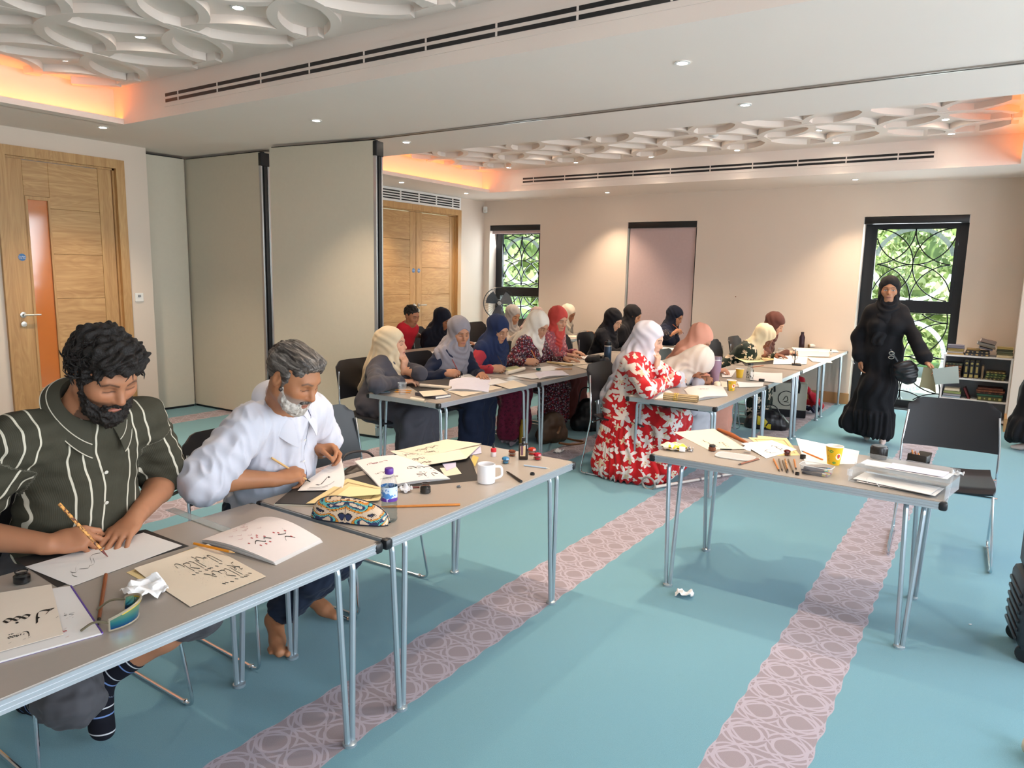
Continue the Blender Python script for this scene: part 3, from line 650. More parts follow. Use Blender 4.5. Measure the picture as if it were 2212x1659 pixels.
# ---------------------------------------------------------------- smooth solid modelling for people and cloth
F32 = np.float32
def V3(*a): return np.array(a, dtype=np.float64)
def nrm(v): v = np.asarray(v, float); return v / (np.linalg.norm(v) + 1e-12)
class SDF:
    def __init__(s): s.o = []
    def rc(s, a, b, ra, rb=None, k=.02, sub=False, flat=None, cap=False):
        s.o.append(('rc', (np.asarray(a, float), np.asarray(b, float), ra, ra if rb is None else rb, flat, cap), k, sub)); return s
    def el(s, c, r, k=.02, sub=False, R=None):
        r = (r, r, r) if isinstance(r, (int, float)) else r
        s.o.append(('el', (np.asarray(c, float), np.asarray(r, float), R), k, sub)); return s
    def cut(s, n, p, k=.004): n = nrm(n); s.o.append(('cut', (n, float(n @ np.asarray(p, float))), k, True)); return s
    def chain(s, pts, rs, k=.02, flat=None):
        for i in range(len(pts) - 1): s.rc(pts[i], pts[i + 1], rs[i], rs[i + 1], k, flat=flat)
        return s
    @staticmethod
    def d(op, P):
        t, a = op[0], op[1]
        if t == 'rc':
            A, B, ra, rb, flat, cap = a; ba = (B - A).astype(F32); L2 = float(ba @ ba) + 1e-12; pa = P - A.astype(F32)
            tt = (pa @ ba) / F32(L2); tc = np.clip(tt, 0, 1); q = pa - tc[..., None] * ba
            if flat is not None:
                fd = np.asarray(flat[0], F32); q = q + ((1 / flat[1] - 1) * (q @ fd))[..., None] * fd
            d = np.sqrt(np.einsum('...i,...i', q, q)) - (ra + (rb - ra) * tc)
            if flat is not None: d = d * flat[1] ** .5
            if cap: L = math.sqrt(L2); d = np.maximum(d, np.maximum((tt - 1) * L, -tt * L))
            return d
        if t == 'el':
            c, r, R = a; q = P - c.astype(F32)
            if R is not None: q = q @ R.astype(F32)
            q1 = q / r.astype(F32); k0 = np.sqrt(np.einsum('...i,...i', q1, q1)); q2 = q1 / r.astype(F32); k1 = np.sqrt(np.einsum('...i,...i', q2, q2)) + 1e-9
            return k0 * (k0 - 1) / k1
        n, h = a; return h - P @ n.astype(F32)        # 'cut' keeps the side where n.p <= h; as a subtracted half space
    def bounds(s):
        lo, hi = [], []
        for op in s.o:
            if op[3]: continue
            a = op[1]
            if op[0] == 'rc': r = max(a[2], a[3]); lo.append(np.minimum(a[0], a[1]) - r); hi.append(np.maximum(a[0], a[1]) + r)
            else: r = a[1].max(); lo.append(a[0] - r); hi.append(a[0] + r)
        return np.min(lo, 0) - .02, np.max(hi, 0) + .02
    def mesh(s, h):
        B = 8; S = B * h; lo, hi = s.bounds(); nb = np.maximum(1, np.ceil((hi - lo) / S).astype(int))
        g = np.stack(np.meshgrid(*[np.arange(n) for n in nb], indexing='ij'), -1).reshape(-1, 3)
        Cc = (lo + (g + .5) * S).astype(F32); D = np.full(len(Cc), 9., F32); ds = []
        for op in s.o:
            d = s.d(op, Cc); ds.append(d); D = s.comb(D, d, op)
        keep = np.abs(D) < S * .98 + .004
        g = g[keep]; ds = [d[keep] for d in ds]; n = len(g)
        ii = np.arange(B + 1); loc = np.stack(np.meshgrid(ii, ii, ii, indexing='ij'), -1).reshape(-1, 3)
        V = np.full((n, (B + 1) ** 3), 9., F32); base = (lo + g * S)
        off = (loc * h).astype(F32)
        for op, d in zip(s.o, ds):
            sel = np.nonzero((np.abs(d) if False else d) < S * 2.0 + op[2] + .01)[0]
            if op[3]: sel = np.nonzero(d < S * 1.8 + op[2] + .01)[0]
            if len(sel) == 0: continue
            P = base[sel].astype(F32)[:, None, :] + off[None]
            V[sel] = s.comb(V[sel], s.d(op, P), op)
        V = V.reshape(n, B + 1, B + 1, B + 1); ins = V < 0
        cnt = np.zeros((n, B, B, B), np.int8)
        for a in (0, 1):
            for b in (0, 1):
                for c in (0, 1): cnt += ins[:, a:a + B, b:b + B, c:c + B]
        act = np.argwhere((cnt > 0) & (cnt < 8)); bi, lx = act[:, 0], act[:, 1:]
        cor = np.array([[a, b, c] for a in (0, 1) for b in (0, 1) for c in (0, 1)])
        val = np.stack([V[bi, lx[:, 0] + c[0], lx[:, 1] + c[1], lx[:, 2] + c[2]] for c in cor], 1)
        acc = np.zeros((len(act), 3)); num = np.zeros(len(act))
        for i in range(8):
            for j in range(i + 1, 8):
                if np.abs(cor[i] - cor[j]).sum() != 1: continue
                m = (val[:, i] < 0) != (val[:, j] < 0); t = val[:, i] / (val[:, i] - val[:, j] + 1e-12)
                acc += np.where(m[:, None], cor[i] + t[:, None] * (cor[j] - cor[i]), 0); num += m
        gc = g[bi] * B + lx; pos = lo + (gc + acc / num[:, None]) * h
        dim = nb * B + 2; key = (gc[:, 0] * dim[1] + gc[:, 1]) * dim[2] + gc[:, 2]
        order = np.argsort(key); key = key[order]; pos = pos[order]; gc = gc[order]; val = val[order]
        def find(q):
            k = (q[:, 0] * dim[1] + q[:, 1]) * dim[2] + q[:, 2]; i = np.searchsorted(key, k); i = np.minimum(i, len(key) - 1); return np.where(key[i] == k, i, -1)
        quads = []
        for ax, (c1, o1, o2) in enumerate(((4, (0, 1, 0), (0, 0, 1)), (2, (0, 0, 1), (1, 0, 0)), (1, (1, 0, 0), (0, 1, 0)))):
            m = np.nonzero((val[:, 0] < 0) != (val[:, c1] < 0))[0]; q = gc[m]; o1 = np.array(o1); o2 = np.array(o2)
            a, b, c, d = m, find(q - o1), find(q - o1 - o2), find(q - o2)
            ok = (b >= 0) & (c >= 0) & (d >= 0); f = np.stack([a, b, c, d], 1)[ok]; fl = (val[m, 0] < 0)[ok]
            f[~fl] = f[~fl][:, ::-1]; quads.append(f)
        return pos, np.concatenate(quads) if quads else np.zeros((0, 4), int)
    @staticmethod
    def comb(a, b, op):
        k = op[2]
        if op[3]: b = -b; h = np.maximum(k - np.abs(a - b), 0) / k; return np.maximum(a, b) + h * h * k * F32(.25)
        h = np.maximum(k - np.abs(a - b), 0) / k; return np.minimum(a, b) - h * h * k * F32(.25)
def vnormals(P, Q):
    n = np.cross(P[Q[:, 2]] - P[Q[:, 0]], P[Q[:, 3]] - P[Q[:, 1]]); N = np.zeros_like(P)
    for k in range(4): np.add.at(N, Q[:, k], n)
    return N / (np.linalg.norm(N, axis=1)[:, None] + 1e-12)
def relax(P, Q, it=1, f=.5):
    for _ in range(it):
        A = np.zeros_like(P); c = np.zeros(len(P))
        for k in range(4):
            for j in (1, 3): np.add.at(A, Q[:, k], P[Q[:, (k + j) % 4]]); np.add.at(c, Q[:, k], 1)
        P = P + f * (A / np.maximum(c, 1)[:, None] - P)
    return P
def wnoise(P, freq, seed, n=7):
    """smooth folding noise, about -1..1"""
    r = np.random.RandomState(seed); out = np.zeros(len(P))
    for _ in range(n):
        k = r.normal(size=3); k = k / np.linalg.norm(k) * freq * (.5 + r.rand()); out += np.sin(P @ k * 2 * PI + r.rand() * 6.28)
    return out / n ** .5 / .9
def sdf_obj(name, sd, h, m, parent, disp=None, col=None, uvw=None, it=1, soft=.5):
    P, Q = sd.mesh(h)
    if it: P = relax(P, Q, it, soft)
    if disp is not None:
        N = vnormals(P, Q); P = P + N * np.asarray(disp(P, N))[:, None]
    org = np.array(parent.location) if parent is not None else np.zeros(3)
    me = bpy.data.meshes.new(name); nv, nq = len(P), len(Q)
    me.vertices.add(nv); me.vertices.foreach_set('co', (P - org).astype(F32).ravel())
    me.loops.add(nq * 4); me.loops.foreach_set('vertex_index', Q.astype(np.int32).ravel())
    me.polygons.add(nq); me.polygons.foreach_set('loop_start', np.arange(nq, dtype=np.int32) * 4)
    me.polygons.foreach_set('use_smooth', np.ones(nq, bool)); me.materials.append(m)
    if col is not None:
        a = me.attributes.new('Col', 'FLOAT_COLOR', 'POINT'); c = np.ones((nv, 4), F32); c[:, :3] = col(P); a.data.foreach_set('color', c.ravel())
    if uvw is not None:
        a = me.attributes.new('uvw', 'FLOAT_VECTOR', 'POINT'); a.data.foreach_set('vector', np.asarray(uvw(P), F32).ravel())
    me.update(calc_edges=True); me.validate()
    return link_mesh(name, me, parent)
# ---------------------------------------------------------------- materials worn by people
def m_skin():
    t = NT('skin'); a = t.attr('Col'); co = t.coord('Object'); col = t.mix(t.noise(co, 55, 3), t.mix(.10, a.outputs['Color'], (.25, .09, .05)), a.outputs['Color'])
    m = t.base(col, 0.52, 0, 0.4); t.b.inputs['Subsurface Weight'].default_value = 0.12; t.b.inputs['Subsurface Radius'].default_value = (.012, .005, .003); t.b.inputs['Subsurface Scale'].default_value = .5
    t.bump(t.noise(co, 700, 2), .08, .0006); return m
SKIN = m_skin()
def m_cloth(name, h, var=.08, rough=.85, weave=.12, sheen=.06, vs=14):
    t = NT(name); c = lin(h); co = t.coord('Object'); col = t.mix(t.noise(co, vs, 4), tuple(x * (1 - var) for x in c), tuple(min(1, x * (1 + var)) for x in c))
    m = t.base(col, rough, 0, .25); t.b.inputs['Sheen Weight'].default_value = sheen; t.b.inputs['Sheen Roughness'].default_value = .4
    t.bump(t.noise(co, 900, 2), weave, .0008); return m
def m_stripes():
    t = NT('olive_striped_knit'); a = t.attr('uvw'); sp = t.n('ShaderNodeSeparateXYZ'); t.l(a.outputs['Vector'], sp.inputs[0]); m = t.m_
    u = m('MODULO', m('ADD', sp.outputs[0], 20 * .178), .178); f = None
    for c0 in (.020, .062, .104):
        q = m('LESS_THAN', m('ABSOLUTE', m('SUBTRACT', u, c0)), .0030); f = q if f is None else m('MAXIMUM', f, q)
    f = m('MULTIPLY', f, sp.outputs[2])
    rib = t.n('ShaderNodeTexWave', wave_type='BANDS'); rib.inputs['Scale'].default_value = 70; t.l(a.outputs['Vector'], rib.inputs[0])
    co = t.coord('Object'); col = t.mix(t.noise(co, 20, 3), lin('38362A'), lin('46443A')); col = t.mix(f, col, lin('C9C3B2'))
    mm = t.base(col, .9, 0, .2); t.bump(rib.outputs['Fac'], .25, .0012); return mm
def m_flora(name, base, cols, scale, size=.42, petals=5, rnd=.8, line=None):
    """printed cloth: leafy blots scattered over a ground colour, laid out in the garment's own u,v"""
    t = NT(name); a = t.attr('uvw'); m = t.m_; co = t.n('ShaderNodeMapping'); t.l(a.outputs['Vector'], co.inputs[0]); co.inputs['Scale'].default_value = (1, 1, 0)
    nz = t.n('ShaderNodeTexNoise'); nz.inputs['Scale'].default_value = scale * 1.6; nz.inputs['Detail'].default_value = 2; t.l(co.outputs[0], nz.inputs['Vector'])
    ad = t.n('ShaderNodeVectorMath', operation='MULTIPLY_ADD'); t.l(nz.outputs['Color'], ad.inputs[0]); ad.inputs[1].default_value = (.35 / scale, .35 / scale, 0); t.l(co.outputs[0], ad.inputs[2])
    col = lin(base); ground = t.mix(t.noise(t.coord('Object'), 9, 3), tuple(x * .9 for x in col), tuple(min(1, x * 1.08) for x in col)); out = ground
    for i, (hc, sc, sz, pet) in enumerate(cols):
        vo = t.n('ShaderNodeTexVoronoi', voronoi_dimensions='2D', feature='F1'); vo.inputs['Scale'].default_value = sc; vo.inputs['Randomness'].default_value = rnd
        sh = t.n('ShaderNodeVectorMath', operation='ADD'); t.l(ad.outputs[0], sh.inputs[0]); sh.inputs[1].default_value = (i * 3.7, i * 1.9, 0); t.l(sh.outputs[0], vo.inputs['Vector'])
        df = t.n('ShaderNodeVectorMath', operation='SUBTRACT'); t.l(sh.outputs[0], df.inputs[0]); t.l(vo.outputs['Position'], df.inputs[1])
        s2 = t.n('ShaderNodeSeparateXYZ'); t.l(df.outputs[0], s2.inputs[0]); ang = m('ARCTAN2', s2.outputs[1], s2.outputs[0])
        rot = t.n('ShaderNodeSeparateXYZ'); t.l(vo.outputs['Color'], rot.inputs[0])
        wv = m('ADD', .66, m('MULTIPLY', m('COSINE', m('ADD', m('MULTIPLY', ang, float(pet)), m('MULTIPLY', rot.outputs[0], 6.28))), .34))
        f = m('LESS_THAN', vo.outputs['Distance'], m('MULTIPLY', wv, m('MULTIPLY', sz, m('ADD', .65, m('MULTIPLY', rot.outputs[1], .55)))))
        out = t.mix(f, out, lin(hc))
    mm = t.base(out, .8, 0, .25); t.b.inputs['Sheen Weight'].default_value = .15; t.bump(t.noise(t.coord('Object'), 900, 2), .1, .0008); return mm
# ---------------------------------------------------------------- anatomy
def ik(a, b, l1, l2, pole):
    a, b = np.asarray(a, float), np.asarray(b, float); d = b - a; L = np.linalg.norm(d); d = d / L
    if L > (l1 + l2) * .995: return a + d * (L * l1 / (l1 + l2))
    x = (L * L + l1 * l1 - l2 * l2) / (2 * L); h_ = math.sqrt(max(l1 * l1 - x * x, 0)); p = np.asarray(pole, float); p = nrm(p - d * (p @ d)); return a + d * x + p * h_
def head_frame(f_yaw, pitch, roll=0.0):
    """columns: right, forward, up; pitch down positive"""
    f = V3(math.cos(f_yaw), math.sin(f_yaw), 0); u = V3(0, 0, 1); r = np.cross(f, u)
    f2 = f * math.cos(pitch) - u * math.sin(pitch); u2 = u * math.cos(pitch) + f * math.sin(pitch)
    r2 = r * math.cos(roll) + u2 * math.sin(roll); u3 = u2 * math.cos(roll) - r * math.sin(roll)
    return np.stack([r2, f2, u3], 1)
def add_head(sd, c, R, s=1.0, ears=True, jaw=1.0, nose=1.0):
    W = lambda x, y, z: c + R @ (V3(x, y, z) * s)
    E = lambda p, r, k, sub=False, RR=None: sd.el(W(*p), tuple(q * s for q in r), k * s, sub, R if RR is None else RR)
    T = lambda a, b, ra, rb, k, sub=False: sd.rc(W(*a), W(*b), ra * s, rb * s, k * s, sub)
    E((0, -.018, .036), (.074, .094, .083), .02); E((0, .026, .012), (.066, .066, .078), .03)
    E((0, .030, -.040), (.058 * jaw, .060, .070), .035); E((0, .064, -.094), (.026 * jaw, .022, .020), .03)
    for x in (-1, 1):
        T((x * .050 * jaw, .000, -.058), (x * .024 * jaw, .062, -.094), .019, .016, .035); E((x * .040, .062, -.022), (.024, .020, .022), .03)
    T((-.036, .076, .024), (.036, .076, .024), .011, .011, .022); E((0, .082, .028), (.016, .010, .012), .02)
    for x in (-1, 1): E((x * .032, .098, .002), (.019, .020, .013), .014, True); E((x * .032, .0735, .001), (.0145, .0125, .0115), .004)
    T((0, .084, .016), (0, .108 * (1 if nose == 1 else 1.02), -.026), .0075, .0105 * nose, .012); E((0, .1085, -.030), (.0105 * nose, .010, .009), .007)
    for x in (-1, 1): E((x * .0115 * nose, .0985, -.033), (.0068, .0085, .0065), .006)
    E((0, .084, -.060), (.026, .014, .024), .02); E((-.010, .0955, -.0595), (.013, .006, .0042), .005); E((.010, .0955, -.0595), (.013, .006, .0042), .005)
    E((0, .0945, -.0700), (.0165, .0065, .0055), .005); E((0, .101, -.0648), (.021, .008, .0014), .003, True)
    if ears:
        for x in (-1, 1):
            E((x * .077, -.012, -.006), (.0085, .019, .031), .008); E((x * .085, -.008, -.002), (.006, .010, .016), .006, True)
def face_col(c, R, s, skin, lip, brow, eyes='down', beard=None, cheek=.35, hairline=None):
    skin, lip, brow = lin(skin), lin(lip), lin(brow)
    def f(P):
        q = (P - c) @ R / s; x, y, z = q[:, 0], q[:, 1], q[:, 2]; ax = np.abs(x); n = len(P); o = np.tile(np.array(skin), (n, 1))
        near = (np.abs(q) < .16).all(1) & (y > .02)
        bl = lambda m, cc, w=1.0: o.__setitem__(slice(None), o * (1 - (m * w)[:, None]) + np.array(cc) * (m * w)[:, None])
        g = lambda d, wd: np.clip(1.2 - np.abs(d) / wd, 0, 1)
        warm = np.array(skin) * np.array((1.08, .86, .80))
        ck = np.exp(-((ax - .040) / .022) ** 2 - ((z + .022) / .02) ** 2) * near; bl(ck, warm, cheek)
        bl(np.exp(-(x / .012) ** 2 - ((z + .030) / .012) ** 2) * near * (y > .09), warm, .4)
        sh = np.exp(-((ax - .032) / .017) ** 2 - ((z - .004) / .012) ** 2) * near * (y > .06); bl(sh, np.array(skin) * .62, .45)
        if beard is not None:
            bz = np.clip((-.034 - z - .9 * np.maximum(0, .052 - ax) * 0) / .012, 0, 1) * near; mouth = np.exp(-(x / .026) ** 2 - ((z + .065) / .009) ** 2); bl(bz * (1 - mouth), beard, .75)
        bl(np.clip(1.6 - np.sqrt((x / .0215) ** 2 + ((z + .0650) / (.0095 * (1 - .3 * np.exp(-(x / .004) ** 2)))) ** 2) * 1.1, 0, 1) * near * (y > .07), lip, .85)
        bl(g(z + .0650, .0022) * (ax < .021) * near * (y > .07), np.array(lip) * .45, .8)
        arch = .0235 + .006 * np.clip((ax - .012) / .024, 0, 1) - .010 * np.clip((ax - .036) / .016, 0, 1) ** 2
        bl(g(z - arch, .0048) * (ax > .011) * (ax < .053) * near * (y > .04), brow, .88)
        ex = (ax - .032) / .0165
        if eyes == 'open':
            inn = np.clip((1 - ex ** 2 - ((z - .001) / .0062) ** 2) * 4, 0, 1) * near * (y > .06); bl(inn, (.62, .58, .55)); ir = np.clip((1 - (ax - .032) ** 2 / .0062 ** 2 - ((z - .001) / .0062) ** 2) * 4, 0, 1) * near * (y > .06); bl(ir, (.02, .012, .008))
            bl(g(z - .0068 + .004 * ex ** 2, .0026) * (np.abs(ex) < 1.1) * near * (y > .06), (.015, .01, .01), .9)
        else:
            bl(g(z + .0052 - .003 * ex ** 2, .0028) * (np.abs(ex) < 1.1) * near * (y > .055), (.02, .013, .012), .85); bl(g(z - .0085 + .003 * ex ** 2, .0022) * (np.abs(ex) < 1) * near * (y > .06), np.array(skin) * .5, .5)
        return o
    return f
def hand_ops(sd, W, d, n, side, pose='relaxed', s=1.0, k=.012, pen=None):
    """W wrist, d towards the fingers, n out of the palm, side +1 right / -1 left"""
    W = np.asarray(W, float); d = nrm(d); n = np.asarray(n, float); n = nrm(n - d * (n @ d)); th = np.cross(d, n) * side
    R = np.stack([th, d, n], 1); A = lambda a, b, c: W + (th * a + d * b + n * c) * s
    sd.el(A(0, .050, 0), (.040 * s, .050 * s, .0165 * s), k, R=R); sd.el(A(.004, .075, -.003), (.038 * s, .022 * s, .014 * s), .012, R=R); sd.rc(A(0, -.015, 0), A(0, .03, 0), .026 * s, .030 * s, k, flat=(n, .68))
    sd.el(A(.026, .034, .010), (.018 * s, .030 * s, .017 * s), .014, R=R)
    cur = {'relaxed': [(22, 28, 18), (26, 32, 20), (30, 34, 20), (34, 34, 20)], 'flat': [(8, 8, 5), (8, 10, 5), (10, 10, 6), (12, 12, 6)],
           'pen': [(38, 42, 22), (52, 48, 26), (66, 60, 32), (74, 64, 36)], 'fist': [(66, 84, 50)] * 4, 'pinch': [(50, 40, 20), (46, 46, 28), (56, 50, 30), (62, 52, 30)], 'chin': [(40, 70, 40), (44, 74, 42), (48, 76, 44), (50, 78, 44)]}[pose]
    ln = [(.040, .024, .020), (.044, .028, .021), (.041, .026, .020), (.032, .020, .018)]; rr = [.0088, .0090, .0086, .0076]; lat = [.029, .0095, -.0105, -.0285]; spread = [.14, .03, -.06, -.16]; knb = [.086, .090, .086, .078]
    if pose in ('pen', 'fist', 'chin', 'pinch'): spread = [.05, .01, -.03, -.07]
    tips = []
    for i in range(4):
        p = A(lat[i], knb[i], -.003); a = 0.0; pts = [A(lat[i] * .9, knb[i] - .03, -.002), p]; rs = [rr[i] * 1.1 * s, rr[i] * 1.12 * s]; fd = nrm(d + th * spread[i])
        for j in range(3):
            a += math.radians(cur[i][j]); p = p + (fd * math.cos(a) + n * math.sin(a)) * ln[i][j] * s; pts.append(p); rs.append(rr[i] * (1.0 - .06 * (j + 1)) * s)
        for j in range(len(pts) - 1): sd.rc(pts[j], pts[j + 1], rs[j], rs[j + 1], .009 if j == 0 else .004)
        tips.append(pts[-1])
    if pose in ('pen', 'pinch', 'fist', 'chin'):
        b0 = A(.030, .030, .012); m1 = A(.043, .058, .030); t1 = tips[0] * .75 + A(.030, .085, .040) * .25 + th * .008 * s
        if pose in ('fist', 'chin'): m1 = A(.040, .062, .026); t1 = A(.020, .088, .036)
        sd.chain([b0, m1, t1], [.0125 * s, .0108 * s, .0086 * s], .006)
    else: sd.chain([A(.026, .022, .006), A(.050, .052, .012), A(.058, .080, .016), A(.060, .100, .018)], [.0130 * s, .0115 * s, .0102 * s, .0085 * s], .006)
    return tips
class Body:
    """joints of one figure in world space"""
    def __init__(s, hip, neck, yaw, head, hyaw=None, pitch=.4, roll=0., S=1.0, sw=.165, head_s=1.0):
        s.S = S; s.hip = V3(*hip); s.neck = V3(*neck); s.yaw = yaw; s.f = V3(math.cos(yaw), math.sin(yaw), 0); s.r = np.cross(s.f, V3(0, 0, 1)); s.t = nrm(s.neck - s.hip)
        s.fr = nrm(s.f - s.t * (s.f @ s.t)); s.Rt = np.stack([s.r, s.fr, s.t], 1); s.hc = V3(*head); s.R = head_frame(yaw if hyaw is None else hyaw, pitch, roll); s.hs = head_s
        s.sh = {1: s.neck - s.t * .055 * S + s.r * sw * S + s.fr * .01, -1: s.neck - s.t * .055 * S - s.r * sw * S + s.fr * .01}
        s.arm = {}; s.leg = {}; s.L = np.linalg.norm(s.neck - s.hip)
    def setarm(s, side, wrist, pole=(-.3, 0, -1), hd=(1, 0, 0), hn=(0, 0, -1), pose='relaxed', l1=.285, l2=.25, elbow=None):
        Wp = V3(*wrist); e = ik(s.sh[side], Wp, l1 * s.S, l2 * s.S, pole) if elbow is None else V3(*elbow); s.arm[side] = (s.sh[side], e, Wp, V3(*hd), V3(*hn), pose)
    def setleg(s, side, ankle, pole=(1, 0, .6), toe=(1, 0, 0), l1=.42, l2=.41, knee=None):
        h_ = s.hip + s.r * side * .09 * s.S; A_ = V3(*ankle); kn = ik(h_, A_, l1 * s.S, l2 * s.S, pole) if knee is None else V3(*knee); s.leg[side] = (h_, kn, A_, V3(*toe))
    def at(s, a, b, c): return s.hip + s.r * a + s.fr * b + s.t * c        # torso coordinates
    def torso(s, sd, g=0.0, belly=0.0, bust=0.0, k=.06, wide=1.0, nk=1.0):
        S, L = s.S, s.L; E = lambda p, r, k_: sd.el(s.at(*p), tuple(q + g for q in r), k_, R=s.Rt)
        E((0, -.005, .02), (.165 * S * wide, .118 * S, .12), k); E((0, .012 + belly * .6, L * .34), (.145 * S * wide + belly * .5, .108 * S + belly, .16), k)
        E((0, .006, L * .68), (.158 * S * wide, .112 * S, .17), k)
        if bust:
            for x in (-1, 1): E((x * .072, .085, L * .64), (.062, .055 + bust, .062), .05)
        sd.rc(s.sh[1] - s.r * .035 * S, s.sh[-1] + s.r * .035 * S, .064 * S + g, None, .06); sd.rc(s.at(0, -.01, L * .9), s.neck - s.t * .03 * (nk < 1), (.085 * S + g), (.062 * S + g) * nk, .06)
    def slim(s, sd):
        """narrow core under full clothing"""
        sd.rc(s.at(0, 0, s.L * .3), s.neck, .05, .055, .05); sd.rc(s.sh[1], s.sh[-1], .035, None, .05)
    def limbs(s, sd, hand=True, arms=(1, -1), slim=False):
        S = s.S
        for sd_ in arms:
            if sd_ not in s.arm: continue
            a, e, w_, hd, hn, pose = s.arm[sd_]; sd.rc(a, e, (.03 if slim else .056) * S, (.03 if slim else .043) * S, .03); fo = e + (w_ - e) * .3; sd.rc(e, fo, .043 * S, .044 * S, .02); sd.rc(fo, w_, .044 * S, .028 * S, .02)
            if hand: s.tips = getattr(s, 'tips', {}); s.tips[sd_] = hand_ops(sd, w_, hd, hn, sd_, pose, S)
    def legs_ops(s, sd, g=0.0, foot=True, k=.03, both=True):
        S = s.S
        for sd_ in s.leg:
            h_, kn, an, toe = s.leg[sd_]; sd.rc(h_, kn, .088 * S + g, .060 * S + g, k); cf = kn + (an - kn) * .32 - np.array((0, 0, 0)); sd.rc(kn, cf, .058 * S + g, .056 * S + g, k); sd.rc(cf, an, .056 * S + g, .036 * S + g, k)
            if foot: foot_ops(sd, an, toe, S)
def foot_ops(sd, an, toe, S=1.0, g=0.0):
    t = nrm(toe); sd.el(an - t * .02 * S + V3(0, 0, -.025) * S, (.034 * S + g,) * 3, .02); sd.rc(an + V3(0, 0, -.01) * S, an + t * .10 * S + V3(0, 0, -.038) * S, .036 * S + g, .030 * S + g, .02); sd.rc(an + t * .09 * S + V3(0, 0, -.044) * S, an + t * .16 * S + V3(0, 0, -.05) * S, .030 * S + g, .020 * S + g, .02)
def neck_ops(sd, b, r=.056):
    sd.rc(b.neck - b.t * .03, b.hc + b.R @ V3(0, -.022, -.055) * b.hs, r * b.S + .006, r * b.S - .004, .03)
def person(label, b, group=None):
    return thing('person', label, 'person', (float(b.hip[0]), float(b.hip[1]), 0.0), 0, group)
# ---------------------------------------------------------------- the man in the striped shirt (left foreground)
def seg_t(P, a, b):
    ba = b - a; return np.clip(((P - a) @ ba) / (ba @ ba), -.3, 1.3)
def seg_d(P, a, b):
    t = np.clip(seg_t(P, a, b), 0, 1); return np.linalg.norm(P - (a + t[:, None] * (b - a)), axis=1)
def curls(name, b, m, parent, n, seed, region, ln=.03, rad=.0022, wave=.008, flow=None):
    """short curved locks standing on the scalp; region(q)->bool picks where (q in head units)"""
    r = np.random.RandomState(seed); q = MB(); k = 0
    while k < n:
        v = r.normal(size=3); v /= np.linalg.norm(v); p = V3(0, -.018, .036) + v * V3(.088, .106, .094)
        if not region(p): continue
        k += 1; N = nrm(v / V3(.088, .106, .094)); tg = nrm(np.cross(N, r.normal(size=3))); tg = nrm(tg + V3(0, .25, -.45)) if flow is None else nrm(nrm(V3(*flow) - N * (V3(*flow) @ N)) + tg * .30); L = ln * (.6 + .8 * r.rand()); pts = []
        for i in range(4):
            t = i / 3; pts.append(b.hc + b.R @ ((p - N * .004 + N * (L * (.42 if flow is None else .10)) * math.sin(t * 2.0) + tg * L * t + np.cross(N, tg) * wave * math.sin(t * 3.3)) * b.hs))
        q.tube(pts, [rad, rad * 1.15, rad * .9, rad * .3], 4, caps=False)
    o = q.build(name, m, parent, loc=-np.array(parent.location)); o['kind'] = 'stuff'; return o
def shirt_sleeve(sd, b, side, end, g=.012, flare=.012, k=.035):
    a, e, w_ = b.arm[side][:3]; p = a + (e - a) * end; sd.rc(a - (e - a) * .02, p, .062 * b.S + g, .052 * b.S + g + flare, k); return p, nrm(e - a)
b = Body((-2.62, 1.15, .57), (-2.46, 1.145, 1.10), .05, (-2.335, 1.160, 1.245), hyaw=.06, pitch=.60, roll=-.05, S=1.10, sw=.185, head_s=1.06)
wr = V3(*(-2.344, 0.969, 0.728)); b.setarm(1, wr, elbow=(-2.60, .79, .765), hd=V3(*(-2.292, 1.064, 0.735)) - wr, hn=V3(-.25, .62, -.62), pose='pen')
wl = V3(*(-2.331, 1.227, 0.745)); b.setarm(-1, wl, elbow=(-2.56, 1.475, .78), hd=V3(*(-2.265, 1.123, 0.705)) - wl, hn=(0, 0, -1), pose='flat')
b.setleg(-1, (-2.375, 1.10, .21), knee=(-2.14, 1.32, .44), toe=(.15, -.1, -1))
b.setleg(1, (-2.60, 1.00, .10), knee=(-2.24, .955, .26), toe=(-.6, .1, -.3))
man1 = person('bearded man with curly black hair in an olive striped shirt, writing with a reed pen', b); M1 = b
sd = SDF(); add_head(sd, b.hc, b.R, b.hs, jaw=1.08, nose=1.12); neck_ops(sd, b, .062); b.slim(sd); sd.rc(b.sh[1], b.sh[-1], .06, None, .05); sd.rc(b.at(0, 0, b.L * .3), b.hip, .05, .06, .05); b.limbs(sd)
for s_ in (1, -1):
    h_, kn, an, toe = b.leg[s_]; sd.rc(h_, kn, .085, .058, .03); sd.chain([kn, kn + (an - kn) * .35, an], [.056, .057, .040], .03); sd.rc(an, an + nrm(toe) * .12, .036, .026, .02)
SK1 = 'A87455'
sdf_obj('body', sd, .0045, SKIN, man1, col=face_col(b.hc, b.R, b.hs, SK1, 'A8655A', '15100E', beard=(.012, .009, .008)), it=1, soft=.4)
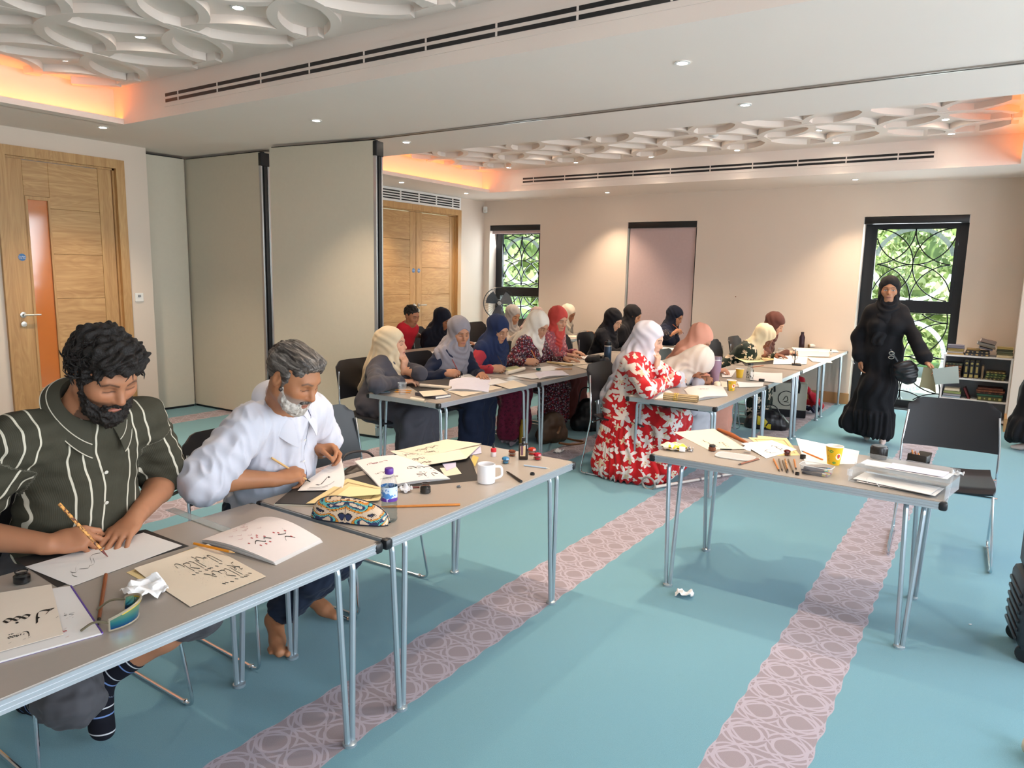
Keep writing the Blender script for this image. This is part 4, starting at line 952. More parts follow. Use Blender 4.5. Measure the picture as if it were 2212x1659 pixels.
# shirt
sd = SDF(); b.torso(sd, g=.018, belly=.035, k=.07, nk=.7); pe = {}
for s_ in (1, -1): pe[s_] = shirt_sleeve(sd, b, s_, .86, g=.016, flare=.016)
for s_ in (1, -1): sd.cut(pe[s_][1], pe[s_][0], .003) if False else None
sd.el(b.neck + b.t * .05 + b.fr * .03, (.060, .062, .070), .012, True, R=b.Rt); sd.cut(-b.t, b.at(0, 0, -.07), .01)
def shirt_uv(P):
    q = (P - b.hip) @ b.Rt; u = q[:, 0] * 1.0 + .012 * np.sin(q[:, 2] * 22 + q[:, 0] * 9); w_ = np.ones(len(P))
    for s_ in (1, -1):
        a, e = b.arm[s_][:2]; m = (seg_d(P, a, e) < .105) & (((P - a) @ nrm(e - a)) > .045); ax = nrm(e - a); sdv = nrm(np.cross(ax, b.fr)); v2 = np.cross(ax, sdv)
        rel = P - a; an_ = np.arctan2(rel @ v2, rel @ sdv); u = np.where(m, an_ * .072 + .05, u)
    return np.stack([u, q[:, 2], w_], 1)
def shirt_disp(P, N):
    q = (P - b.hip) @ b.Rt; d = .0045 * wnoise(P * V3(1, 1, .55), 7, 3) + .003 * wnoise(P, 15, 5); d += .006 * np.exp(-((q[:, 2] - .12) / .09) ** 2) * np.sin(q[:, 2] * 75 + 7 * q[:, 0])
    return d
sdf_obj('shirt', sd, .0065, m_stripes(), man1, disp=shirt_disp, uvw=shirt_uv, it=2)
for s_ in (1, -1):          # sleeve hems
    p, ax = pe[s_]; MB().tube(arc((0, 0, 0), .084, 0, 2 * PI, 26)[:-1], .006, 8, True, frame(b.r, ax, p - np.array(man1.location) - ax * -.050)).build('sleeve_hem', mat('olive_knit_hem', '3A382C', .9), man1)
# collar: two flaps round the neck
def collar(b, m, parent, r0=.066, point=.05, wide=.040, gap=20, lift=.034, piping=None):
    """shirt collar: a stand round the neck folded outwards, with two points at the front"""
    q = MB(); org = np.array(parent.location); ax = nrm(nrm(b.hc - b.neck) * .35 + b.t * .65); fr = nrm(b.fr - ax * (b.fr @ ax)); rt = np.cross(fr, ax); g = math.radians(gap)
    def fn(u, v):
        a = g + (2 * PI - 2 * g) * u; f = (1 + math.cos(a)) / 2; top = .050 - .040 * f; pt = f ** 5
        if v < .4: k = v / .4; rr = r0 + .004 * (1 - k); z = top - .050 * (1 - k)
        else: k = (v - .4) / .6; rr = r0 + .006 + (wide + .034 * pt) * k ** .8; z = top + .003 - (.036 + point * pt) * k + .006 * math.sin(PI * k)
        return b.neck + ax * (z + lift - .026 * f) + (fr * math.cos(a) * 1.06 + rt * math.sin(a)) * rr + fr * (.010 + .020 * pt * max(0, v - .4)) - org
    q.grid(fn, 44, 10, .003); o = q.build('collar', m, parent)
    if piping:
        for vv in (.99, .78): MB().tube([Vector(fn(k / 60, vv)) + Vector(tuple(ax * .0012)) for k in range(61)], .0017, 5).build('collar_piping', piping, o)
    return o
collar(b, mat('olive_knit_collar', '3B392D', .9, bump=.2), man1, r0=.072, point=.050, wide=.050, piping=mat('cream_yarn', 'C9C3B2', .9))
q = MB()
for k in range(4):
    c_ = b.at(.004, .155 + .02 * math.sin(k), b.L * (.74 - .19 * k)) - np.array(man1.location)
    q = MB(); q.lathe([(0, 0), (.0062, 0), (.0065, .002), (.004, .003), (0, .0022)], 12, frame(b.r, b.fr, c_ + b.fr * (.006 + .012 * (k == 2)))); q.build('button', mat('pearl_button', 'CFCBC0', .3), man1)
# shorts and socks
GREYW = m_cloth('dark_grey_shorts_cloth', '4B4A4E')
sd = SDF(); sd.el(b.at(0, -.01, .0), (.205, .155, .14), .05, R=b.Rt)
for s_ in (1, -1):
    h_, kn, an, toe = b.leg[s_]; e = kn + (an - kn) * .10; sd.rc(h_, kn, .112, .088, .04); sd.rc(kn, e, .088, .092, .02)
    sd.cut(nrm(an - kn), e + nrm(an - kn) * .03, .004) if s_ == -1 and False else None
sdf_obj('shorts', sd, .008, GREYW, man1, disp=lambda P, N: .005 * wnoise(P, 9, 11) + .003 * wnoise(P, 20, 4), it=2)
def m_sock():
    t = NT('navy_striped_sock'); a = t.attr('uvw'); sp = t.n('ShaderNodeSeparateXYZ'); t.l(a.outputs['Vector'], sp.inputs[0]); m = t.m_; u = m('MODULO', m('ADD', sp.outputs[0], 2.0), .074)
    w_ = m('LESS_THAN', m('ABSOLUTE', m('SUBTRACT', u, .018)), .0022); bl = m('LESS_THAN', m('ABSOLUTE', m('SUBTRACT', u, .044)), .0024)
    col = t.mix(w_, lin('15161F'), lin('BFC0C4')); col = t.mix(bl, col, lin('6C86B8')); mm = t.base(col, .9, 0, .2); t.bump(t.noise(t.coord('Object'), 600, 2), .2, .001); return mm
SOCK = m_sock()
for s_ in (-1, 1):
    h_, kn, an, toe = b.leg[s_]; td = nrm(toe); top = an + (kn - an) * .36
    sd = SDF(); sd.rc(top, an, .052, .043, .02); sd.el(an - nrm(kn - an) * .01 - (V3(.05, .01, 0) if s_ == -1 else V3(0, 0, -.01)), (.040, .038, .042), .02)
    ball = an + td * .13; sd.rc(an, ball, .043, .038, .03); sd.el(ball + (V3(.028, -.012, -.028) if s_ == -1 else td * .03), (.046, .036, .030) if s_ == -1 else (.04, .04, .032), .03); sd.cut(nrm(kn - an), top, .003)
    ax = nrm(an - kn)
    def suv(P, an=an, ax=ax, td=td):
        u1 = (P - an) @ ax; u2 = (P - an) @ td; u = np.where(u1 < .0, u1, u2); return np.stack([u, u, u], 1)
    sdf_obj('sock', sd, .0045, SOCK, man1, uvw=suv, it=1)
# hair and beard
HAIRM = NT('black_curly_hair'); co = HAIRM.coord('Object'); HAIR1 = HAIRM.base(HAIRM.mix(HAIRM.noise(co, 60, 3), lin('0C0A0A'), lin('221B18')), .5, 0, .35); HAIRM.bump(HAIRM.noise(co, 160, 3, dist=1.5), .8, .004)
W1 = lambda x, y, z: b.hc + b.R @ (V3(x, y, z) * b.hs)
sd = SDF(); sd.el(W1(0, -.018, .040), tuple(q * b.hs for q in (.090, .110, .098)), .02, R=b.R); sd.el(W1(0, .050, .095), tuple(q * b.hs for q in (.078, .060, .045)), .03, R=b.R)
sd.el(W1(0, .090, -.018), tuple(q * b.hs for q in (.066, .085, .090)), .012, True, R=b.R); sd.rc(W1(-.2, .002, -.075), W1(.2, .002, -.075), .072, None, .02, True); sd.cut(-b.R[:, 2], W1(0, 0, -.085), .01)
for x in (-1, 1): sd.rc(W1(x * .071, .022, .02), W1(x * .070, .020, -.045), .013, .011, .012)
for x in (-1, 1): sd.el(W1(x * .088, -.012, -.006), (.018, .020, .032), .008, True, R=b.R)
sdf_obj('hair', sd, .0035, HAIR1, man1, disp=lambda P, N: .0055 * wnoise(P, 26, 21) + .0035 * wnoise(P, 60, 22), it=1)
curls('hair_curls', b, HAIR1, man1, 620, 5, lambda p: p[2] > -.01 + .9 * max(0, p[1]) and (p[1] < .055 or p[2] > .075), ln=.034, rad=.0030)
sd = SDF(); J = lambda p, r, k=.02, sub=False: sd.el(W1(*p), tuple(q * b.hs for q in r), k, sub, R=b.R)
J((0, .046, -.088), (.056, .050, .048), .03); J((0, .078, -.112), (.040, .034, .032), .03)
for x in (-1, 1): sd.rc(W1(x * .066, .018, -.025), W1(x * .046, .058, -.088), .015, .024, .03)
sd.rc(W1(-.026, .094, -.052), W1(0, .101, -.047), .0072, .0066, .006); sd.rc(W1(.026, .094, -.052), W1(0, .101, -.047), .0072, .0066, .006)
for x in (-1, 1): sd.rc(W1(x * .027, .092, -.054), W1(x * .026, .084, -.085), .0085, .010, .012)
J((0, .110, -.067), (.0225, .020, .0125), .006, True); J((-.038, .085, -.018), (.030, .035, .030), .012, True); J((.038, .085, -.018), (.030, .035, .030), .012, True); sd.el(W1(0, -.0, -.12), (.05, .045, .05), .02, True)
sdf_obj('beard', sd, .0032, HAIR1, man1, disp=lambda P, N: .0028 * wnoise(P, 45, 31) + .0022 * wnoise(P, 95, 32), it=1)
# ---------------------------------------------------------------- the man in the white shirt
b = Body((-2.62, 1.96, .54), (-2.42, 1.90, 1.025), .12, (-2.245, 1.825, 1.165), hyaw=.20, pitch=.50, roll=.05, S=1.03, sw=.170, head_s=1.04)
wr = V3(*(-2.330, 1.800, 0.745)); b.setarm(1, wr, elbow=(-2.43, 1.555, .785), hd=V3(*(-2.292, 1.918, 0.760)) - wr, hn=V3(-.2, .55, -.70), pose='pen')
b.setarm(-1, (-2.425, 2.085, .795), elbow=(-2.56, 2.235, .76), hd=(.85, .35, .10), hn=(.25, -.6, -.75), pose='pinch')
b.setleg(1, (-2.43, 1.845, .105), knee=(-2.16, 1.965, .455), toe=(.8, -.5, -.1)); b.setleg(-1, (-2.52, 2.10, .10), knee=(-2.16, 2.10, .47), toe=(.9, .1, -.1))
man2 = person('older man with grey hair and white beard in a white short-sleeved shirt, writing', b); M2 = b
sd = SDF(); add_head(sd, b.hc, b.R, b.hs, jaw=1.02, nose=1.15); neck_ops(sd, b, .058); b.slim(sd); sd.rc(b.sh[1], b.sh[-1], .055, None, .05); sd.rc(b.at(0, 0, b.L * .3), b.hip, .05, .06, .05); b.limbs(sd); b.legs_ops(sd)
h_, kn, an, toe = b.leg[1]; tdir = nrm(toe * V3(1, 1, 0)); tl = np.cross(tdir, V3(0, 0, 1))
for i in range(5): p = an + tdir * (.145 - .008 * i) + tl * (.030 - .0155 * i) * -1 + V3(0, 0, -.075); sd.rc(p, p + tdir * (.030 if i else .036), .0115 if i else .014, .009 if i else .012, .006)
SK2 = 'A5714F'
sdf_obj('body', sd, .0045, SKIN, man2, col=face_col(b.hc, b.R, b.hs, SK2, '96594E', '4A423C', beard=(.30, .27, .25)), it=1, soft=.4)
WSH = m_cloth('white_linen', 'C3C5D0', .03, .8, .18, .0); WSHP2 = WSH
sd = SDF(); b.torso(sd, g=.020, belly=.028, k=.07, nk=.7); pe = {}
for s_ in (1, -1): pe[s_] = shirt_sleeve(sd, b, s_, 1.0 if s_ == 1 else .7, g=.022, flare=.026)
sd.el(b.neck + b.t * .045 + b.fr * .035, (.058, .062, .075), .012, True, R=b.Rt); sd.el(b.at(0, -.01, -.03), (.195, .150, .12), .05, R=b.Rt); sd.cut(-b.t, b.at(0, 0, -.12), .01)
def sh2(P, N):
    q = (P - b.hip) @ b.Rt; rg = lambda f, s_: 1 - 2 * np.abs(wnoise(q * V3(1.5, 1.2, .45), f, s_)); d = .003 * wnoise(P, 6, 13) + .0045 * rg(5, 15) + .003 * rg(10, 17)
    for s_ in (1, -1):
        a, e = b.arm[s_][:2]; m = np.clip(1 - seg_d(P, a, e) / .12, 0, 1); t = seg_t(P, a, e); d += m * .013 * np.sin(t * 30 + 14 * (P @ b.fr) + 8 * (P @ b.t)) * np.clip(t * 2, 0, 1)
    d += .007 * np.exp(-((q[:, 2] - .10) / .08) ** 2) * np.sin(q[:, 2] * 80 + 12 * q[:, 0]); d += .0022 * np.clip(1 - np.abs(q[:, 0]) / .014, 0, 1) * (q[:, 1] > .03); return d
t = NT('white_linen_stitched'); a_ = t.attr('uvw'); sp = t.n('ShaderNodeSeparateXYZ'); t.l(a_.outputs['Vector'], sp.inputs[0]); m = t.m_; X_0, Z_0 = sp.outputs[0], sp.outputs[2]
near = lambda v, c, w_: m('LESS_THAN', m('ABSOLUTE', m('SUBTRACT', v, c)), w_); both = lambda *q: q[0] if len(q) == 1 else m('MULTIPLY', q[0], both(*q[1:])); fr_ = m('GREATER_THAN', sp.outputs[1], .02)
ln = both(near(X_0, .012, .0016), fr_); pk = m('MAXIMUM', both(near(Z_0, .29, .0012), near(X_0, -.095, .045), fr_), m('MAXIMUM', both(near(X_0, -.050, .0010), near(Z_0, .235, .055), fr_), both(near(X_0, -.140, .0010), near(Z_0, .235, .055), fr_)))
co = t.coord('Object'); col = t.mix(t.noise(co, 14, 4), lin('BDBFCB'), lin('CBCDD8')); col = t.mix(m('MULTIPLY', pk, .35), col, lin('9DA2B4')); col = t.mix(ln, col, lin('3E4560')); WSHP = t.base(col, .8, 0, .25); t.bump(t.noise(co, 700, 2), .2, .001)
sdf_obj('shirt', sd, .006, WSHP, man2, disp=sh2, it=2, uvw=lambda P: (P - b.hip) @ b.Rt)
collar(b, WSHP2, man2, r0=.068, point=.060, wide=.048, lift=.018)
org = np.array(man2.location)
for k in range(4): MB().lathe([(0, 0), (.0055, 0), (.0058, .002), (0, .0022)], 12, frame(b.r, b.fr, b.at(0.002, .150 + .018 * math.sin(PI * k / 4), b.L * (.82 - .19 * k)) - org)).build('button', mat('white_button', 'E4E2DC', .3), man2)
sd = SDF(); sd.el(b.at(0, -.01, -.01), (.185, .145, .12), .05, R=b.Rt)
for s_ in (1, -1):
    h_, kn, an, toe = b.leg[s_]; sd.chain([h_, kn, kn + (an - kn) * .4, an + (kn - an) * .10], [.105, .078, .078, .066], .03); sd.cut(nrm(an - kn), an + (kn - an) * .08, .004) if s_ == 1 else None
sdf_obj('jeans', sd, .007, m_cloth('dark_blue_denim', '1F2738'), man2, disp=lambda P, N: .004 * wnoise(P, 12, 41) + .002 * wnoise(P, 28, 4), it=2)
W1 = lambda x, y, z: b.hc + b.R @ (V3(x, y, z) * b.hs)
HM = NT('grey_streaked_hair'); co = HM.attr('uvw').outputs['Vector']; ns = HM.noise(co, 75, 4, dist=1.0); HAIR2 = HM.base(HM.ramp(ns, [(.36, lin('2A2523')), (.54, lin('5A544F')), (.74, lin('98918A'))]), .5, 0, .35); HM.bump(HM.noise(co, 220, 3, dist=1.0), .8, .002)
sd = SDF(); sd.el(W1(0, -.020, .038), tuple(q * b.hs for q in (.083, .104, .092)), .02, R=b.R); sd.el(W1(0, .040, .088), tuple(q * b.hs for q in (.066, .050, .034)), .03, R=b.R)
sd.el(W1(0, .094, -.018), tuple(q * b.hs for q in (.066, .088, .094)), .012, True, R=b.R); sd.rc(W1(-.2, .000, -.075), W1(.2, .000, -.075), .070, None, .02, True); sd.cut(-b.R[:, 2], W1(0, 0, -.085), .01)
for x in (-1, 1): sd.rc(W1(x * .068, .020, .02), W1(x * .068, .018, -.035), .011, .008, .012)
for x in (-1, 1): sd.el(W1(x * .086, -.012, -.006), (.018, .020, .032), .008, True, R=b.R)
sdf_obj('hair', sd, .0035, HAIR2, man2, disp=lambda P, N: .0030 * wnoise((P - b.hc) @ b.R @ np.array(((1, 0, .3), (0, .28, 0), (0, 0, 1))), 30, 51) + .0016 * wnoise((P - b.hc) @ b.R @ np.array(((1, .3, 0), (0, .2, 0), (0, 0, 1))), 75, 52), it=1, uvw=lambda P: ((P - b.hc) @ b.R) * V3(1, .22, 1))
BM = NT('white_grey_beard'); co = BM.coord('Object'); BEARD2 = BM.base(BM.ramp(BM.noise(co, 75, 4), [(.35, lin('8F8780')), (.7, lin('D8D3CB'))]), .6, 0, .3); BM.bump(BM.noise(co, 260, 3), .7, .002)
sd = SDF(); J = lambda p, r, k=.02, sub=False: sd.el(W1(*p), tuple(q * b.hs for q in r), k, sub, R=b.R)
J((0, .045, -.078), (.052, .047, .040), .03); J((0, .074, -.098), (.032, .026, .024), .03)
for x in (-1, 1): sd.rc(W1(x * .064, .018, -.028), W1(x * .044, .055, -.084), .011, .017, .03)
for x in (-1, 1): sd.rc(W1(x * .027, .092, -.054), W1(x * .024, .084, -.082), .007, .009, .012)
J((0, .110, -.066), (.0225, .020, .0125), .006, True); J((-.038, .085, -.022), (.030, .035, .030), .012, True); J((.038, .085, -.022), (.030, .035, .030), .012, True); sd.el(W1(0, -.0, -.12), (.05, .045, .05), .02, True)
sdf_obj('beard', sd, .0034, BEARD2, man2, disp=lambda P, N: .0018 * wnoise(P, 60, 61), it=1)
sd = SDF(); sd.rc(W1(-.026, .0945, -.0525), W1(0, .1015, -.0475), .0066, .006, .006); sd.rc(W1(.026, .0945, -.0525), W1(0, .1015, -.0475), .0066, .006, .006)
sdf_obj('moustache', sd, .0026, HAIR2, man2, disp=lambda P, N: .001 * wnoise(P, 90, 62), it=1, uvw=lambda P: P)
# ---------------------------------------------------------------- seated women, a boy and the standing woman
def drape(b, style, L=1.0):
    """headscarf as a solid shell round head, neck and shoulders, opened at the face"""
    W = lambda x, y, z: b.hc + b.R @ (V3(x, y, z) * b.hs); s = b.hs; sd = SDF(); E = lambda p, r, k=.02, sub=False: sd.el(W(*p), tuple(q * s for q in r), k, sub, R=b.R)
    E((0, -.024, .038), (.096, .120, .104), .02); E((0, .010, -.052), (.086, .088, .084), .04); nb = b.neck - b.t * .01
    sd.rc(W(0, -.022, -.065), nb, .078 * s, .088, .05)
    sd.rc(b.sh[1] - b.r * .02, nb, .066, .085, .06); sd.rc(b.sh[-1] + b.r * .02, nb, .066, .085, .06)
    if style == 'wrap':
        sd.rc(nb + b.fr * .03, b.at(.01, .085, b.L * .72), .088, .075, .05); sd.rc(b.at(.03, .10, b.L * .8), b.at(.05, .135, b.L * (.72 - .34 * L)), .060, .055, .04, flat=(b.fr, .6))
    if style == 'cape':
        sd.rc(nb + b.fr * .02, b.at(0, .045, b.L * (.75 - .25 * L)), .114, .162, .06, flat=(b.r, 1.18))
        for x in (-1, 1): sd.rc(b.sh[x], b.sh[x] - b.t * .16 * L + b.fr * .02, .082, .088, .05)
        sd.rc(nb - b.fr * .03, b.at(0, -.05, b.L * (.75 - .2 * L)), .09, .13, .06)
    if style == 'long':
        sd.rc(W(0, -.06, .03), b.at(0, -.10, b.L * .75), .075, .10, .06); sd.rc(b.at(0, -.10, b.L * .78), b.at(0, -.155, b.L * (.7 - .55 * L)), .10, .085, .05, flat=(b.fr, .55)); sd.rc(nb + b.fr * .04, b.at(0, .10, b.L * .66), .085, .06, .05)
    sd.el(W(0, .105, -.020), tuple(q * s for q in (.0575, .085, .082)), .014, True, R=b.R); sd.el(W(0, .150, -.03), tuple(q * s for q in (.064, .09, .092)), .02, True, R=b.R); return sd
def drape_disp(b, seed, amp=1.0):
    chin = b.hc + b.R @ V3(0, .075, -.105) * b.hs
    def f(P, N):
        q = (P - b.hc) @ b.R / b.hs; hd = np.linalg.norm(q - V3(0, -.02, .03), axis=1); w_ = np.clip((hd - .105) / .06, 0, 1); dc = np.linalg.norm(P - chin, axis=1)
        tq = (P - b.neck) @ b.Rt; an = np.arctan2(tq[:, 0], tq[:, 1]); nz = wnoise(P, 4, seed)
        f1 = np.sin(dc * 2 * PI * 20 + 1.8 * nz + 1.4 * q[:, 0] * 10); f2 = np.sin(an * 9 + 3 * nz + tq[:, 2] * 10); dn = np.clip((.26 - dc) / .16, 0, 1)
        return amp * (w_ * (.0066 * f1 * dn + .0085 * f2 * (1 - dn)) + .0028 * np.sin(q[:, 1] * 60 + q[:, 2] * 75 + 2 * nz) * (1 - w_) + .002 * nz)
    return f
def glasses(b, parent, col='C9A98A'):
    q = MB(); W = lambda x, y, z: b.hc + b.R @ (V3(x, y, z) * b.hs) - np.array(parent.location)
    for x in (-1, 1):
        q.tube([W(x * .034 + .022 * math.cos(a), .101 - .006 * abs(math.cos(a)), .000 + .019 * math.sin(a)) for a in np.linspace(0, 2 * PI, 21)[:-1]], .0013, 5, True)
        q.tube([W(x * .056, .096, .004), W(x * .074, .05, .006), W(x * .080, -.01, .004)], .0013, 5)
    q.tube([W(-.012, .103, .004), W(0, .106, .007), W(.012, .103, .004)], .0012, 5); o = q.build('glasses', mat('spectacle_wire', col, .3, .8), parent); o['kind'] = 'stuff'
def uvmap(b, s=1.0):
    d1 = nrm(b.f * .75 - b.r * .55)
    return lambda P: np.stack([((P - b.hip) @ d1) * s + 9, ((P - b.hip) @ V3(0, 0, 1)) * s + 9, P[:, 0] * 0], 1)
def woman(label, head, yaw, pitch, scarf, dress, style, R=None, Lh=None, hyaw=None, hip=None, skin='B98463', h=.0078, hc=.0115, skirt=None, slen=1.0, eyes='down', spec=False, roll=0., S=.98, legs=True, cuff=1.0, bare=False, knees=None, sleeve=None, lip='A5635C'):
    f = V3(math.cos(yaw), math.sin(yaw), 0); hd = V3(*head); n = head_frame(yaw, pitch * .6); neck = hd + n @ V3(0, -.035, -.150)
    hip = V3(hd[0] - f[0] * .20, hd[1] - f[1] * .20, .515) if hip is None else V3(*hip)
    b = Body(hip, neck, yaw, hd, hyaw, pitch, roll, S, .155, 1.0)
    for side, a in ((1, R), (-1, Lh)):
        if a is not None and isinstance(a['w'], str):
            ch = b.hc + b.R @ V3(0, .072, -.100) * b.hs; a['w'] = ch + f * .030 + V3(0, -.01, -.105)
        if a is not None: b.setarm(side, a['w'], pole=a.get('pole', -f * .4 + V3(0, 0, -.7) + np.cross(f, V3(0, 0, 1)) * side * .6), hd=a.get('d', f), hn=a.get('n', (0, 0, -1)), pose=a.get('pose', 'relaxed'), elbow=a.get('e'))
    p = person(label, b); sd = SDF(); add_head(sd, b.hc, b.R, b.hs, ears=False, jaw=.95, nose=.95); neck_ops(sd, b, .048); b.slim(sd); b.limbs(sd, slim=True)
    if bare:
        for sd_ in (1, -1):
            k0 = b.hip + b.r * sd_ * .10; 
    cf = face_col(b.hc, b.R, b.hs, skin, lip, '1E1512', eyes=eyes); sdf_obj('body', sd, h, SKIN, p, col=cf, it=1, soft=.35)
    sd = SDF(); b.torso(sd, g=.018, bust=.012, k=.07)
    sp = sleeve or dress; ssd = sd if sleeve is None else SDF()
    for side in b.arm:
        a, e, w_ = b.arm[side][:3]; w2 = e + (w_ - e) * (R if side == 1 else Lh).get('cuff', cuff) * .93; ssd.rc(a, e, .070 * S, .060 * S, .04); ssd.rc(e, w2, .058 * S, .044 * S, .03)
    if legs:
        tgt = sd if skirt is None else SDF(); kn = knees or [(.42, .10, .50), (.42, -.10, .50)]; mids = []
        for (kf, kl, kz) in kn:
            h0 = b.hip + b.r * (.08 if kl > 0 else -.08); K = V3(b.hip[0], b.hip[1], 0) + b.f * kf + b.r * kl + V3(0, 0, kz - .03); A_ = K + b.f * -.02 + V3(0, 0, -K[2] + .13); tgt.rc(h0, K, .115, .088, .05); tgt.rc(K, A_, .088, .105, .06); mids.append((K, A_))
        (K1, A1), (K2, A2) = mids; tgt.rc(K1 * .5 + K2 * .5, A1 * .5 + A2 * .5, .085, .10, .08); tgt.rc(b.hip, K1 * .5 + K2 * .5, .11, .07, .08); tgt.cut(V3(0, 0, -1), V3(0, 0, .055), .005)
    def dd(P, N):
        q = P - b.hip; low = np.clip((.52 - P[:, 2]) / .1, 0, 1); fo = np.clip(q @ b.f / .3, 0, 1)
        d = .0035 * wnoise(P, 7, 3) + .0025 * wnoise(P, 15, 7) + low * .010 * np.sin((q @ b.r) * 52 + (q @ b.f) * 44 + 2 * wnoise(P, 3, 9))
        for side in b.arm:
            a, e, w_ = b.arm[side][:3]; m = np.clip(1 - seg_d(P, a, e) / .10, 0, 1) + np.clip(1 - seg_d(P, e, w_) / .08, 0, 1); d += np.clip(m, 0, 1) * .005 * np.sin((P @ nrm(w_ - a)) * 95 + 2 * wnoise(P, 5, 5))
        return d
    if sleeve is not None: sdf_obj('sleeves', ssd, hc, sleeve, p, disp=dd, uvw=uvmap(b), it=2)
    sdf_obj('dress' if skirt is None else 'tunic', sd, hc, dress, p, disp=dd, uvw=uvmap(b), it=2)
    if legs and skirt is not None: sdf_obj('skirt', tgt, hc, skirt, p, disp=dd, uvw=uvmap(b), it=2)
    sdf_obj('headscarf', drape(b, style, slen), hc * .76, scarf, p, disp=drape_disp(b, int(abs(hd[1]) * 100) % 97, 1.0), it=1, uvw=uvmap(b))
    if spec: glasses(b, p)
    return p, b
X_ = V3(1, 0, 0)
MC = m_cloth
FLOR = m_flora('red_white_leaf_print', 'B5141B', [('D3CBC6', 7.5, .52, 5), ('D3CBC6', 12, .30, 3), ('C8B79C', 9, .24, 4)], 8)
MAROON = m_flora('maroon_ditsy_print', '431019', [('B9A3A0', 34, .30, 4), ('8A2130', 22, .34, 5), ('6E7FA0', 40, .22, 3)], 20)
ROSE = m_flora('rose_print', '9C4A52', [('C98A86', 26, .34, 4), ('6E5560', 30, .30, 3)], 18)
DGREEN = m_flora('dark_green_blossom_print', '14241C', [('E0CDB5', 9.5, .42, 4), ('C7AE93', 12, .24, 3)], 10)
PURP = m_flora('wine_print', '6E1A36', [('53122B', 26, .40, 4)], 18)
FOLK = {}
def put(key, *a, **k): FOLK[key] = woman(*a, **k)
put('beige', 'woman in a beige headscarf resting her chin on her hand', (-3.950, 4.184, 1.009), .05, -.02, MC('beige_scarf', 'C9B699'), MC('charcoal_dress', '45434A'), 'long', hyaw=.36, hip=(-4.06, 4.12, .515), skin='C9977A', slen=.9, h=.0062, hc=.0105,
    Lh=dict(w='chin', cuff=.30, e=(-3.720, 4.235, 0.793), d=(.10, .05, 1), n=(-.9, -.1, .2), pose='chin'), R=dict(w=(-3.830, 4.159, 0.725), e=(-3.644, 3.687, 0.770), d=(.75, .65, 0), pose='relaxed'))
put('grey', 'woman in a grey headscarf and navy jumper, writing with a pencil', (-3.930, 5.006, 1.056), 0, .28, MC('grey_scarf', '858087'), MC('navy_jumper', '1B2135'), 'cape', hyaw=-.42, skin='B07C5E', slen=.85, h=.0062, hc=.0105, skirt=MC('navy_skirt', '1C2338'),
    R=dict(w=(-3.834, 4.699, 0.735), d=(.75, .5, 0), n=(-.3, .75, -.62), pose='pen'), Lh=dict(w=(-3.617, 4.919, 0.725), d=(.7, -.6, -.1), pose='flat'))
put('navy', 'woman in a long navy headscarf and glasses with a black watch', (-3.900, 5.558, 1.054), 0, .42, MC('navy_scarf', '1E2A4B'), MC('navy_dress', '1C2544'), 'cape', hyaw=-.18, skin='B98A6C', slen=1.5, h=.0062, hc=.0105, skirt=PURP, sleeve=MC('red_sleeve', 'A4303A'), spec=True,
    R=dict(w=(-3.720, 5.212, 0.735), d=(.8, .5, 0), n=(-.3, .75, -.62), pose='pen'))
put('maroon', 'woman in a white headscarf and maroon flowered dress, writing', (-3.880, 6.249, 1.061), 0, .50, MC('white_scarf', 'DDD5C9'), MAROON, 'long', hyaw=-.15, skin='C08E70', slen=.7, h=.0062, hc=.0105, spec=True,
    R=dict(w=(-3.779, 5.857, 0.735), d=(.85, .4, 0), n=(-.3, .75, -.62), pose='pen'), Lh=dict(w=(-3.66, 6.42, .725), pose='flat'))
put('coral', 'woman in a coral red headscarf reaching across the table', (-3.950, 6.756, 1.098), 0, .34, MC('coral_scarf', 'BE4740'), ROSE, 'wrap', hyaw=-.30, skin='C89678', slen=1.1, h=.0062, hc=.0105, skirt=MC('rose_skirt', '7C4340'),
    R=dict(w=(-3.776, 6.637, 0.740), d=(.9, .15, -.05), pose='flat'), Lh=dict(w=(-3.848, 6.945, 0.740), d=(.9, -.25, -.05), pose='flat'))
put('red', 'woman in a long white headscarf and red dress with white leaves', (-2.270, 5.319, 1.088), .03, .30, MC('white_drape', 'C9C4CC', vs=5), FLOR, 'long', hyaw=.12, hip=(-2.46, 5.26, .53), skin='CFA48C', slen=1.1, S=1.06, h=.0062, hc=.0105,
    R=dict(w=(-2.200, 5.609, 0.735), e=(-2.083, 4.876, 0.760), d=(.9, .3, 0), n=(-.3, .75, -.62), pose='pen'), Lh=dict(w='chin', e=(-2.16, 5.56, .76), d=(.10, -.05, 1), n=(-.9, -.1, .2), pose='chin'), knees=[(.44, .12, .52), (.44, -.12, .52)])
put('low', 'person in a white headscarf bending low over the table', (-2.030, 5.777, 0.873), .05, 1.25, MC('cream_white_scarf', 'CDC2B8', vs=5), MC('grey_white_tunic', 'B9B6BE'), 'long', hyaw=.15, hip=(-2.47, 5.92, .52), skin='A97355', slen=.45, skirt=MC('pale_grey_trousers', 'B4B2B8'),
    R=dict(w=(-2.02, 5.80, .735), d=(.8, .5, 0), n=(-.3, .75, -.62), pose='pen'))
put('pink', 'woman in a salmon pink headscarf bending over the table', (-2.280, 6.499, 1.013), .05, .72, MC('salmon_scarf', 'DA9C86', vs=6), MC('dusty_pink_dress', 'C98F7C'), 'cape', hyaw=.10, hip=(-2.52, 6.62, .52), skin='C48C70', slen=.8,
    R=dict(w=(-2.12, 6.55, .735), d=(.8, .4, 0), pose='pen'))
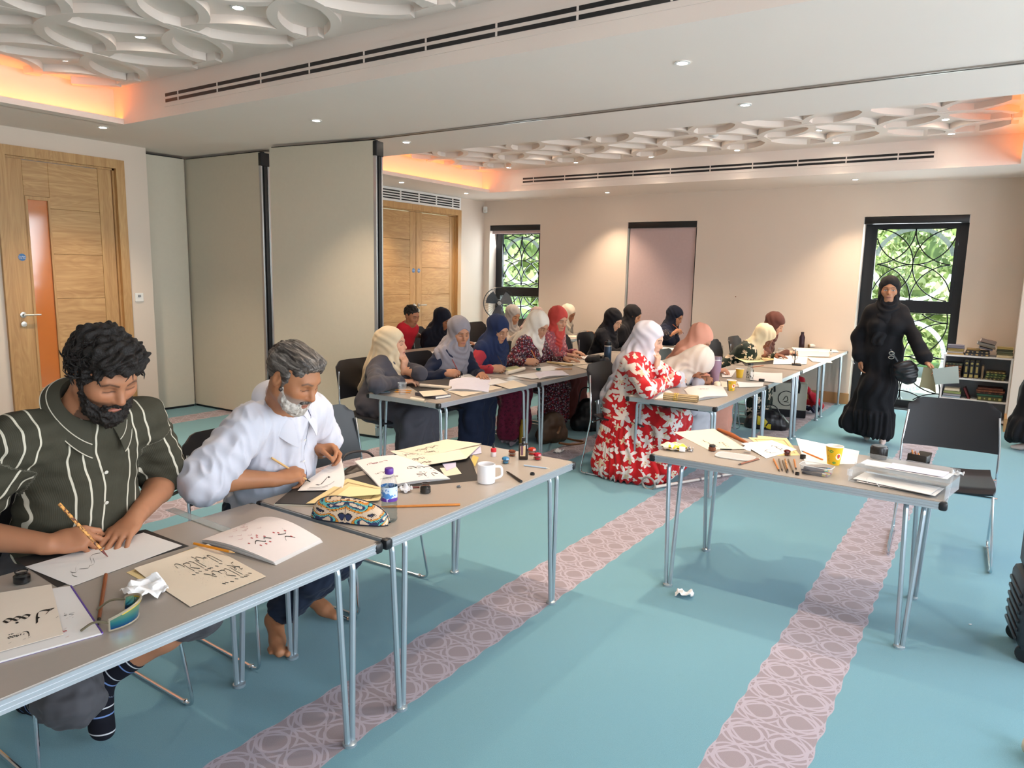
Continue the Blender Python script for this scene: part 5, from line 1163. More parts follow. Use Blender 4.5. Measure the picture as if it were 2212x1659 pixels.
put('cream', 'woman in a cream headscarf and dark green flowered dress, head low', (-2.130, 8.116, 0.947), 0, .78, MC('cream_scarf', 'E6D6B4', vs=6), DGREEN, 'wrap', hyaw=.05, hip=(-2.52, 8.08, .53), skin='7A4A34', slen=.6, lip='6E4038',
    R=dict(w=(-2.235, 8.294, 0.740), d=(.8, .3, 0), n=(-.3, .75, -.62), pose='pen'), Lh=dict(w=(-2.05, 8.38, .73), d=(.8, -.5, 0), pose='flat'))
put('brown', 'woman in a brown headscarf, behind the one in cream', (-2.220, 8.909, 1.047), 0, .55, MC('brown_scarf', '5E3A33', vs=6), MC('brown_dress', '55362F'), 'wrap', hip=(-2.50, 8.80, .53), skin='C99C80', slen=.5, hyaw=.05, R=dict(w=(-2.02, 8.80, .73), d=(.8, .4, 0), pose='pen'))
put('blk1', 'woman in a black headscarf and black robe, the nearer of the two', (-3.900, 7.996, 1.039), 0, .52, MC('black_scarf', '16151A'), MC('black_robe', '17161B'), 'wrap', hyaw=-.05, skin='C49A7E', slen=.8, spec=True, R=dict(w=(-3.62, 7.95, .73), d=(.9, .2, 0), pose='flat'))
put('blk2', 'woman in a black headscarf, partly behind the nearer woman in black', (-3.920, 8.597, 1.073), 0, .40, MC('black_scarf_soft', '1B191C'), MC('black_robe', '17161B'), 'cape', hyaw=.15, skin='B98A6A', slen=.7, h=.0095, hc=.0145, legs=False)
put('navy2', 'woman in a dark navy headscarf in front of the mauve blind, holding a pen', (-3.620, 9.284, 1.051), -.05, .42, MC('midnight_scarf', '171B2B'), MC('midnight_dress', '1B2136'), 'wrap', hyaw=-.12, skin='AE7B5C', slen=.9, spec=True, h=.006,
    R=dict(w=(-3.420, 8.710, 0.860), d=(.5, .3, .5), n=(.3, .3, -.8), pose='pen'))
put('bluef', 'woman in a black headscarf and blue flowered top at the rear table', (-5.600, 6.804, 1.009), -.05, .50, MC('navy_black_scarf', '171A28', vs=6), m_flora('blue_print', '2C6F8E', [('8FC0D2', 12, .4, 4), ('14364C', 14, .35, 3)], 10), 'cape', hyaw=.1, skin='9C6B4C', slen=.55, h=.0095, hc=.0145, legs=False, Lh=dict(w=(-5.38, 7.0, .73)))
put('palegrey', 'woman in a pale grey headscarf by the standing fan', (-5.550, 8.257, 1.010), -.05, .42, MC('pale_grey_scarf', 'A29C98'), MC('stone_dress', '9A938C'), 'wrap', hyaw=-.2, skin='B08060', h=.0095, hc=.0145, legs=False, R=dict(w=(-5.28, 8.10, .80), pose='relaxed'))
put('mauve', 'woman in a mauve grey headscarf, mostly hidden by the white and coral scarves', (-5.550, 8.881, 0.961), -.05, .60, MC('mauve_scarf', '8D7B78'), MC('mauve_dress', '7E6E6C'), 'cape', skin='B08060', h=.0095, hc=.014, legs=False)
put('creamfar', 'woman in a cream headscarf behind the coral red headscarf', (-5.420, 9.569, 0.991), -.05, .45, MC('cream_far_scarf', 'CFC3B2'), MC('grey_dress', '77736F'), 'wrap', skin='9A6B4E', h=.0095, hc=.0145, legs=False, R=dict(w=(-5.12, 9.60, .73), d=(.8, .3, 0)))
# long red sleeve watch, cuffs
pn, bn = FOLK['navy']; a, e, w_ = bn.arm[1][:3]; ax = nrm(w_ - e); c0 = w_ - ax * .035 - np.array(pn.location)
wt = MB().tube(arc((0, 0, 0), .036, 0, 2 * PI, 18)[:-1], .006, 6, True, frame(bn.r, ax, c0)).build('watch_strap', BLACKP, pn); MB().box((0, 0, 0), (.034, .012, .034), frame(bn.r, nrm(V3(.3, -.9, .4)), c0 + nrm(V3(.5, -.7, .4)) * .036), bev=.004).build('watch_case', BLACKP, wt)
pr, br = FOLK['red']; wc = MC('white_cuff', 'D3CFD6')
for side in (1, -1):
    a, e, w_ = br.arm[side][:3]; ax = nrm(w_ - e); sdc = SDF(); sdc.rc(w_ - ax * .10, w_ - ax * .015, .050, .040, .02); sdf_obj('cuff', sdc, .006, wc, pr, disp=lambda P, N: .003 * wnoise(P, 18, 3), it=1)
def skirt_tiers(P): return 0
sd = SDF()        # gathered lower tier of the red dress spreading to the floor
c0 = V3(-2.42, 5.14, 0)
for (dx, dy, rr) in ((-.02, .0, .20), (.12, -.03, .21), (.26, .02, .20), (.08, .10, .22)): sd.rc(c0 + V3(dx * .8, dy * .6, .40), c0 + V3(dx, dy, .10), rr * .62, rr * .92, .09)
sd.cut(V3(0, 0, -1), V3(0, 0, .012), .006)
sdf_obj('gathered_skirt', sd, .009, FLOR, pr, disp=lambda P, N: .012 * np.sin(np.arctan2(P[:, 1] - 5.14, P[:, 0] + 2.42) * 30 + 2 * wnoise(P, 3, 2)) * np.clip((.5 - P[:, 2]) / .1, 0, 1), uvw=uvmap(br), it=2)
gl = MB(); W = lambda x, y, z: br.hc + br.R @ (V3(x, y, z) * br.hs) - np.array(pr.location)
for x in (-1, 1): gl.tube([W(x * .034 + .022 * math.cos(a), .100 - .02 * math.sin(a) , .098 + .012 * math.sin(a)) for a in np.linspace(0, 2 * PI, 17)[:-1]], .002, 5, True)
gl.build('glasses_on_head', mat('tortoise_frame', '4A3526', .3), pr)['kind'] = 'stuff'
# bare calf of the person bending low
pl, bl = FOLK['low']; sd = SDF(); sd.rc((-2.18, 5.86, .44), (-2.10, 5.92, .30), .058, .056, .02); sd.rc((-2.10, 5.92, .30), (-2.0, 6.05, .09), .056, .036, .02); sd.rc((-2.0, 6.05, .07), (-1.86, 6.10, .04), .036, .024, .02)
sdf_obj('bare_leg', sd, .007, SKIN, pl, col=lambda P: np.tile(np.array(lin('B98A78')), (len(P), 1)))
# the boy
b = Body((-6.02, 6.42, .50), (-5.800, 6.429, 0.948), 0, (-5.740, 6.402, 1.062), hyaw=-.05, pitch=.35, S=.82, sw=.14, head_s=.94)
b.neck = b.hc + V3(-.05, 0, -.14); b.setarm(1, (-5.880, 6.753, 0.780), d_ := (-.3, 0, -1), hd=(.8, .3, .3), pose='relaxed')
pb = person('boy with short black hair in a red top, at the rear table', b); sd = SDF(); add_head(sd, b.hc, b.R, b.hs); neck_ops(sd, b, .045); b.torso(sd); b.limbs(sd); sdf_obj('body', sd, .006, SKIN, pb, col=face_col(b.hc, b.R, b.hs, 'B0795A', '94584E', '14100E'))
sd = SDF(); b.torso(sd, g=.016); sd.rc(b.sh[1], b.sh[1] + (b.arm[1][1] - b.sh[1]) * .8, .06, .056, .03); sd.el(b.neck + V3(0, 0, .05), (.06, .06, .05), .01, True); sdf_obj('red_top', sd, .008, MC('red_jersey', 'C22230'), pb, disp=lambda P, N: .004 * wnoise(P, 9, 2))
W1 = lambda x, y, z: b.hc + b.R @ (V3(x, y, z) * b.hs); sd = SDF(); sd.el(W1(0, -.020, .040), tuple(q * b.hs for q in (.083, .104, .094)), .02, R=b.R); sd.el(W1(0, .088, -.020), tuple(q * b.hs for q in (.07, .082, .088)), .012, True, R=b.R); sd.rc(W1(-.2, .01, -.08), W1(.2, .01, -.08), .072, None, .02, True); sd.cut(-b.R[:, 2], W1(0, 0, -.07), .01)
for x in (-1, 1): sd.el(W1(x * .088, -.012, -.006), (.018, .020, .032), .008, True, R=b.R)
sdf_obj('hair', sd, .005, HAIR1, pb, disp=lambda P, N: .003 * wnoise(P, 40, 2))
# standing woman in black, and the one cut by the right edge of the view
def standing(label, x, y, yaw, hz, hyaw, q=1.0, right=None, left=None, swing=None):
    f = V3(math.cos(yaw), math.sin(yaw), 0); b = Body((x, y, .86), (x, y, hz - .165), yaw, V3(x, y, hz) + f * .03, hyaw, .02, 0, .93, .140, 1.0)
    if right: b.setarm(1, **right)
    if left: b.setarm(-1, **left)
    p = person(label, b); sd = SDF(); add_head(sd, b.hc, b.R, b.hs, ears=False, jaw=.93, nose=.92); neck_ops(sd, b, .046); b.slim(sd); sd.rc(b.at(0, 0, b.L * .3), b.hip, .05, .08, .05); b.limbs(sd, slim=True)
    for s_ in (1, -1):
        an = V3(x, y, .075) + b.r * .07 * s_ + b.f * (.07 if s_ == -1 else -.10); sd.rc(b.hip + b.r * .08 * s_, V3(x, y, .46) + b.r * .06 * s_ + b.f * .01, .07, .05, .04); sd.rc(V3(x, y, .46) + b.r * .06 * s_ + b.f * .01, an, .05, .034, .03); foot_ops(sd, an, b.f, .92)
    def colf(P):
        c = face_col(b.hc, b.R, b.hs, 'B98463', 'A0605A', '1A1210', eyes='open')(P); low = P[:, 2] < .22; c[low] = np.array(lin('D8C4BC')); return c
    sdf_obj('body', sd, .0058 * q, SKIN, p, col=colf, it=1, soft=.35); BL = MC('black_abaya', '131216', .1, .8)
    sd = SDF(); b.torso(sd, g=.024, bust=.010, k=.07, wide=.98)
    for s_ in b.arm:
        a, e, w_ = b.arm[s_][:3]; sd.rc(a, e, .060, .058, .05); sd.rc(e, w_ - (w_ - e) * .16, .058, .068, .03); sd.rc(w_ - (w_ - e) * .16, w_ - (w_ - e) * .04, .060, .036, .03)
    sw = V3(*(swing or (0, 0, 0))); ff = b.f * .05; sd.rc(V3(x, y, .90), V3(x, y, .55) + sw * .15 + ff * .6, .145, .135, .08); sd.rc(V3(x, y, .55) + sw * .15 + ff, V3(x, y, .16) + sw + ff, .135, .135, .1); sd.rc(V3(x, y, .55) + ff, V3(x, y, .12) + ff * 1.3, .135, .14, .1); sd.cut(V3(sw[0] * .55, sw[1] * .55, -1), V3(x, y, .085), .006)
    def dd(P, N):
        q = P - V3(x, y, 0); an_ = np.arctan2(q @ b.r, q @ b.f); low = np.clip((.95 - P[:, 2]) / .5, 0, 1); tier = np.clip((.34 - P[:, 2]) / .04, 0, 1)
        return .004 * wnoise(P, 7, 3) + low * .010 * np.sin(an_ * 11 + 2 * wnoise(P, 2, 4)) + tier * (.014 + .010 * np.sin(an_ * 26 + wnoise(P, 4, 6)))
    sdf_obj('abaya', sd, .009 * q, BL, p, disp=dd, it=2); sdf_obj('headscarf', drape(b, 'wrap', 1.15), .007 * q, MC('black_headscarf', '1A191C'), p, disp=drape_disp(b, 5, 1.0)); return p, b
yw = math.radians(-83)
pS, bS = standing('woman in a black robe and headscarf standing, holding sheets of paper', -0.915, 7.86, yw, 1.495, yw, right=dict(wrist=(-1.105, 7.800, 0.814), hd=(.1, -.1, -1), hn=(.9, .2, 0), pose='relaxed', pole=(-1, .3, 0)), left=dict(wrist=(-0.531, 7.660, 0.857), hd=(.65, -.25, -.55), hn=(-.4, -.2, -.8), pose='relaxed', pole=(.8, .6, -.2)), swing=(-.20, .06, 0))
pE, bE = standing('woman in a black robe at the right edge, only the robe hem in view', 0.44, 8.42, PI, 1.48, PI, 1.9, right=dict(wrist=(0.42, 8.70, .80), hd=(0, 0, -1), hn=(0, 1, 0)), left=dict(wrist=(0.42, 8.14, .80), hd=(0, 0, -1), hn=(0, -1, 0)), swing=(-.08, -.05, 0))
# ---------------------------------------------------------------- papers and pen-written script
def spline(pts, n=7):
    P = [np.array(p, float) for p in pts]; P = [2 * P[0] - P[1]] + P + [2 * P[-1] - P[-2]]; out = []
    for i in range(1, len(P) - 2):
        for k in range(n):
            t = k / n; out.append(.5 * (2 * P[i] + (P[i + 1] - P[i - 1]) * t + (2 * P[i - 1] - 5 * P[i] + 4 * P[i + 1] - P[i + 2]) * t * t + (3 * P[i] - P[i - 1] - 3 * P[i + 1] + P[i + 2]) * t ** 3))
    out.append(P[-2]); return out
GL = {'alif': ([[(.02, 1.05), (-.02, .5), (.03, 0)]], .22), 'lam': ([[(.05, 1.1), (.0, .35), (-.10, .03), (-.34, .0), (-.46, .18)]], .55), 'nun': ([[(.25, .35), (.22, .03), (0, -.22), (-.30, -.15), (-.38, .25)]], .72), 'waw': ([[(.10, .26), (-.02, .42), (-.13, .30), (-.02, .17), (.10, .26), (.04, -.02), (-.24, -.26)]], .42),
      'ra': ([[(.10, .26), (.08, 0), (-.26, -.26)]], .40), 'ba': ([[(.34, .26), (.27, .03), (0, -.01), (-.38, .02), (-.46, .22)]], .86), 'kaf': ([[(.30, 1.0), (-.22, .58), (.12, .30), (.06, .02), (-.42, .0)]], .74), 'ha': ([[(.12, .18), (-.03, .42), (-.16, .2), (-.02, .04), (.13, .16)]], .34),
      'sin': ([[(.34, .26), (.27, .03), (.17, .22), (.09, .03), (-.02, .22), (-.10, .0), (-.36, -.24), (-.58, -.10), (-.62, .2)]], 1.05), 'ayn': ([[(.12, .52), (-.10, .56), (-.06, .36), (.10, .30), (-.22, .04), (-.06, -.30), (.26, -.36)]], .52), 'mim': ([[(.12, .1), (-.04, .26), (-.13, .08), (.03, 0), (-.12, -.42)]], .36), 'dal': ([[(.10, .42), (-.02, .18), (-.20, .02), (.12, .02)]], .38)}
def script(seed, n, dots=.5, marks=.5, words=None):
    """a line of cursive letter strokes running right to left in a unit of letter heights"""
    r = random.Random(seed); x = 0.0; out = []
    for k in range(n):
        key = words[k % len(words)] if words else r.choice(list(GL)); st, adv = GL[key]; ox = x - adv * .5
        for s_ in st: out.append([(p[0] + ox, p[1]) for p in spline(s_)])
        if r.random() < dots or key in ('nun', 'ba'):
            dy = r.choice((.62, -.38)) if key != 'nun' else .30
            for q in range(r.choice((1, 1, 2))): out.append([(ox + .11 * q - .05, dy + .05), (ox + .11 * q + .02, dy - .05)])
        if r.random() < marks: yy = 1.15 + .15 * r.random(); out.append([(ox - .12, yy), (ox + .1, yy + .14)])
        x -= adv * .92
    return out, -x
INK = mat('black_ink', '17130F', .5, var=0); INKG = mat('grey_ink', '4B473F', .6, var=0); INKR = mat('red_ink', 'B5232A', .6, var=0); INKV = mat('violet_print', '8D88C4', .6, var=0); INKBR = mat('brown_print', '9B7B52', .7, var=0)
def ink(parent, fn, strokes, nib, ang=50, m=INK, o=(0, 0), sc=(1, 1), lift=.0007, asp=1.0):
    """strokes in sheet u,v; fn(u,v) gives the sheet surface"""
    q = MB(); c_, s_ = math.cos(math.radians(ang)) * nib * .5, math.sin(math.radians(ang)) * nib * .5
    for st in strokes:
        vs_ = []
        for p in st:
            for sg in (-1, 1):
                u, v = o[0] + sc[0] * (p[0] + sg * c_), o[1] + sc[1] * (p[1] + sg * s_); w_ = Vector(fn(min(.99, max(.01, u)), min(.99, max(.01, v)))); w_.z += lift; vs_.append(w_)
        q.add(vs_, [(2 * i, 2 * i + 1, 2 * i + 3, 2 * i + 2) for i in range(len(st) - 1)])
    ob = q.build('ink_writing', m, parent, smooth=False); ob['kind'] = 'stuff'; return ob
WHITE = mat('white_paper', 'E6E3E1', .8, var=.02, vscale=12); CREAM = mat('cream_paper', 'E2D3BE', .8, var=.03, vscale=12); YEL = mat('pale_yellow_paper', 'E3DDA8', .8, var=.03); TAN = mat('tan_paper', 'CDB283', .8, var=.04); CRDK = mat('border_paper', 'E2CB95', .8, var=.03)
BLKMAT = mat('black_card', '2B2928', .55, var=.05); 
def sheet(label, cs, z=.0, m=WHITE, writing=(), curl=None, group=None, name='paper_sheet', cat='paper', zb=None, th=.0006, nu=10, nv=10, border=None):
    """cs: four corners c00,c10,c11,c01 on the table; z: height above it; writing: (seed, n, u0, v0, size, nib, material)"""
    cs = [V3(*c) for c in cs]; ce = sum(cs) / 4
    def fn(u, v):
        p = (cs[0] * (1 - u) + cs[1] * u) * (1 - v) + (cs[3] * (1 - u) + cs[2] * u) * v - ce; p = p + V3(0, 0, z + th)
        if curl: p = p + V3(*curl(u, v))
        return p
    t = MB().grid(fn, nu, nv, th).build(name, m, None, loc=tuple(ce)); tag(t, label, cat, group)
    L = np.linalg.norm(cs[1] - cs[0]); H = np.linalg.norm(cs[3] - cs[0])
    for (seed, n, u0, v0, size, nib, mm) in writing:
        st, wd = script(seed, n); ink(t, fn, st, nib, 50, mm, (u0, v0), (size / L, size / H))
    if border:
        a, b_, mm = border; q = MB(); k = 26
        for (p0, p1, nx) in (((a, a), (1 - a, a), 0), ((1 - a, a), (1 - a, 1 - a), 1), ((1 - a, 1 - a), (a, 1 - a), 0), ((a, 1 - a), (a, a), 1)):
            for i in range(k):
                for dd in (0, 1):
                    t_ = (i + .5 * dd) / k; u, v = p0[0] + (p1[0] - p0[0]) * t_, p0[1] + (p1[1] - p0[1]) * t_; s1 = b_ * (.5 if dd else .28); off = b_ * .8 * dd
                    if nx: u += off * (-1 if u > .5 else 1)
                    else: v += off * (-1 if v > .5 else 1)
                    P_ = [Vector(fn(u + du, v + dv)) + Vector((0, 0, .0007)) for du, dv in ((-s1, 0), (0, -s1), (s1, 0), (0, s1))]; q.add(P_, [(0, 1, 2, 3)])
        q.build('printed_border', mm, t, False)['kind'] = 'stuff'
    return t, fn
def booklet(label, cs, z=0, m=WHITE, curl=None, pages=5, writing=(), cover=None, group=None):
    t, fn = sheet(label, cs, z + .0008 * pages, m, writing, curl, group, 'open_booklet', 'booklet'); ce = np.array(t.location)
    c4 = [V3(*c) - ce for c in cs]
    for k in range(pages):
        f = (k + 1) / (pages + 1); f2 = lambda u, v, k=k, f=f: ((c4[0] * (1 - u) + c4[1] * u) * (1 - v) + (c4[3] * (1 - u) + c4[2] * u) * v + V3(0, 0, z + .0008 * k + .0004) + (V3(*curl(u, v)) * f if curl else 0) + (c4[1] - c4[0]) * .006 * (k % 3 - 1))
        MB().grid(f2, 8, 8, .0005).build('page', cover if (cover and k == 0) else WHITE, t)
    return t, fn
# ---------------------------------------------------------------- small objects
GLASSY = m_glass('clear_plastic', 'EDF3F5', .03, .5); TINTB = m_glass('blue_glass', '6FB3DC', .02, .6); FROST = mat('frosted_plastic', 'E6EAEC', .35, trans=.0, alpha=.42, var=0)
def lathe_thing(name, label, cat, loc, parts, group=None, rz=0, n=22):
    t = thing(name, label, cat, loc, rz, group)
    for (pn, prof, m) in parts: MB().lathe(prof, n, cap0=True, cap1=True).build(pn, m, t)
    return t
def ink_jar(loc, label, col='0E0D10', r=.0215, h=.034, lid=None, open_=True, glass=None, clear='EDEFEF'):
    g = glass or m_glass('jar_glass_' + clear, 'F6F8F8', .02, .6); t = thing('ink_jar', label, 'ink jar', loc, 0, 'ink jars')
    MB().lathe([(r * .9, 0), (r, .002), (r, h * .62), (r * .72, h * .76), (r * .72, h)], 22, cap1=False).build('jar_glass', g, t)
    MB().lathe([(r * .88, .001), (r * .97, .003), (r * .97, h * .62), (r * .70, h * .76)], 20).build('ink', mat('ink_' + col, col, .12, var=.05, spec=.7), t)
    if lid: MB().lathe([(r * .80, h * .74), (r * .84, h * .76), (r * .84, h * 1.06), (r * .78, h * 1.1)], 24).build('lid', mat('lid_' + lid, lid, .4), t)
    else: MB().lathe([(r * .72, h * .9), (r * .78, h * .92), (r * .78, h), (r * .66, h), (r * .64, h * .9)], 22, cap0=False, cap1=False).build('jar_rim', mat('ink_' + col, col, .25, var=.05), t)
    return t
def stick(name, label, cat, a, b_, r0, r1, m, tip=None, group=None, tipm=None, band=None):
    a, b_ = V3(*a), V3(*b_); t = thing(name, label, cat, tuple(a), 0, group); d = b_ - a; q = MB(); q.tube([(0, 0, 0), tuple(d * .5), tuple(d * .88)], [r0, (r0 + r1) / 2, r1], 8); q.build('shaft', m, t)
    MB().tube([tuple(d * .88), tuple(d)], [r1, r1 * .25], 8).build('tip', tipm or INK, t)
    if band: MB().tube([tuple(-d * .05), (0, 0, 0)], [r0 * 1.06, r0 * 1.06], 8).build('end_cap', band, t)
    return t
REED = mat('brown_reed', '8A4A24', .4, var=.15, vscale=60); REEDO = mat('orange_reed', 'C07A38', .4, var=.12); REEDG = mat('grey_bamboo', '6F6252', .5, var=.2); PENY = mat('yellow_pencil_paint', 'D98A1E', .35); 
def m_tiger():
    t = NT('tiger_cane'); co = t.coord('Object'); f = t.noise(co, 130, 3); return t.base(t.ramp(f, [(.45, lin('E0A050')), (.6, lin('5A2C12'))]), .35)
TIGER = m_tiger()
def crumple(name, label, cat, loc, size, m, seed, flat=.6, h=.0035, k=9, group=None):
    """a sheet folded and squeezed into sharp facets"""
    r = np.random.RandomState(seed); n = 17; g = np.linspace(-1, 1, n); X, Y = np.meshgrid(g, g); P = np.stack([X, Y, X * 0], -1).reshape(-1, 3); a = r.rand() * 6.28
    tri = lambda x: 2 * np.abs(x - np.floor(x + .5))
    for i in range(7):
        d = V3(math.cos(a + i * 2.4), math.sin(a + i * 2.4), 0); f = .55 + .5 * i; w_ = P @ d * f * .5 + r.rand() * 3; P = P + np.outer(tri(w_) - .5, V3(0, 0, 1) * .42 / (1 + .3 * i) + d * -.10)
    rad = np.hypot(P[:, 0], P[:, 1]); P[:, :2] *= (1 / (1 + .55 * rad))[:, None]; P[:, 2] = (P[:, 2] - P[:, 2].min()) * flat * 1.1 + .10 * np.clip(1 - rad, 0, 1); P *= size * 1.25
    q = MB(); q.grid(lambda u, v: P[int(round(v * (n - 1))) * n + int(round(u * (n - 1)))], n - 1, n - 1, .0012); o = q.build(name, m, None, smooth=True, loc=tuple(loc), ang=28); z0 = min(v[2] for v in q.v); o.location.z += -z0 + .0005
    return tag(o, label, cat, group)
TISSUE = mat('tissue', 'EDEDEE', .9, var=.02)
Z = ZT
# --- table of the man in the striped shirt
sheet('black card under the sheet the striped-shirt man writes on', ((-2.341, 1.265, 0.690), (-2.408, 0.892, 0.690), (-2.095, 0.876, 0.690), (-2.088, 1.266, 0.690)), .0004, BLKMAT, name='desk_mat', cat='card')
def man1_writing():
    t, fn = sheet('white sheet under the hands of the striped-shirt man', ((-2.312, 1.242, 0.690), (-2.312, 0.885, 0.690), (-2.065, 0.902, 0.690), (-2.104, 1.253, 0.690)), .0022)
    L, H = .36, .14
    st = [spline(p) for p in ([(.50, .30), (.545, .27), (.60, .33), (.66, .52), (.70, .60)], [(.70, .58), (.74, .66), (.79, .60)], [(.60, .40), (.66, .58), (.72, .62)], [(.80, .60), (.845, .66), (.86, .60), (.83, .54)], [(.87, .66), (.89, .72), (.885, .80)], [(.72, .40), (.78, .50), (.83, .62)])]
    ink(t, fn, st, .010, 60, INK)
man1_writing()
ink_jar((-2.207, 0.834, 0.690), 'open black ink jar at the left end of the nearest table')
booklet('booklet with a purple edge under loose sheets, front left corner', ((-2.067, 0.897, 0.690), (-2.179, 0.704, 0.690), (-1.794, 0.567, 0.690), (-1.731, 0.815, 0.690)), .0003, WHITE, pages=5, cover=mat('purple_cover', '5B3E96', .6), writing=[(3, 1, .30, .80, .030, .09, INKR), (4, 2, .22, .55, .020, .08, INK)])
MB().tube([V3(*(-2.066, 0.898, 0.690)) + V3(0, 0, .004), V3(*(-1.731, 0.815, 0.690)) + V3(0, 0, .004)], .0026, 6).build('purple_spine', mat('purple_cover', '5B3E96', .6), bpy.data.objects['open_booklet'], loc=-np.array(bpy.data.objects['open_booklet'].location))
sheet('cream sheet with large script lying on the purple-edged booklet', ((-2.111, 0.868, 0.690), (-2.191, 0.708, 0.690), (-1.833, 0.581, 0.690), (-1.791, 0.754, 0.690)), .0075, mat('warm_white_paper', 'E6D8C8', .8, var=.02), curl=lambda u, v: (0, 0, .002 * math.sin(3 * v)), writing=[(11, 6, .66, .52, .060, .13, INK), (12, 5, .62, .82, .024, .13, INK)])
stick('reed_pen', 'brown reed pen lying left of the sunglasses', 'pen', (-2.065, 0.993, 0.695), (-1.774, 0.826, 0.695), .0052, .0046, REED, group='reed pens')
def sunglasses():
    p0 = V3(*(-1.735, 0.867, 0.690)); t = thing('sunglasses', 'mirrored wraparound sunglasses with yellow-lined frame on the nearest table', 'sunglasses', tuple(p0 + V3(-.01, .035, 0)), math.radians(46)); R_ = .070
    def lens(u, v): a = math.radians(-72 + 144 * u); rr = R_ * (1 - .10 * (1 - v)); return (-.062 + rr * math.cos(a) * 1.1, rr * math.sin(a), .004 + .046 * v * (1 - .35 * abs(2 * u - 1) ** 2) - .002 + .004 * math.cos(a))
    mt = NT('mirror_blue_lens'); co = mt.coord('Object'); sp = mt.n('ShaderNodeSeparateXYZ'); mt.l(co, sp.inputs[0]); mm = mt.base(mt.ramp(mt.m_('MULTIPLY', sp.outputs[2], 20), [(.1, lin('2B4FA0')), (.45, lin('3FA0B0')), (.8, lin('8FC4A0'))]), .08, .8)
    MB().grid(lens, 20, 8, .002).build('lens', mm, t); q = MB(); fr = mat('silver_frame', 'B5AC98', .3, .5)
    q.tube([Vector(lens(k / 20, 1)) + Vector((0, 0, .001)) for k in range(21)], .0034, 6); q.tube([Vector(lens(k / 20, 0)) for k in range(21)], .0022, 6)
    for e in (0, 1): q.tube([lens(e, 0), lens(e, .5), lens(e, 1)], .003, 6)
    q.build('frame', fr, t)
    for s_ in (0, 1):
        e = Vector(lens(s_, .8)); q = MB(); q.tube(fillet([e, e + Vector((-.035, .004 * (1 - 2 * s_), .004)), e + Vector((-.066, .010 * (1 - 2 * s_), -.020))], .02), [.0032] * 8, 6); q.build('temple_arm', mat('olive_arm', '6B6450', .4), t)
    q = MB(); q.tube([Vector(lens(k / 20, .96)) * .97 for k in range(3, 18)], .0024, 6); q.build('yellow_pad', mat('yellow_rubber', 'C9A91E', .5), t)
sunglasses()
crumple('crumpled_tissue', 'crumpled white tissue behind the mirrored sunglasses', 'tissue', (-1.862, 0.995, 0.690), .062, TISSUE, 4, .5)
sheet('tan bordered sheet under the cream script sheet, front table', ((-2.062, 1.285, 0.690), (-2.043, 1.040, 0.690), (-1.890, 1.033, 0.690), (-1.722, 1.268, 0.690)), .0006, CRDK, border=(.06, .022, INKBR))
def cream_script():
    t, fn = sheet('cream sheet with two grey lines of ornamental script, front table', ((-2.039, 1.303, 0.690), (-2.038, 1.061, 0.690), (-1.692, 1.021, 0.690), (-1.694, 1.261, 0.690)), .0028, CREAM, curl=lambda u, v: (0, 0, .010 * max(0, .25 - v) ** 2 * 8))
    for (seed, u0, v0, n, wds) in ((5, .36, .22, 9, ['lam', 'alif', 'sin', 'mim', 'alif', 'lam', 'kaf', 'alif', 'nun']), (8, .42, .60, 8, ['ayn', 'waw', 'alif', 'lam', 'kaf', 'nun', 'ha', 'ra'])):
        st, wd = script(seed, n, .8, .9, wds); s_ = .088; ink(t, fn, [[(-p[0], p[1]) for p in q] for q in st], .10, 50, INKG, (.98 - u0 - .5, v0), (.115, .20))
        r = random.Random(seed); ink(t, fn, [[(r.random() * .62, r.random() * .9 - .1)] * 1 + [] for _ in range(0)] + [[(x_, y_), (x_ + .05, y_ + .10)] for x_, y_ in ((r.random() * 5.0, r.random() * 1.3 - .25) for _ in range(70))], .03, 50, INKG, (.98 - u0 - .5, v0), (.115, .20))
cream_script()
def red_dot_book():
    cs = ((-2.107, 1.519, 0.690), (-2.084, 1.309, 0.690), (-1.740, 1.332, 0.690), (-1.773, 1.545, 0.690))
    t, fn = booklet('open booklet with a curling page of red dots and black strokes', cs, .0004, mat('pinkish_page', 'E8DDDA', .8, var=.02), curl=lambda u, v: (-.01 * v, 0, .036 * math.sin(PI * v ** .8) * (.35 + .65 * (1 - u)) + .004), pages=6)
    ink(t, fn, [spline([(.54, .66), (.60, .60), (.66, .66), (.72, .58), (.80, .62)])], .02, 60, INK); ink(t, fn, [spline([(.22, .60), (.30, .70), (.40, .66)]), spline([(.28, .82), (.36, .74), (.44, .80)])], .014, 60, INK)
    r = random.Random(2); dm = lambda u, v, s: [(u - s, v), (u + s, v)]
    ink(t, fn, [dm(u, v, .010) for u, v in ((.60, .50), (.64, .53), (.70, .50), (.56, .58), (.62, .70), (.70, .70), (.78, .68), (.84, .56), (.30, .78), (.36, .64), (.40, .60), (.25, .66))], .028, 90, INKR)
    ink(t, fn, [spline([(u, v), (u + .03, v + .02), (u + .06, v - .01)]) for u, v in ((r.random() * .7 + .1, r.random() * .35 + .08) for _ in range(16))], .008, 60, mat('faint_red_ink', 'C08A92', .7, var=0))
red_dot_book()
stick('pencil', 'yellow pencil with eraser lying across the red-dotted booklet', 'pencil', (-2.064, 1.269, 0.704), (-1.895, 1.299, 0.704), .0042, .0042, PENY, tipm=mat('pencil_wood', 'D6AE7A', .6), band=mat('eraser_ferrule', 'C9C2BC', .35, .6))
t = thing('ruler', 'clear plastic ruler lying across the far edge of the nearest table', 'ruler', (0, 0, 0)); a, c = V3(*(-2.469, 1.429, 0.692)), V3(*(-2.097, 1.421, 0.692)); d = nrm(c - a); s_ = V3(-d[1], d[0], 0) * .017; t.location = a
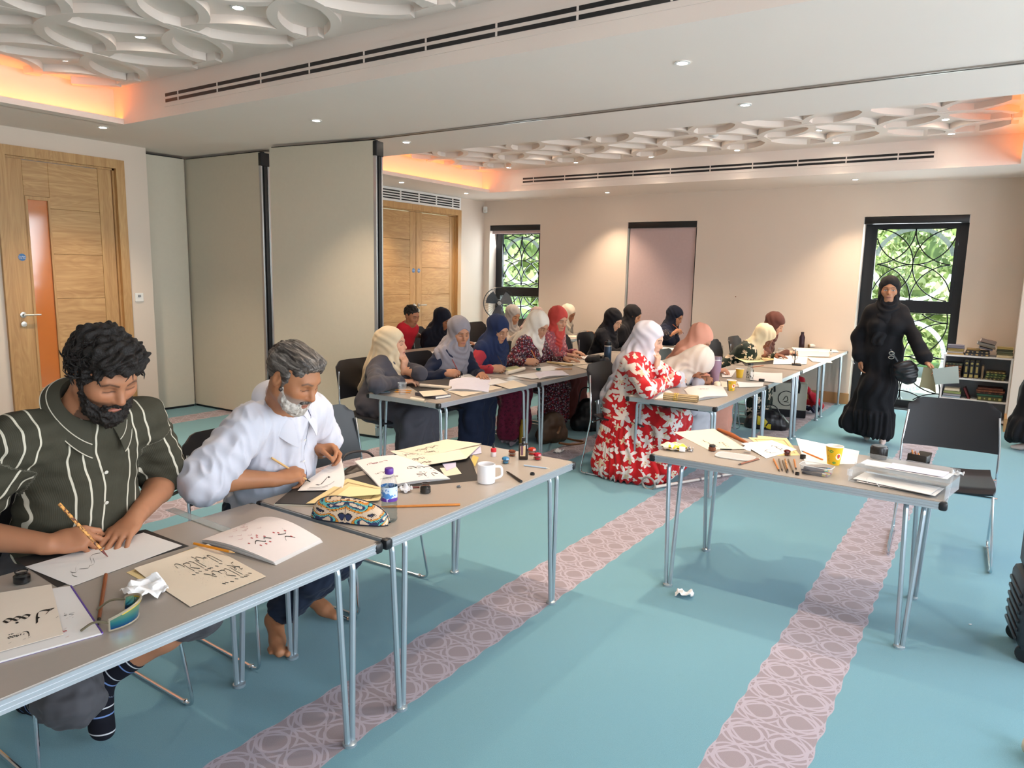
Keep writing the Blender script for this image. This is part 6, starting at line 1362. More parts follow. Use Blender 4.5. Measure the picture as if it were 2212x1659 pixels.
MB().prism([tuple(x[:2]) for x in (-s_, c - a - s_, c - a + s_, s_)], 0, .0022).build('ruler_blade', m_glass('ruler_acrylic', 'E6EBE8', .05, .9, .22), t, False)
q = MB(); LL = np.linalg.norm(c - a)
for k in range(62): p = d * (LL * (k + .5) / 62); l_ = .010 if k % 10 == 0 else .005; q.add([tuple(p + s_ * .95 + V3(0, 0, .0024)), tuple(p + s_ * .95 - nrm(s_) * l_ + V3(0, 0, .0024)), tuple(p + d * .0006 + s_ * .95 - nrm(s_) * l_ + V3(0, 0, .0024)), tuple(p + d * .0006 + s_ * .95 + V3(0, 0, .0024))], [(0, 1, 2, 3)])
q.build('scale_marks', INKG, t, False)['kind'] = 'stuff'
# pens held by the two men
def held_pen(b, side, label, tip, back, r, m, group='pens in hands', name='reed_pen', cat='pen', tipm=None):
    return stick(name, label, cat, tuple(back), tuple(tip), r, r * .9, m, group=group, tipm=tipm)
# --- table of the man in the white shirt
def laptop_pad():
    cs = [V3(*p) for p in ((-2.060, 2.048, 0.690), (-2.334, 1.898, 0.690), (-2.210, 1.691, 0.690), (-1.914, 1.878, 0.690))]; ce = sum(cs) / 4; t = thing('writing_board', 'black padded writing board with a pale edge under the hands of the white-shirted man', 'board', tuple(ce))
    MB().prism([tuple((c - ce)[:2]) for c in cs], .0, .006).build('board_base', mat('pale_board_edge', 'CFC8B8', .5), t, False); MB().prism([tuple(((c - ce) * .985)[:2]) for c in cs], .006, .0085).build('board_pad', BLKMAT, t, False)
laptop_pad()
sheet('tan bordered card beside the patterned pencil case', ((-1.995, 2.082, 0.690), (-2.210, 2.063, 0.690), (-2.112, 1.760, 0.690), (-1.923, 1.956, 0.690)), .0092, CRDK, border=(.12, .03, INKBR), curl=lambda u, v: (0, 0, .012 * (1 - v) * u))
sheet('pale yellow sheet lying on the tan bordered card', ((-1.960, 2.046, 0.690), (-2.115, 1.988, 0.690), (-2.049, 1.844, 0.690), (-1.947, 1.981, 0.690)), .0225, YEL)
def held_page():
    cs = [V3(*p) for p in ((-2.360, 2.172, 0.752), (-2.198, 2.013, 0.700), (-2.149, 1.859, 0.700), (-2.251, 1.841, 0.700))]
    c00, c10, c11, c01 = V3(*(-2.340, 2.151, 0.759)), V3(*(-2.338, 1.954, 0.700)), V3(*(-2.254, 1.839, 0.700)), V3(*(-2.127, 1.954, 0.700)); ce = (c00 + c10 + c11 + c01) / 4
    def fn(u, v):
        lo = c01 * (1 - u) + c11 * u; hi = c00 * (1 - u) + c10 * u; p = hi * (1 - v) + lo * v; return p - ce + V3(.030, -.01, -.012) * math.sin(PI * v) * (1 - u) + V3(0, 0, .004)
    t = MB().grid(fn, 12, 12, .0006).build('paper_sheet', WHITE, None, loc=tuple(ce)); tag(t, 'white page lifted by one corner in the left hand of the white-shirted man', 'paper')
    ink(t, fn, [spline([(.36, .40), (.42, .36), (.50, .52), (.56, .66), (.66, .62)])], .045, 40, INK); ink(t, fn, [spline([(.30, .66), (.50, .80), (.78, .80)]), spline([(.36, .78), (.55, .90), (.80, .90)]), spline([(.24, .58), (.30, .64)])], .016, 80, INK)
held_page()
def pencil_case():
    p0 = V3(*(-1.858, 1.727, 0.690)); a0 = V3(*(-1.995, 1.685, 0.690)); a1 = V3(*(-1.730, 1.777, 0.690)); L = np.linalg.norm(a1 - a0) ; rz = math.atan2(*(a1 - a0)[[1, 0]]); t = thing('pencil_case', 'boat-shaped pencil case with orange, navy and turquoise folk pattern', 'pencil case', tuple((a0 + a1) / 2 + V3(0, .02, 0)), rz)
    m = NT('folk_pattern_cloth'); co = m.coord('Object'); sp = m.n('ShaderNodeSeparateXYZ'); m.l(co, sp.inputs[0]); ax = m.m_('ABSOLUTE', sp.outputs[0]); cb = m.n('ShaderNodeCombineXYZ'); m.l(ax, cb.inputs[0]); m.l(sp.outputs[1], cb.inputs[1]); m.l(sp.outputs[2], cb.inputs[2])
    qz = m.n('ShaderNodeVectorMath', operation='SNAP'); m.l(cb.outputs[0], qz.inputs[0]); qz.inputs[1].default_value = (.0022, .0022, .0022)
    vo = m.n('ShaderNodeTexVoronoi'); vo.inputs['Scale'].default_value = 24; m.l(qz.outputs[0], vo.inputs['Vector']); w_ = m.n('ShaderNodeTexWave', wave_type='RINGS'); w_.inputs['Scale'].default_value = 11; w_.inputs['Distortion'].default_value = 4; w_.inputs['Detail'].default_value = 0; m.l(qz.outputs[0], w_.inputs[0])
    f = m.m_('ADD', m.m_('MULTIPLY', w_.outputs['Fac'], .62), m.m_('MULTIPLY', vo.outputs['Distance'], .5)); r_ = m.n('ShaderNodeValToRGB'); r_.color_ramp.interpolation = 'CONSTANT'; e = r_.color_ramp.elements
    cols = [(0, '2A3358'), (.24, '15151C'), (.28, 'D9C2A8'), (.47, '15151C'), (.50, 'D98A26'), (.64, '15151C'), (.67, '5FB6B4'), (.78, '2A3358'), (.9, 'D9C2A8')]
    while len(e) < len(cols): e.new(.5)
    for k, (p, c) in enumerate(cols): e[k].position = p; e[k].color = (*lin(c), 1)
    m.l(f, r_.inputs[0]); mm = m.base(r_.outputs[0], .75); m.bump(m.noise(co, 800, 2), .2, .001)
    def shape(u, v):
        x = (u - .5) * 2; s_ = math.sqrt(max(0, 1 - abs(x) ** 2.6)); a = PI * v; hw = .040 * (.25 + .75 * s_); hh = .082 * (.12 + .88 * s_) * (1 - .1 * x)
        return (x * L * .54, -hw * math.cos(a) * 1.05, .002 + hh * math.sin(a) ** .8)
    q = MB(); q.grid(shape, 30, 16); q.grid(lambda u, v: (shape(u, 0)[0], shape(u, 0)[1] * (1 - 2 * v), .002), 30, 2); q.build('pouch', mm, t)
    q = MB(); q.tube([Vector(shape(k / 30, .5)) for k in range(31)], .0022, 6); q.build('zip', mat('navy_zip', '1B2030', .5), t)
    q = MB(); q.tube([Vector(shape(k / 30, 0)) for k in range(31)], .0024, 6); q.build('piping', mat('navy_zip', '1B2030', .5), t); q = MB(); q.tube([Vector(shape(.5, .02 + k / 20 * .48)) for k in range(21)], .0012, 5); q.build('seam', mat('navy_zip', '1B2030', .5), t)
pencil_case()
def bottle():
    t = thing('water_bottle', 'clear water bottle with purple cap and blue purple label', 'bottle', (-1.751, 1.834, 0.690)); R_ = .0315
    pr = [(.027, 0), (R_, .006), (R_, .012), (R_ - .002, .018), (R_, .024), (R_ - .002, .034), (R_, .040), (R_ - .0025, .050), (R_, .056), (R_ - .0025, .066), (R_, .073), (R_, .130), (R_ - .002, .138), (.024, .156), (.0155, .168), (.0135, .172), (.0135, .180)]
    pr = [(r * .93, z * 1.04) for r, z in pr]
    MB().lathe(pr, 30, cap1=False).build('bottle_body', GLASSY, t)
    MB().lathe([(r - .0015, z) for r, z in pr[:10]] + [(pr[10][0] - .0015, .070)], 26).build('water', m_glass('water', 'F2F7FA', .0, .3), t)
    MB().lathe([(pr[11][0] + .0004, .077), (pr[11][0] + .0004, .130)], 30, cap0=False, cap1=False).build('label_band', label_mat(), t)
    q = MB(); q.lathe([(.0150, .174), (.0158, .176), (.0158, .192), (.0145, .195), (0, .1955)], 28); c_ = q.build('cap', mat('purple_cap', '5B2E91', .4), t)
def label_mat():
    m = NT('bottle_label'); co = m.coord('Object'); sp = m.n('ShaderNodeSeparateXYZ'); m.l(co, sp.inputs[0]); n_ = m.noise(co, 60, 2); z = m.m_('ADD', sp.outputs[2], m.m_('MULTIPLY', m.m_('SUBTRACT', n_, .5), .02))
    c_ = m.mix(m.m_('LESS_THAN', z, .090), m.mix(m.m_('GREATER_THAN', m.noise(co, 34, 2), .52), lin('C9D9EA'), lin('4B84C4')), m.mix(m.m_('GREATER_THAN', n_, .62), lin('5B2E91'), lin('D8C6E6'))); return m.base(c_, .35)
bottle()
crumple('crumpled_tissue', 'small crumpled grey white tissue beside the water bottle', 'tissue', (-1.939, 2.126, 0.690), .030, mat('grey_tissue', 'CFD0D4', .8), 9, .75)
ink_jar((-1.867, 2.166, 0.690), 'open black ink jar right of the water bottle', r=.022, h=.040)
stick('reed_pen', 'dark red reed pen behind the black ink jar by the bottle', 'pen', (-1.926, 2.197, 0.695), (-1.955, 2.166, 0.695), .004, .0036, mat('dark_red_reed', '6B2A22', .4), group='reed pens', tipm=mat('dark_red_reed', '6B2A22', .4))
stick('cane_stick', 'long orange cane stick lying right of the water bottle', 'stick', (-1.651, 2.119, 0.695), (-1.874, 1.911, 0.695), .0048, .0048, REEDO, tipm=REEDO)
crumple('kneaded_eraser', 'tiny grey eraser lump in front of the white mug', 'eraser', (-1.804, 2.305, 0.690), .010, mat('grey_putty', '5B6470', .7), 5, .7, h=.002)
def mug():
    t = thing('mug', 'plain white mug with a handle', 'mug', (-1.758, 2.436, 0.690), math.radians(42)); r = .0385; h = .083; CER = mat('white_glaze', 'ECECEF', .18, var=0)
    MB().lathe([(r - .006, 0), (r - .001, .002), (r, .006), (r, h - .002), (r - .0018, h), (r - .0036, h - .002), (r - .004, .012), (r - .010, .007)], 36).build('cup_body', CER, t)
    MB().tube(fillet([(r - .003, 0, h * .84), (r + .028, 0, h * .84), (r + .030, 0, h * .30), (r - .003, 0, h * .20)], .022, 7), [.0052] * 18, 10).build('handle', CER, t)
mug()
t = lathe_thing('dropper_bottle', 'small red dropper bottle with black rubber top behind the mug', 'bottle', (-1.990, 2.816, 0.690), [('bottle_body', [(.012, 0), (.0135, .002), (.0135, .030), (.012, .033)], mat('white_red_label', 'DDD3D6', .4)), ('red_shoulder', [(.0137, .024), (.0137, .040), (.007, .044)], mat('red_plastic', 'C8202E', .3)), ('rubber_top', [(.007, .043), (.007, .050), (.004, .054), (.0035, .066), (0, .068)], BLACKP)])
def facet_jar(loc, label, col, s=1.0):
    g = mat('faceted_' + col, col, .08, var=.35, vscale=120, trans=.35); t = thing('ink_jar', label, 'ink jar', loc, 0, 'faceted glass ink jars'); r = .019 * s
    MB().lathe([(r * .8, 0), (r, .004), (r * 1.02, .012), (r * .7, .018 * s)], 8).build('jar_glass', m_glass('jar_pale', 'E9E4DC', .03, .8), t, False); MB().lathe([(r * .66, .003), (r * .74, .012)], 12).build('ink', mat('ink_' + col, col, .3), t); MB().lathe([(r * .72, .0175 * s), (r * .98, .020 * s), (r * .90, .028 * s), (r * .4, .032 * s)], 8).build('stopper', g, t, False)
facet_jar((-1.870, 2.746, 0.690), 'blue faceted ink jar right of the white mug', '3F8CC0'); facet_jar((-1.924, 2.881, 0.690), 'brown faceted ink jar behind the blue one', '8A4A30'); facet_jar((-1.862, 2.966, 0.690), 'orange red faceted jar behind the dark square bottle', 'C8402A', 1.15); facet_jar((-1.788, 2.899, 0.690), 'red faceted ink jar right of the dark square bottle', 'C01F35', 1.1)
t = thing('ink_bottle', 'dark brown square ink bottle with a worn cream label', 'bottle', (-1.847, 2.863, 0.690), math.radians(38)); DB = mat('dark_brown_glass', '1C1311', .08, spec=.7)
MB().box((0, 0, .039), (.046, .030, .078), bev=.006).build('bottle_body', DB, t); MB().lathe([(.009, .076), (.010, .082), (.008, .086), (.008, .094)], 16).build('bottle_neck', DB, t); MB().lathe([(.0095, .092), (.0098, .094), (.0098, .106), (.008, .108)], 18).build('bottle_cap', mat('silver_band_cap', '2A2626', .25, .4), t)
lb = MB().box((-.004, -.0154, .044), (.026, .0006, .050)).build('paper_label', mat('worn_label', 'C9AE84', .7, var=.25, vscale=90), t, False); MB().box((-.008, -.0159, .046), (.012, .0004, .046)).build('label_print', mat('label_print_mauve', '6B4650', .7, var=.3, vscale=150), lb, False)
stick('white_pen', 'thin pale blue and white pen behind the small black cap', 'pen', (-1.775, 2.760, 0.694), (-1.651, 2.786, 0.694), .003, .003, mat('pale_blue_barrel', 'A9C3DE', .3, var=.2), tipm=mat('white_tip', 'E8E4DC', .4))
lathe_thing('bottle_cap', 'small black bottle cap near the far right table corner', 'cap', (-1.663, 2.657, 0.690), [('cap_wall', [(.010, 0), (.0105, .001), (.0105, .010), (.0085, .010), (.0085, .004)], BLACKP)])
stick('fountain_pen', 'thick black pen right of the white mug', 'pen', (-1.635, 2.524, 0.696), (-1.777, 2.617, 0.696), .0062, .0046, mat('dark_brown_pen', '1E1714', .3))
sheet('large black card under the stacked papers, right of the bottle', ((-2.151, 2.818, 0.690), (-2.266, 2.037, 0.690), (-2.095, 2.004, 0.690), (-1.798, 2.440, 0.690)), .0003, BLKMAT, name='desk_mat', cat='card')
booklet('open white booklet with large script behind the water bottle', ((-2.323, 2.561, 0.690), (-2.440, 2.323, 0.690), (-2.045, 2.091, 0.690), (-1.906, 2.373, 0.690)), .001, mat('booklet_white', 'E7E0DF', .8, var=.02), curl=lambda u, v: (0, 0, .010 * math.sin(PI * u) + .006 * math.sin(PI * v)), pages=4, writing=[(21, 4, .90, .24, .040, .13, mat('dark_red_print', '8A3A48', .7, var=0)), (22, 5, .42, .58, .055, .13, INK), (25, 5, .42, .80, .045, .12, INK), (24, 7, .92, .60, .022, .12, INK), (26, 7, .92, .78, .022, .12, INK)])
for k, (lb, cs, z, wr, mm) in enumerate((('lowest cream sheet of the fanned pile on the far table corner', ((-2.155, 2.928, 0.690), (-2.433, 2.554, 0.690), (-2.129, 2.425, 0.690), (-2.031, 2.650, 0.690)), .010, (), CREAM), ('middle cream sheet of the fanned pile, rows of black strokes', ((-2.239, 2.834, 0.690), (-2.427, 2.548, 0.690), (-2.129, 2.425, 0.690), (-2.034, 2.658, 0.690)), .0112, [(31, 7, .92, .30, .030, .16, INK), (32, 7, .94, .60, .030, .16, INK), (33, 7, .92, .86, .026, .16, INK)], mat('warm_white_paper', 'E6D8C8', .8, var=.02)), ('topmost cream sheet of the fanned pile, one line of script', ((-2.366, 2.916, 0.690), (-2.402, 2.568, 0.690), (-2.207, 2.597, 0.690), (-2.149, 2.932, 0.690)), .0126, [(35, 6, .90, .35, .040, .15, INK), (36, 5, .92, .68, .03, .14, INK)], CREAM))):
    sheet(lb, cs, z, mm, writing=[(s_, n, u0, v0, sz, nb, m_) for (s_, n, u0, v0, sz, nb, m_) in wr], curl=lambda u, v: (0, 0, .006 * (1 - u) * v), group='fanned cream sheets')
for k, (lb, cs, mm) in enumerate((('small pale violet printed card under the fanned sheets', ((-2.058, 2.606, 0.690), (-2.093, 2.547, 0.690), (-2.001, 2.467, 0.690), (-2.007, 2.542, 0.690)), mat('violet_paper', 'C7C2DA', .8)), ('small cream card under the violet printed card', ((-2.017, 2.555, 0.690), (-2.055, 2.484, 0.690), (-1.949, 2.394, 0.690), (-1.920, 2.473, 0.690)), CREAM), ('pale violet slip by the red dropper bottle', ((-2.159, 2.937, 0.690), (-2.160, 2.810, 0.690), (-2.091, 2.747, 0.690), (-2.069, 2.824, 0.690)), mat('violet_paper', 'C7C2DA', .8)))): sheet(lb, cs, .0014 + .0012 * (1 - k % 2), mm, writing=[(40 + k, 5, .85, .4, .008, .1, INKV)])
t = sheet('pale yellow packet leaning behind the white mug', ((-2.074, 2.761, 0.690), (-2.027, 2.685, 0.690), (-1.917, 2.567, 0.700), (-2.003, 2.712, 0.700)), .004, mat('yellow_packet', 'D9C070', .5))
# --- right-hand table
crumple('tissue_packet', 'yellow and white tissue packet on the near left corner of the right-hand table', 'packet', (0, 0, 0), .02, TISSUE, 1) if False else None
def packet():
    p0 = V3(*(-1.337, 3.512, 0.690)); t = thing('tissue_packet', 'soft yellow and white tissue packet on the left end of the right-hand table', 'packet', tuple(p0), math.radians(18)); m = NT('yellow_white_film'); co = m.coord('Object'); c_ = m.mix(m.m_('GREATER_THAN', m.noise(co, 22, 3, dist=1.0), .50), lin('E8E2D2'), lin('E6C62A')); mm = m.base(c_, .3)
    q = MB(); q.grid(lambda u, v: ((u - .5) * .135, -.042 * math.cos(PI * 2 * v) * (1 - .7 * abs(2 * u - 1) ** 4), .020 + .019 * math.sin(PI * 2 * v) * (1 - abs(2 * u - 1) ** 3 * .9) + .003 * math.sin(u * 21 + v * 9)), 20, 16); q.build('wrapper', mm, t); MB().box((.045, -.040, .018), (.03, .004, .026), bev=.001).build('white_flap', TISSUE, t)
packet()
crumple('foil_ball', 'crumpled silver foil ball beside the yellow packet', 'foil', (-1.259, 3.537, 0.690), .020, mat('silver_foil', 'A9A7A6', .25, .8, var=.3, vscale=120), 11, .9, h=.0022)
ink_jar((-1.170, 3.621, 0.690), 'brown ink jar with a black lid, left on the right-hand table', '7A3B1A', r=.019, h=.030, lid='1B191A')
sheet('large cream script sheet on the left of the right-hand table', ((-1.498, 3.921, 0.690), (-1.193, 3.629, 0.690), (-1.033, 3.757, 0.690), (-1.338, 4.150, 0.690)), .0006, CREAM, writing=[(51, 5, .88, .30, .046, .10, INKG), (52, 6, .92, .62, .036, .10, INKG)], curl=lambda u, v: (0, 0, .004 * v))
t = thing('leather_roll', 'flat roll of orange brown leather behind the cream script sheet', 'leather', (-1.178, 4.014, 0.690), 0); a, c = V3(*(-1.309, 4.144, 0.695)), V3(*(-1.065, 3.892, 0.695)); o_ = V3(*t.location)
MB().tube([tuple(a - o_), tuple((a + c) / 2 - o_ + V3(0, 0, .004)), tuple(c - o_)], [.011, .014, .008], 10).build('roll', mat('orange_leather', '9A5226', .5, var=.1), t)
sheet('tan bordered sheet at the back of the right-hand table', ((-1.113, 4.067, 0.690), (-0.889, 3.712, 0.690), (-0.777, 3.814, 0.690), (-0.927, 4.175, 0.690)), .0006, CRDK, border=(.10, .028, INKBR))
sheet('upper tan bordered sheet peeping out behind the white script sheet', ((-1.085, 4.151, 0.690), (-1.014, 3.932, 0.690), (-0.855, 3.993, 0.690), (-0.930, 4.187, 0.690)), .0002, CRDK)
sheet('white sheet with thin brown script in the middle of the right-hand table', ((-1.088, 3.845, 0.690), (-0.898, 3.633, 0.690), (-0.817, 3.932, 0.690), (-0.982, 4.072, 0.690)), .0018, WHITE, writing=[(55, 5, .88, .28, .036, .12, INK), (56, 5, .92, .66, .040, .12, INK)], curl=lambda u, v: (0, 0, .010 * (1 - u) * (1 - v)))
sheet('blank white sheet with one lifted corner behind the yellow cup', ((-0.816, 4.066, 0.690), (-0.708, 3.638, 0.690), (-0.511, 3.806, 0.690), (-0.545, 4.113, 0.690)), .0008, WHITE, curl=lambda u, v: (-.04 * (1 - u) * (1 - v), .0, .034 * (1 - u) ** 2 * (1 - v)))
def lid():
    p0 = V3(*(-1.032, 3.562, 0.690)); t = thing('box_lid', 'frosted plastic box lid lying flat on the right-hand table', 'lid', tuple(p0), math.radians(4)); q = MB(); pl = [(x * .098 * .95, y * .058) for x, y in [(math.copysign(abs(math.cos(a)) ** .45, math.cos(a)), math.copysign(abs(math.sin(a)) ** .45, math.sin(a))) for a in np.linspace(0, 2 * PI, 33)[:-1]]]
    q.prism(pl, .006, .0075); MB.build(q, 'lid_panel', FROST, t, False); MB().tube([(x, y, .005) for x, y in pl], .0038, 6, True).build('lid_rim', mat('milky_plastic', 'D9DCDD', .35, alpha=.8, var=0), t)
lid()
crumple('crumpled_tissue', 'crumpled white tissue on the frosted lid', 'tissue', (-1.016, 3.695, 0.700), .026, TISSUE, 14, .7)
stick('reed_pen', 'black reed pen between ink jar and frosted lid', 'pen', (-1.144, 3.673, 0.694), (-1.090, 3.704, 0.694), .0032, .003, mat('black_lacquer', '1A1818', .35), group='reed pens')
stick('reed_pen', 'short brown reed pen with a pale end in front of the frosted lid', 'pen', (-0.925, 3.588, 0.695), (-0.971, 3.406, 0.695), .0042, .004, REED, group='reed pens', band=mat('pale_reed_end', 'D9C6A8', .5))
for k, (a, c, mm, lb) in enumerate((((1671, 992), (1683, 1018), 'o', 'first from the left'), ((1684, 993), (1690, 1017), 'g', 'second from the left'), ((1691, 994), (1698, 1021), 'g', 'third from the left'), ((1695, 993), (1702, 1017), 'o', 'fourth from the left, speckled'), ((1703, 993), (1714, 1021), 'g', 'fifth from the left'), ((1716, 993), (1720, 1015), 'o', 'rightmost'))):
    pass
REEDS = [((-0.861, 3.627, 0.695), (-0.779, 3.412, 0.695)), ((-0.839, 3.645, 0.695), (-0.770, 3.429, 0.695)), ((-0.817, 3.628, 0.695), (-0.745, 3.409, 0.695)), ((-0.811, 3.648, 0.699), (-0.746, 3.430, 0.699)), ((-0.799, 3.665, 0.695), (-0.720, 3.428, 0.695)), ((-0.775, 3.684, 0.695), (-0.724, 3.496, 0.695))]
for (a, c), mm, lb in zip(REEDS, (REEDO, REEDG, REEDG, TIGER, REEDG, REEDO), ('leftmost', 'second', 'third', 'fourth, speckled', 'fifth', 'rightmost')): stick('reed_pen', '%s of the six reed pens left of the crayon box' % lb, 'pen', a, c, .0046, .0040, mm, group='row of reed pens')
facet_jar((-0.831, 3.771, 0.690), 'brown red flat ink jar behind the row of reed pens', '6B2018', .95)
lathe_thing('bottle_cap', 'tall black cap right of the brown red jar', 'cap', (-0.750, 3.752, 0.690), [('cap_wall', [(.0135, 0), (.014, .001), (.014, .020), (.012, .020), (.012, .006)], BLACKP)])
lathe_thing('bottle_cap', 'black cap in front of the crayon box corner', 'cap', (-0.701, 3.416, 0.690), [('cap_wall', [(.009, 0), (.0095, .001), (.0095, .012), (.008, .012), (.008, .004)], BLACKP)])
def crayons():
    p0 = V3(*(-0.633, 3.489, 0.690)); t = thing('crayon_box', 'clear plastic box full of dark crayons', 'box', tuple(p0), math.radians(-3)); sq = lambda a: (math.copysign(abs(math.cos(a)) ** .4, math.cos(a)), math.copysign(abs(math.sin(a)) ** .4, math.sin(a))); q = MB(); rings = [(.060, .038, .001), (.064, .041, .006), (.069, .045, .040), (.0715, .047, .042)]
    N = 36; vs_ = []; fs = []
    for (a, b_, z) in rings:
        for k in range(N): x, y = sq(2 * PI * k / N); vs_.append((x * a, y * b_, z))
    for i in range(3):
        for k in range(N): fs.append((i * N + k, i * N + (k + 1) % N, (i + 1) * N + (k + 1) % N, (i + 1) * N + k))
    fs.append(tuple(range(N))[::-1]); q.add(vs_, fs); q.build('box_shell', m_glass('box_plastic', 'F2F5F8', .12, 1.2, .16), t); MB().tube([(sq(2 * PI * k / N)[0] * .0715, sq(2 * PI * k / N)[1] * .047, .042) for k in range(N)], .0018, 6, True).build('box_rim', mat('milky_plastic', 'D9DCDD', .35, alpha=.8, var=0), t)
    r = random.Random(4); cl = ['1C2238', '23202A', '2B3344', '1A1A20', '34405A', '3A2A24']; 
    for k in range(30):
        row, col = divmod(k, 10); y = -.033 + col * .0072; z = .006 + row * .0088; top = row == 2; c_ = r.choice(cl); ln = .050
        o = thing('crayon', 'crayon with %s end, %s from near side, %s layer of crayon box' % (['mustard', 'orange', 'pink', 'green', 'cream', 'blue'][k % 6], ('first', 'second', 'third', 'fourth', 'fifth', 'sixth', 'seventh', 'eighth', 'ninth', 'tenth')[col], ('bottom', 'middle', 'top')[row]), 'crayon', (p0[0] + r.uniform(-.012, .012), p0[1] + y, p0[2] + z), r.uniform(-.12, .12) + (.35 if top else 0), 'crayons in the clear box')
        MB().tube([(-ln, 0, 0), (ln * .7, 0, 0)], .0040, 7).build('wrapper', mat('crayon_' + c_, c_, .5), o); MB().tube([(ln * .7, 0, 0), (ln * .92, 0, 0), (ln, 0, 0)], [.0036, .0034, .0018], 7).build('crayon_end', mat('cend_%d' % (k % 6), ['C9B43A', 'C8603A', 'B94A6A', '4FA07A', 'D9C9A0', '6F8FC0'][k % 6], .5), o)
crayons()
stick('pencil', 'orange pencil on the blank white sheet, left of the yellow cup', 'pencil', (-0.661, 3.775, 0.695), (-0.784, 3.871, 0.702), .0040, .0040, mat('orange_pencil_paint', 'C9742A', .35), tipm=mat('pencil_dark_end', '2B2B30', .5))
def cup(loc, label, h=.092, r0=.028, r1=.040, cols=None, logo=True, rz=0.0):
    t = thing('paper_cup', label, 'cup', loc, rz, 'paper cups'); m = NT('cup_print_' + label[:12]); co = m.coord('Object'); sp = m.n('ShaderNodeSeparateXYZ'); m.l(co, sp.inputs[0]); an = m.m_('ARCTAN2', sp.outputs[1], sp.outputs[0]); c_ = m.mix(m.m_('GREATER_THAN', m.m_('SINE', m.m_('ADD', an, 1.9)), cols[2]), lin(cols[0]), lin(cols[1]))
    MB().lathe([(r0, .001), (r1, h)], 30, cap1=False).build('cup_wall', m.base(c_, .45), t); MB().lathe([(r0 - .002, .004), (r1 - .0015, h)], 30, cap1=False).build('cup_lining', mat('white_card', 'EDEAE4', .5), t); MB().tube([(r1 * math.cos(a), r1 * math.sin(a), h) for a in np.linspace(0, 2 * PI, 31)[:-1]], .0018, 6, True).build('rolled_rim', mat('white_card', 'EDEAE4', .5), t)
    def patch(name, m_, ang, z, w_, hh, lift, shape='disc', n=16):
        q = MB(); vs_ = []
        for k in range(n):
            a = 2 * PI * k / n; dx, dz = (math.cos(a), math.sin(a)); dx, dz = (dx, dz) if shape == 'disc' else (dx, dz * (1 - .75 * abs(dx) ** 1.6)); zz = z + dz * hh; rr = r0 + (r1 - r0) * zz / h + lift; aa = ang + dx * w_ / rr; vs_.append((rr * math.cos(aa), rr * math.sin(aa), zz))
        q.add(vs_, [tuple(range(n))]); return q.build(name, m_, t, False)
    if logo:
        va = math.atan2(-loc[1], -loc[0]) - rz
        patch('round_badge', mat('badge_white', 'F0EEEA', .5, var=0), va + .62, h * .50, .0135, .016, .0006); patch('badge_red', mat('badge_red', 'C8334A', .5, var=0), va + .66, h * .53, .006, .0085, .0010); patch('leaf_print', mat('leaf_green_print', '2E9A48', .5, var=0), va - .35, h * .77, .011, .0075, .0007, 'leaf'); patch('leaf_print', mat('leaf_green_print', '2E9A48', .5, var=0), va + .10, h * .16, .009, .006, .0007, 'leaf'); patch('bud_print', mat('bud_brown', '6B3A20', .5, var=0), va - .80, h * .80, .0025, .003, .0007)
        q = MB()
        for k in range(5):
            z = h * (.50 - .075 * k); rr = r0 + (r1 - r0) * z / h + .0007; q.add([(rr * math.cos(a), rr * math.sin(a), z + dz) for a, dz in ((va - .95, 0), (va - .95 + .24 + .05 * (k % 3), 0), (va - .95 + .24 + .05 * (k % 3), .0016), (va - .95, .0016))], [(0, 1, 2, 3)])
        q.build('small_print', mat('print_brown', '7A5A12', .6, var=0), t, False)['kind'] = 'stuff'
    return t
cup((-0.604, 3.733, 0.690), 'bright yellow paper cup with a round badge on the right-hand table', cols=('E3B71C', 'E3B71C', 2.0))
t = lathe_thing('black_jar', 'ribbed black screw-top jar behind the paper tray', 'jar', (-0.441, 4.011, 0.690), [('jar_body', [(.036, 0), (.038, .002), (.038, .012)], BLACKP), ('screw_lid', [(.0385, .012), (.040, .014), (.040, .058), (.034, .066), (0, .067)], mat('black_lid', '1C1B1D', .33))], n=32)
q = MB()
for k in range(40): a = 2 * PI * k / 40; q.box((.0402 * math.cos(a), .0402 * math.sin(a), .036), (.0012, .0022, .040), rz=0)
q.build('grip_ribs', mat('black_lid', '1C1B1D', .33), t, False)['kind'] = 'stuff'
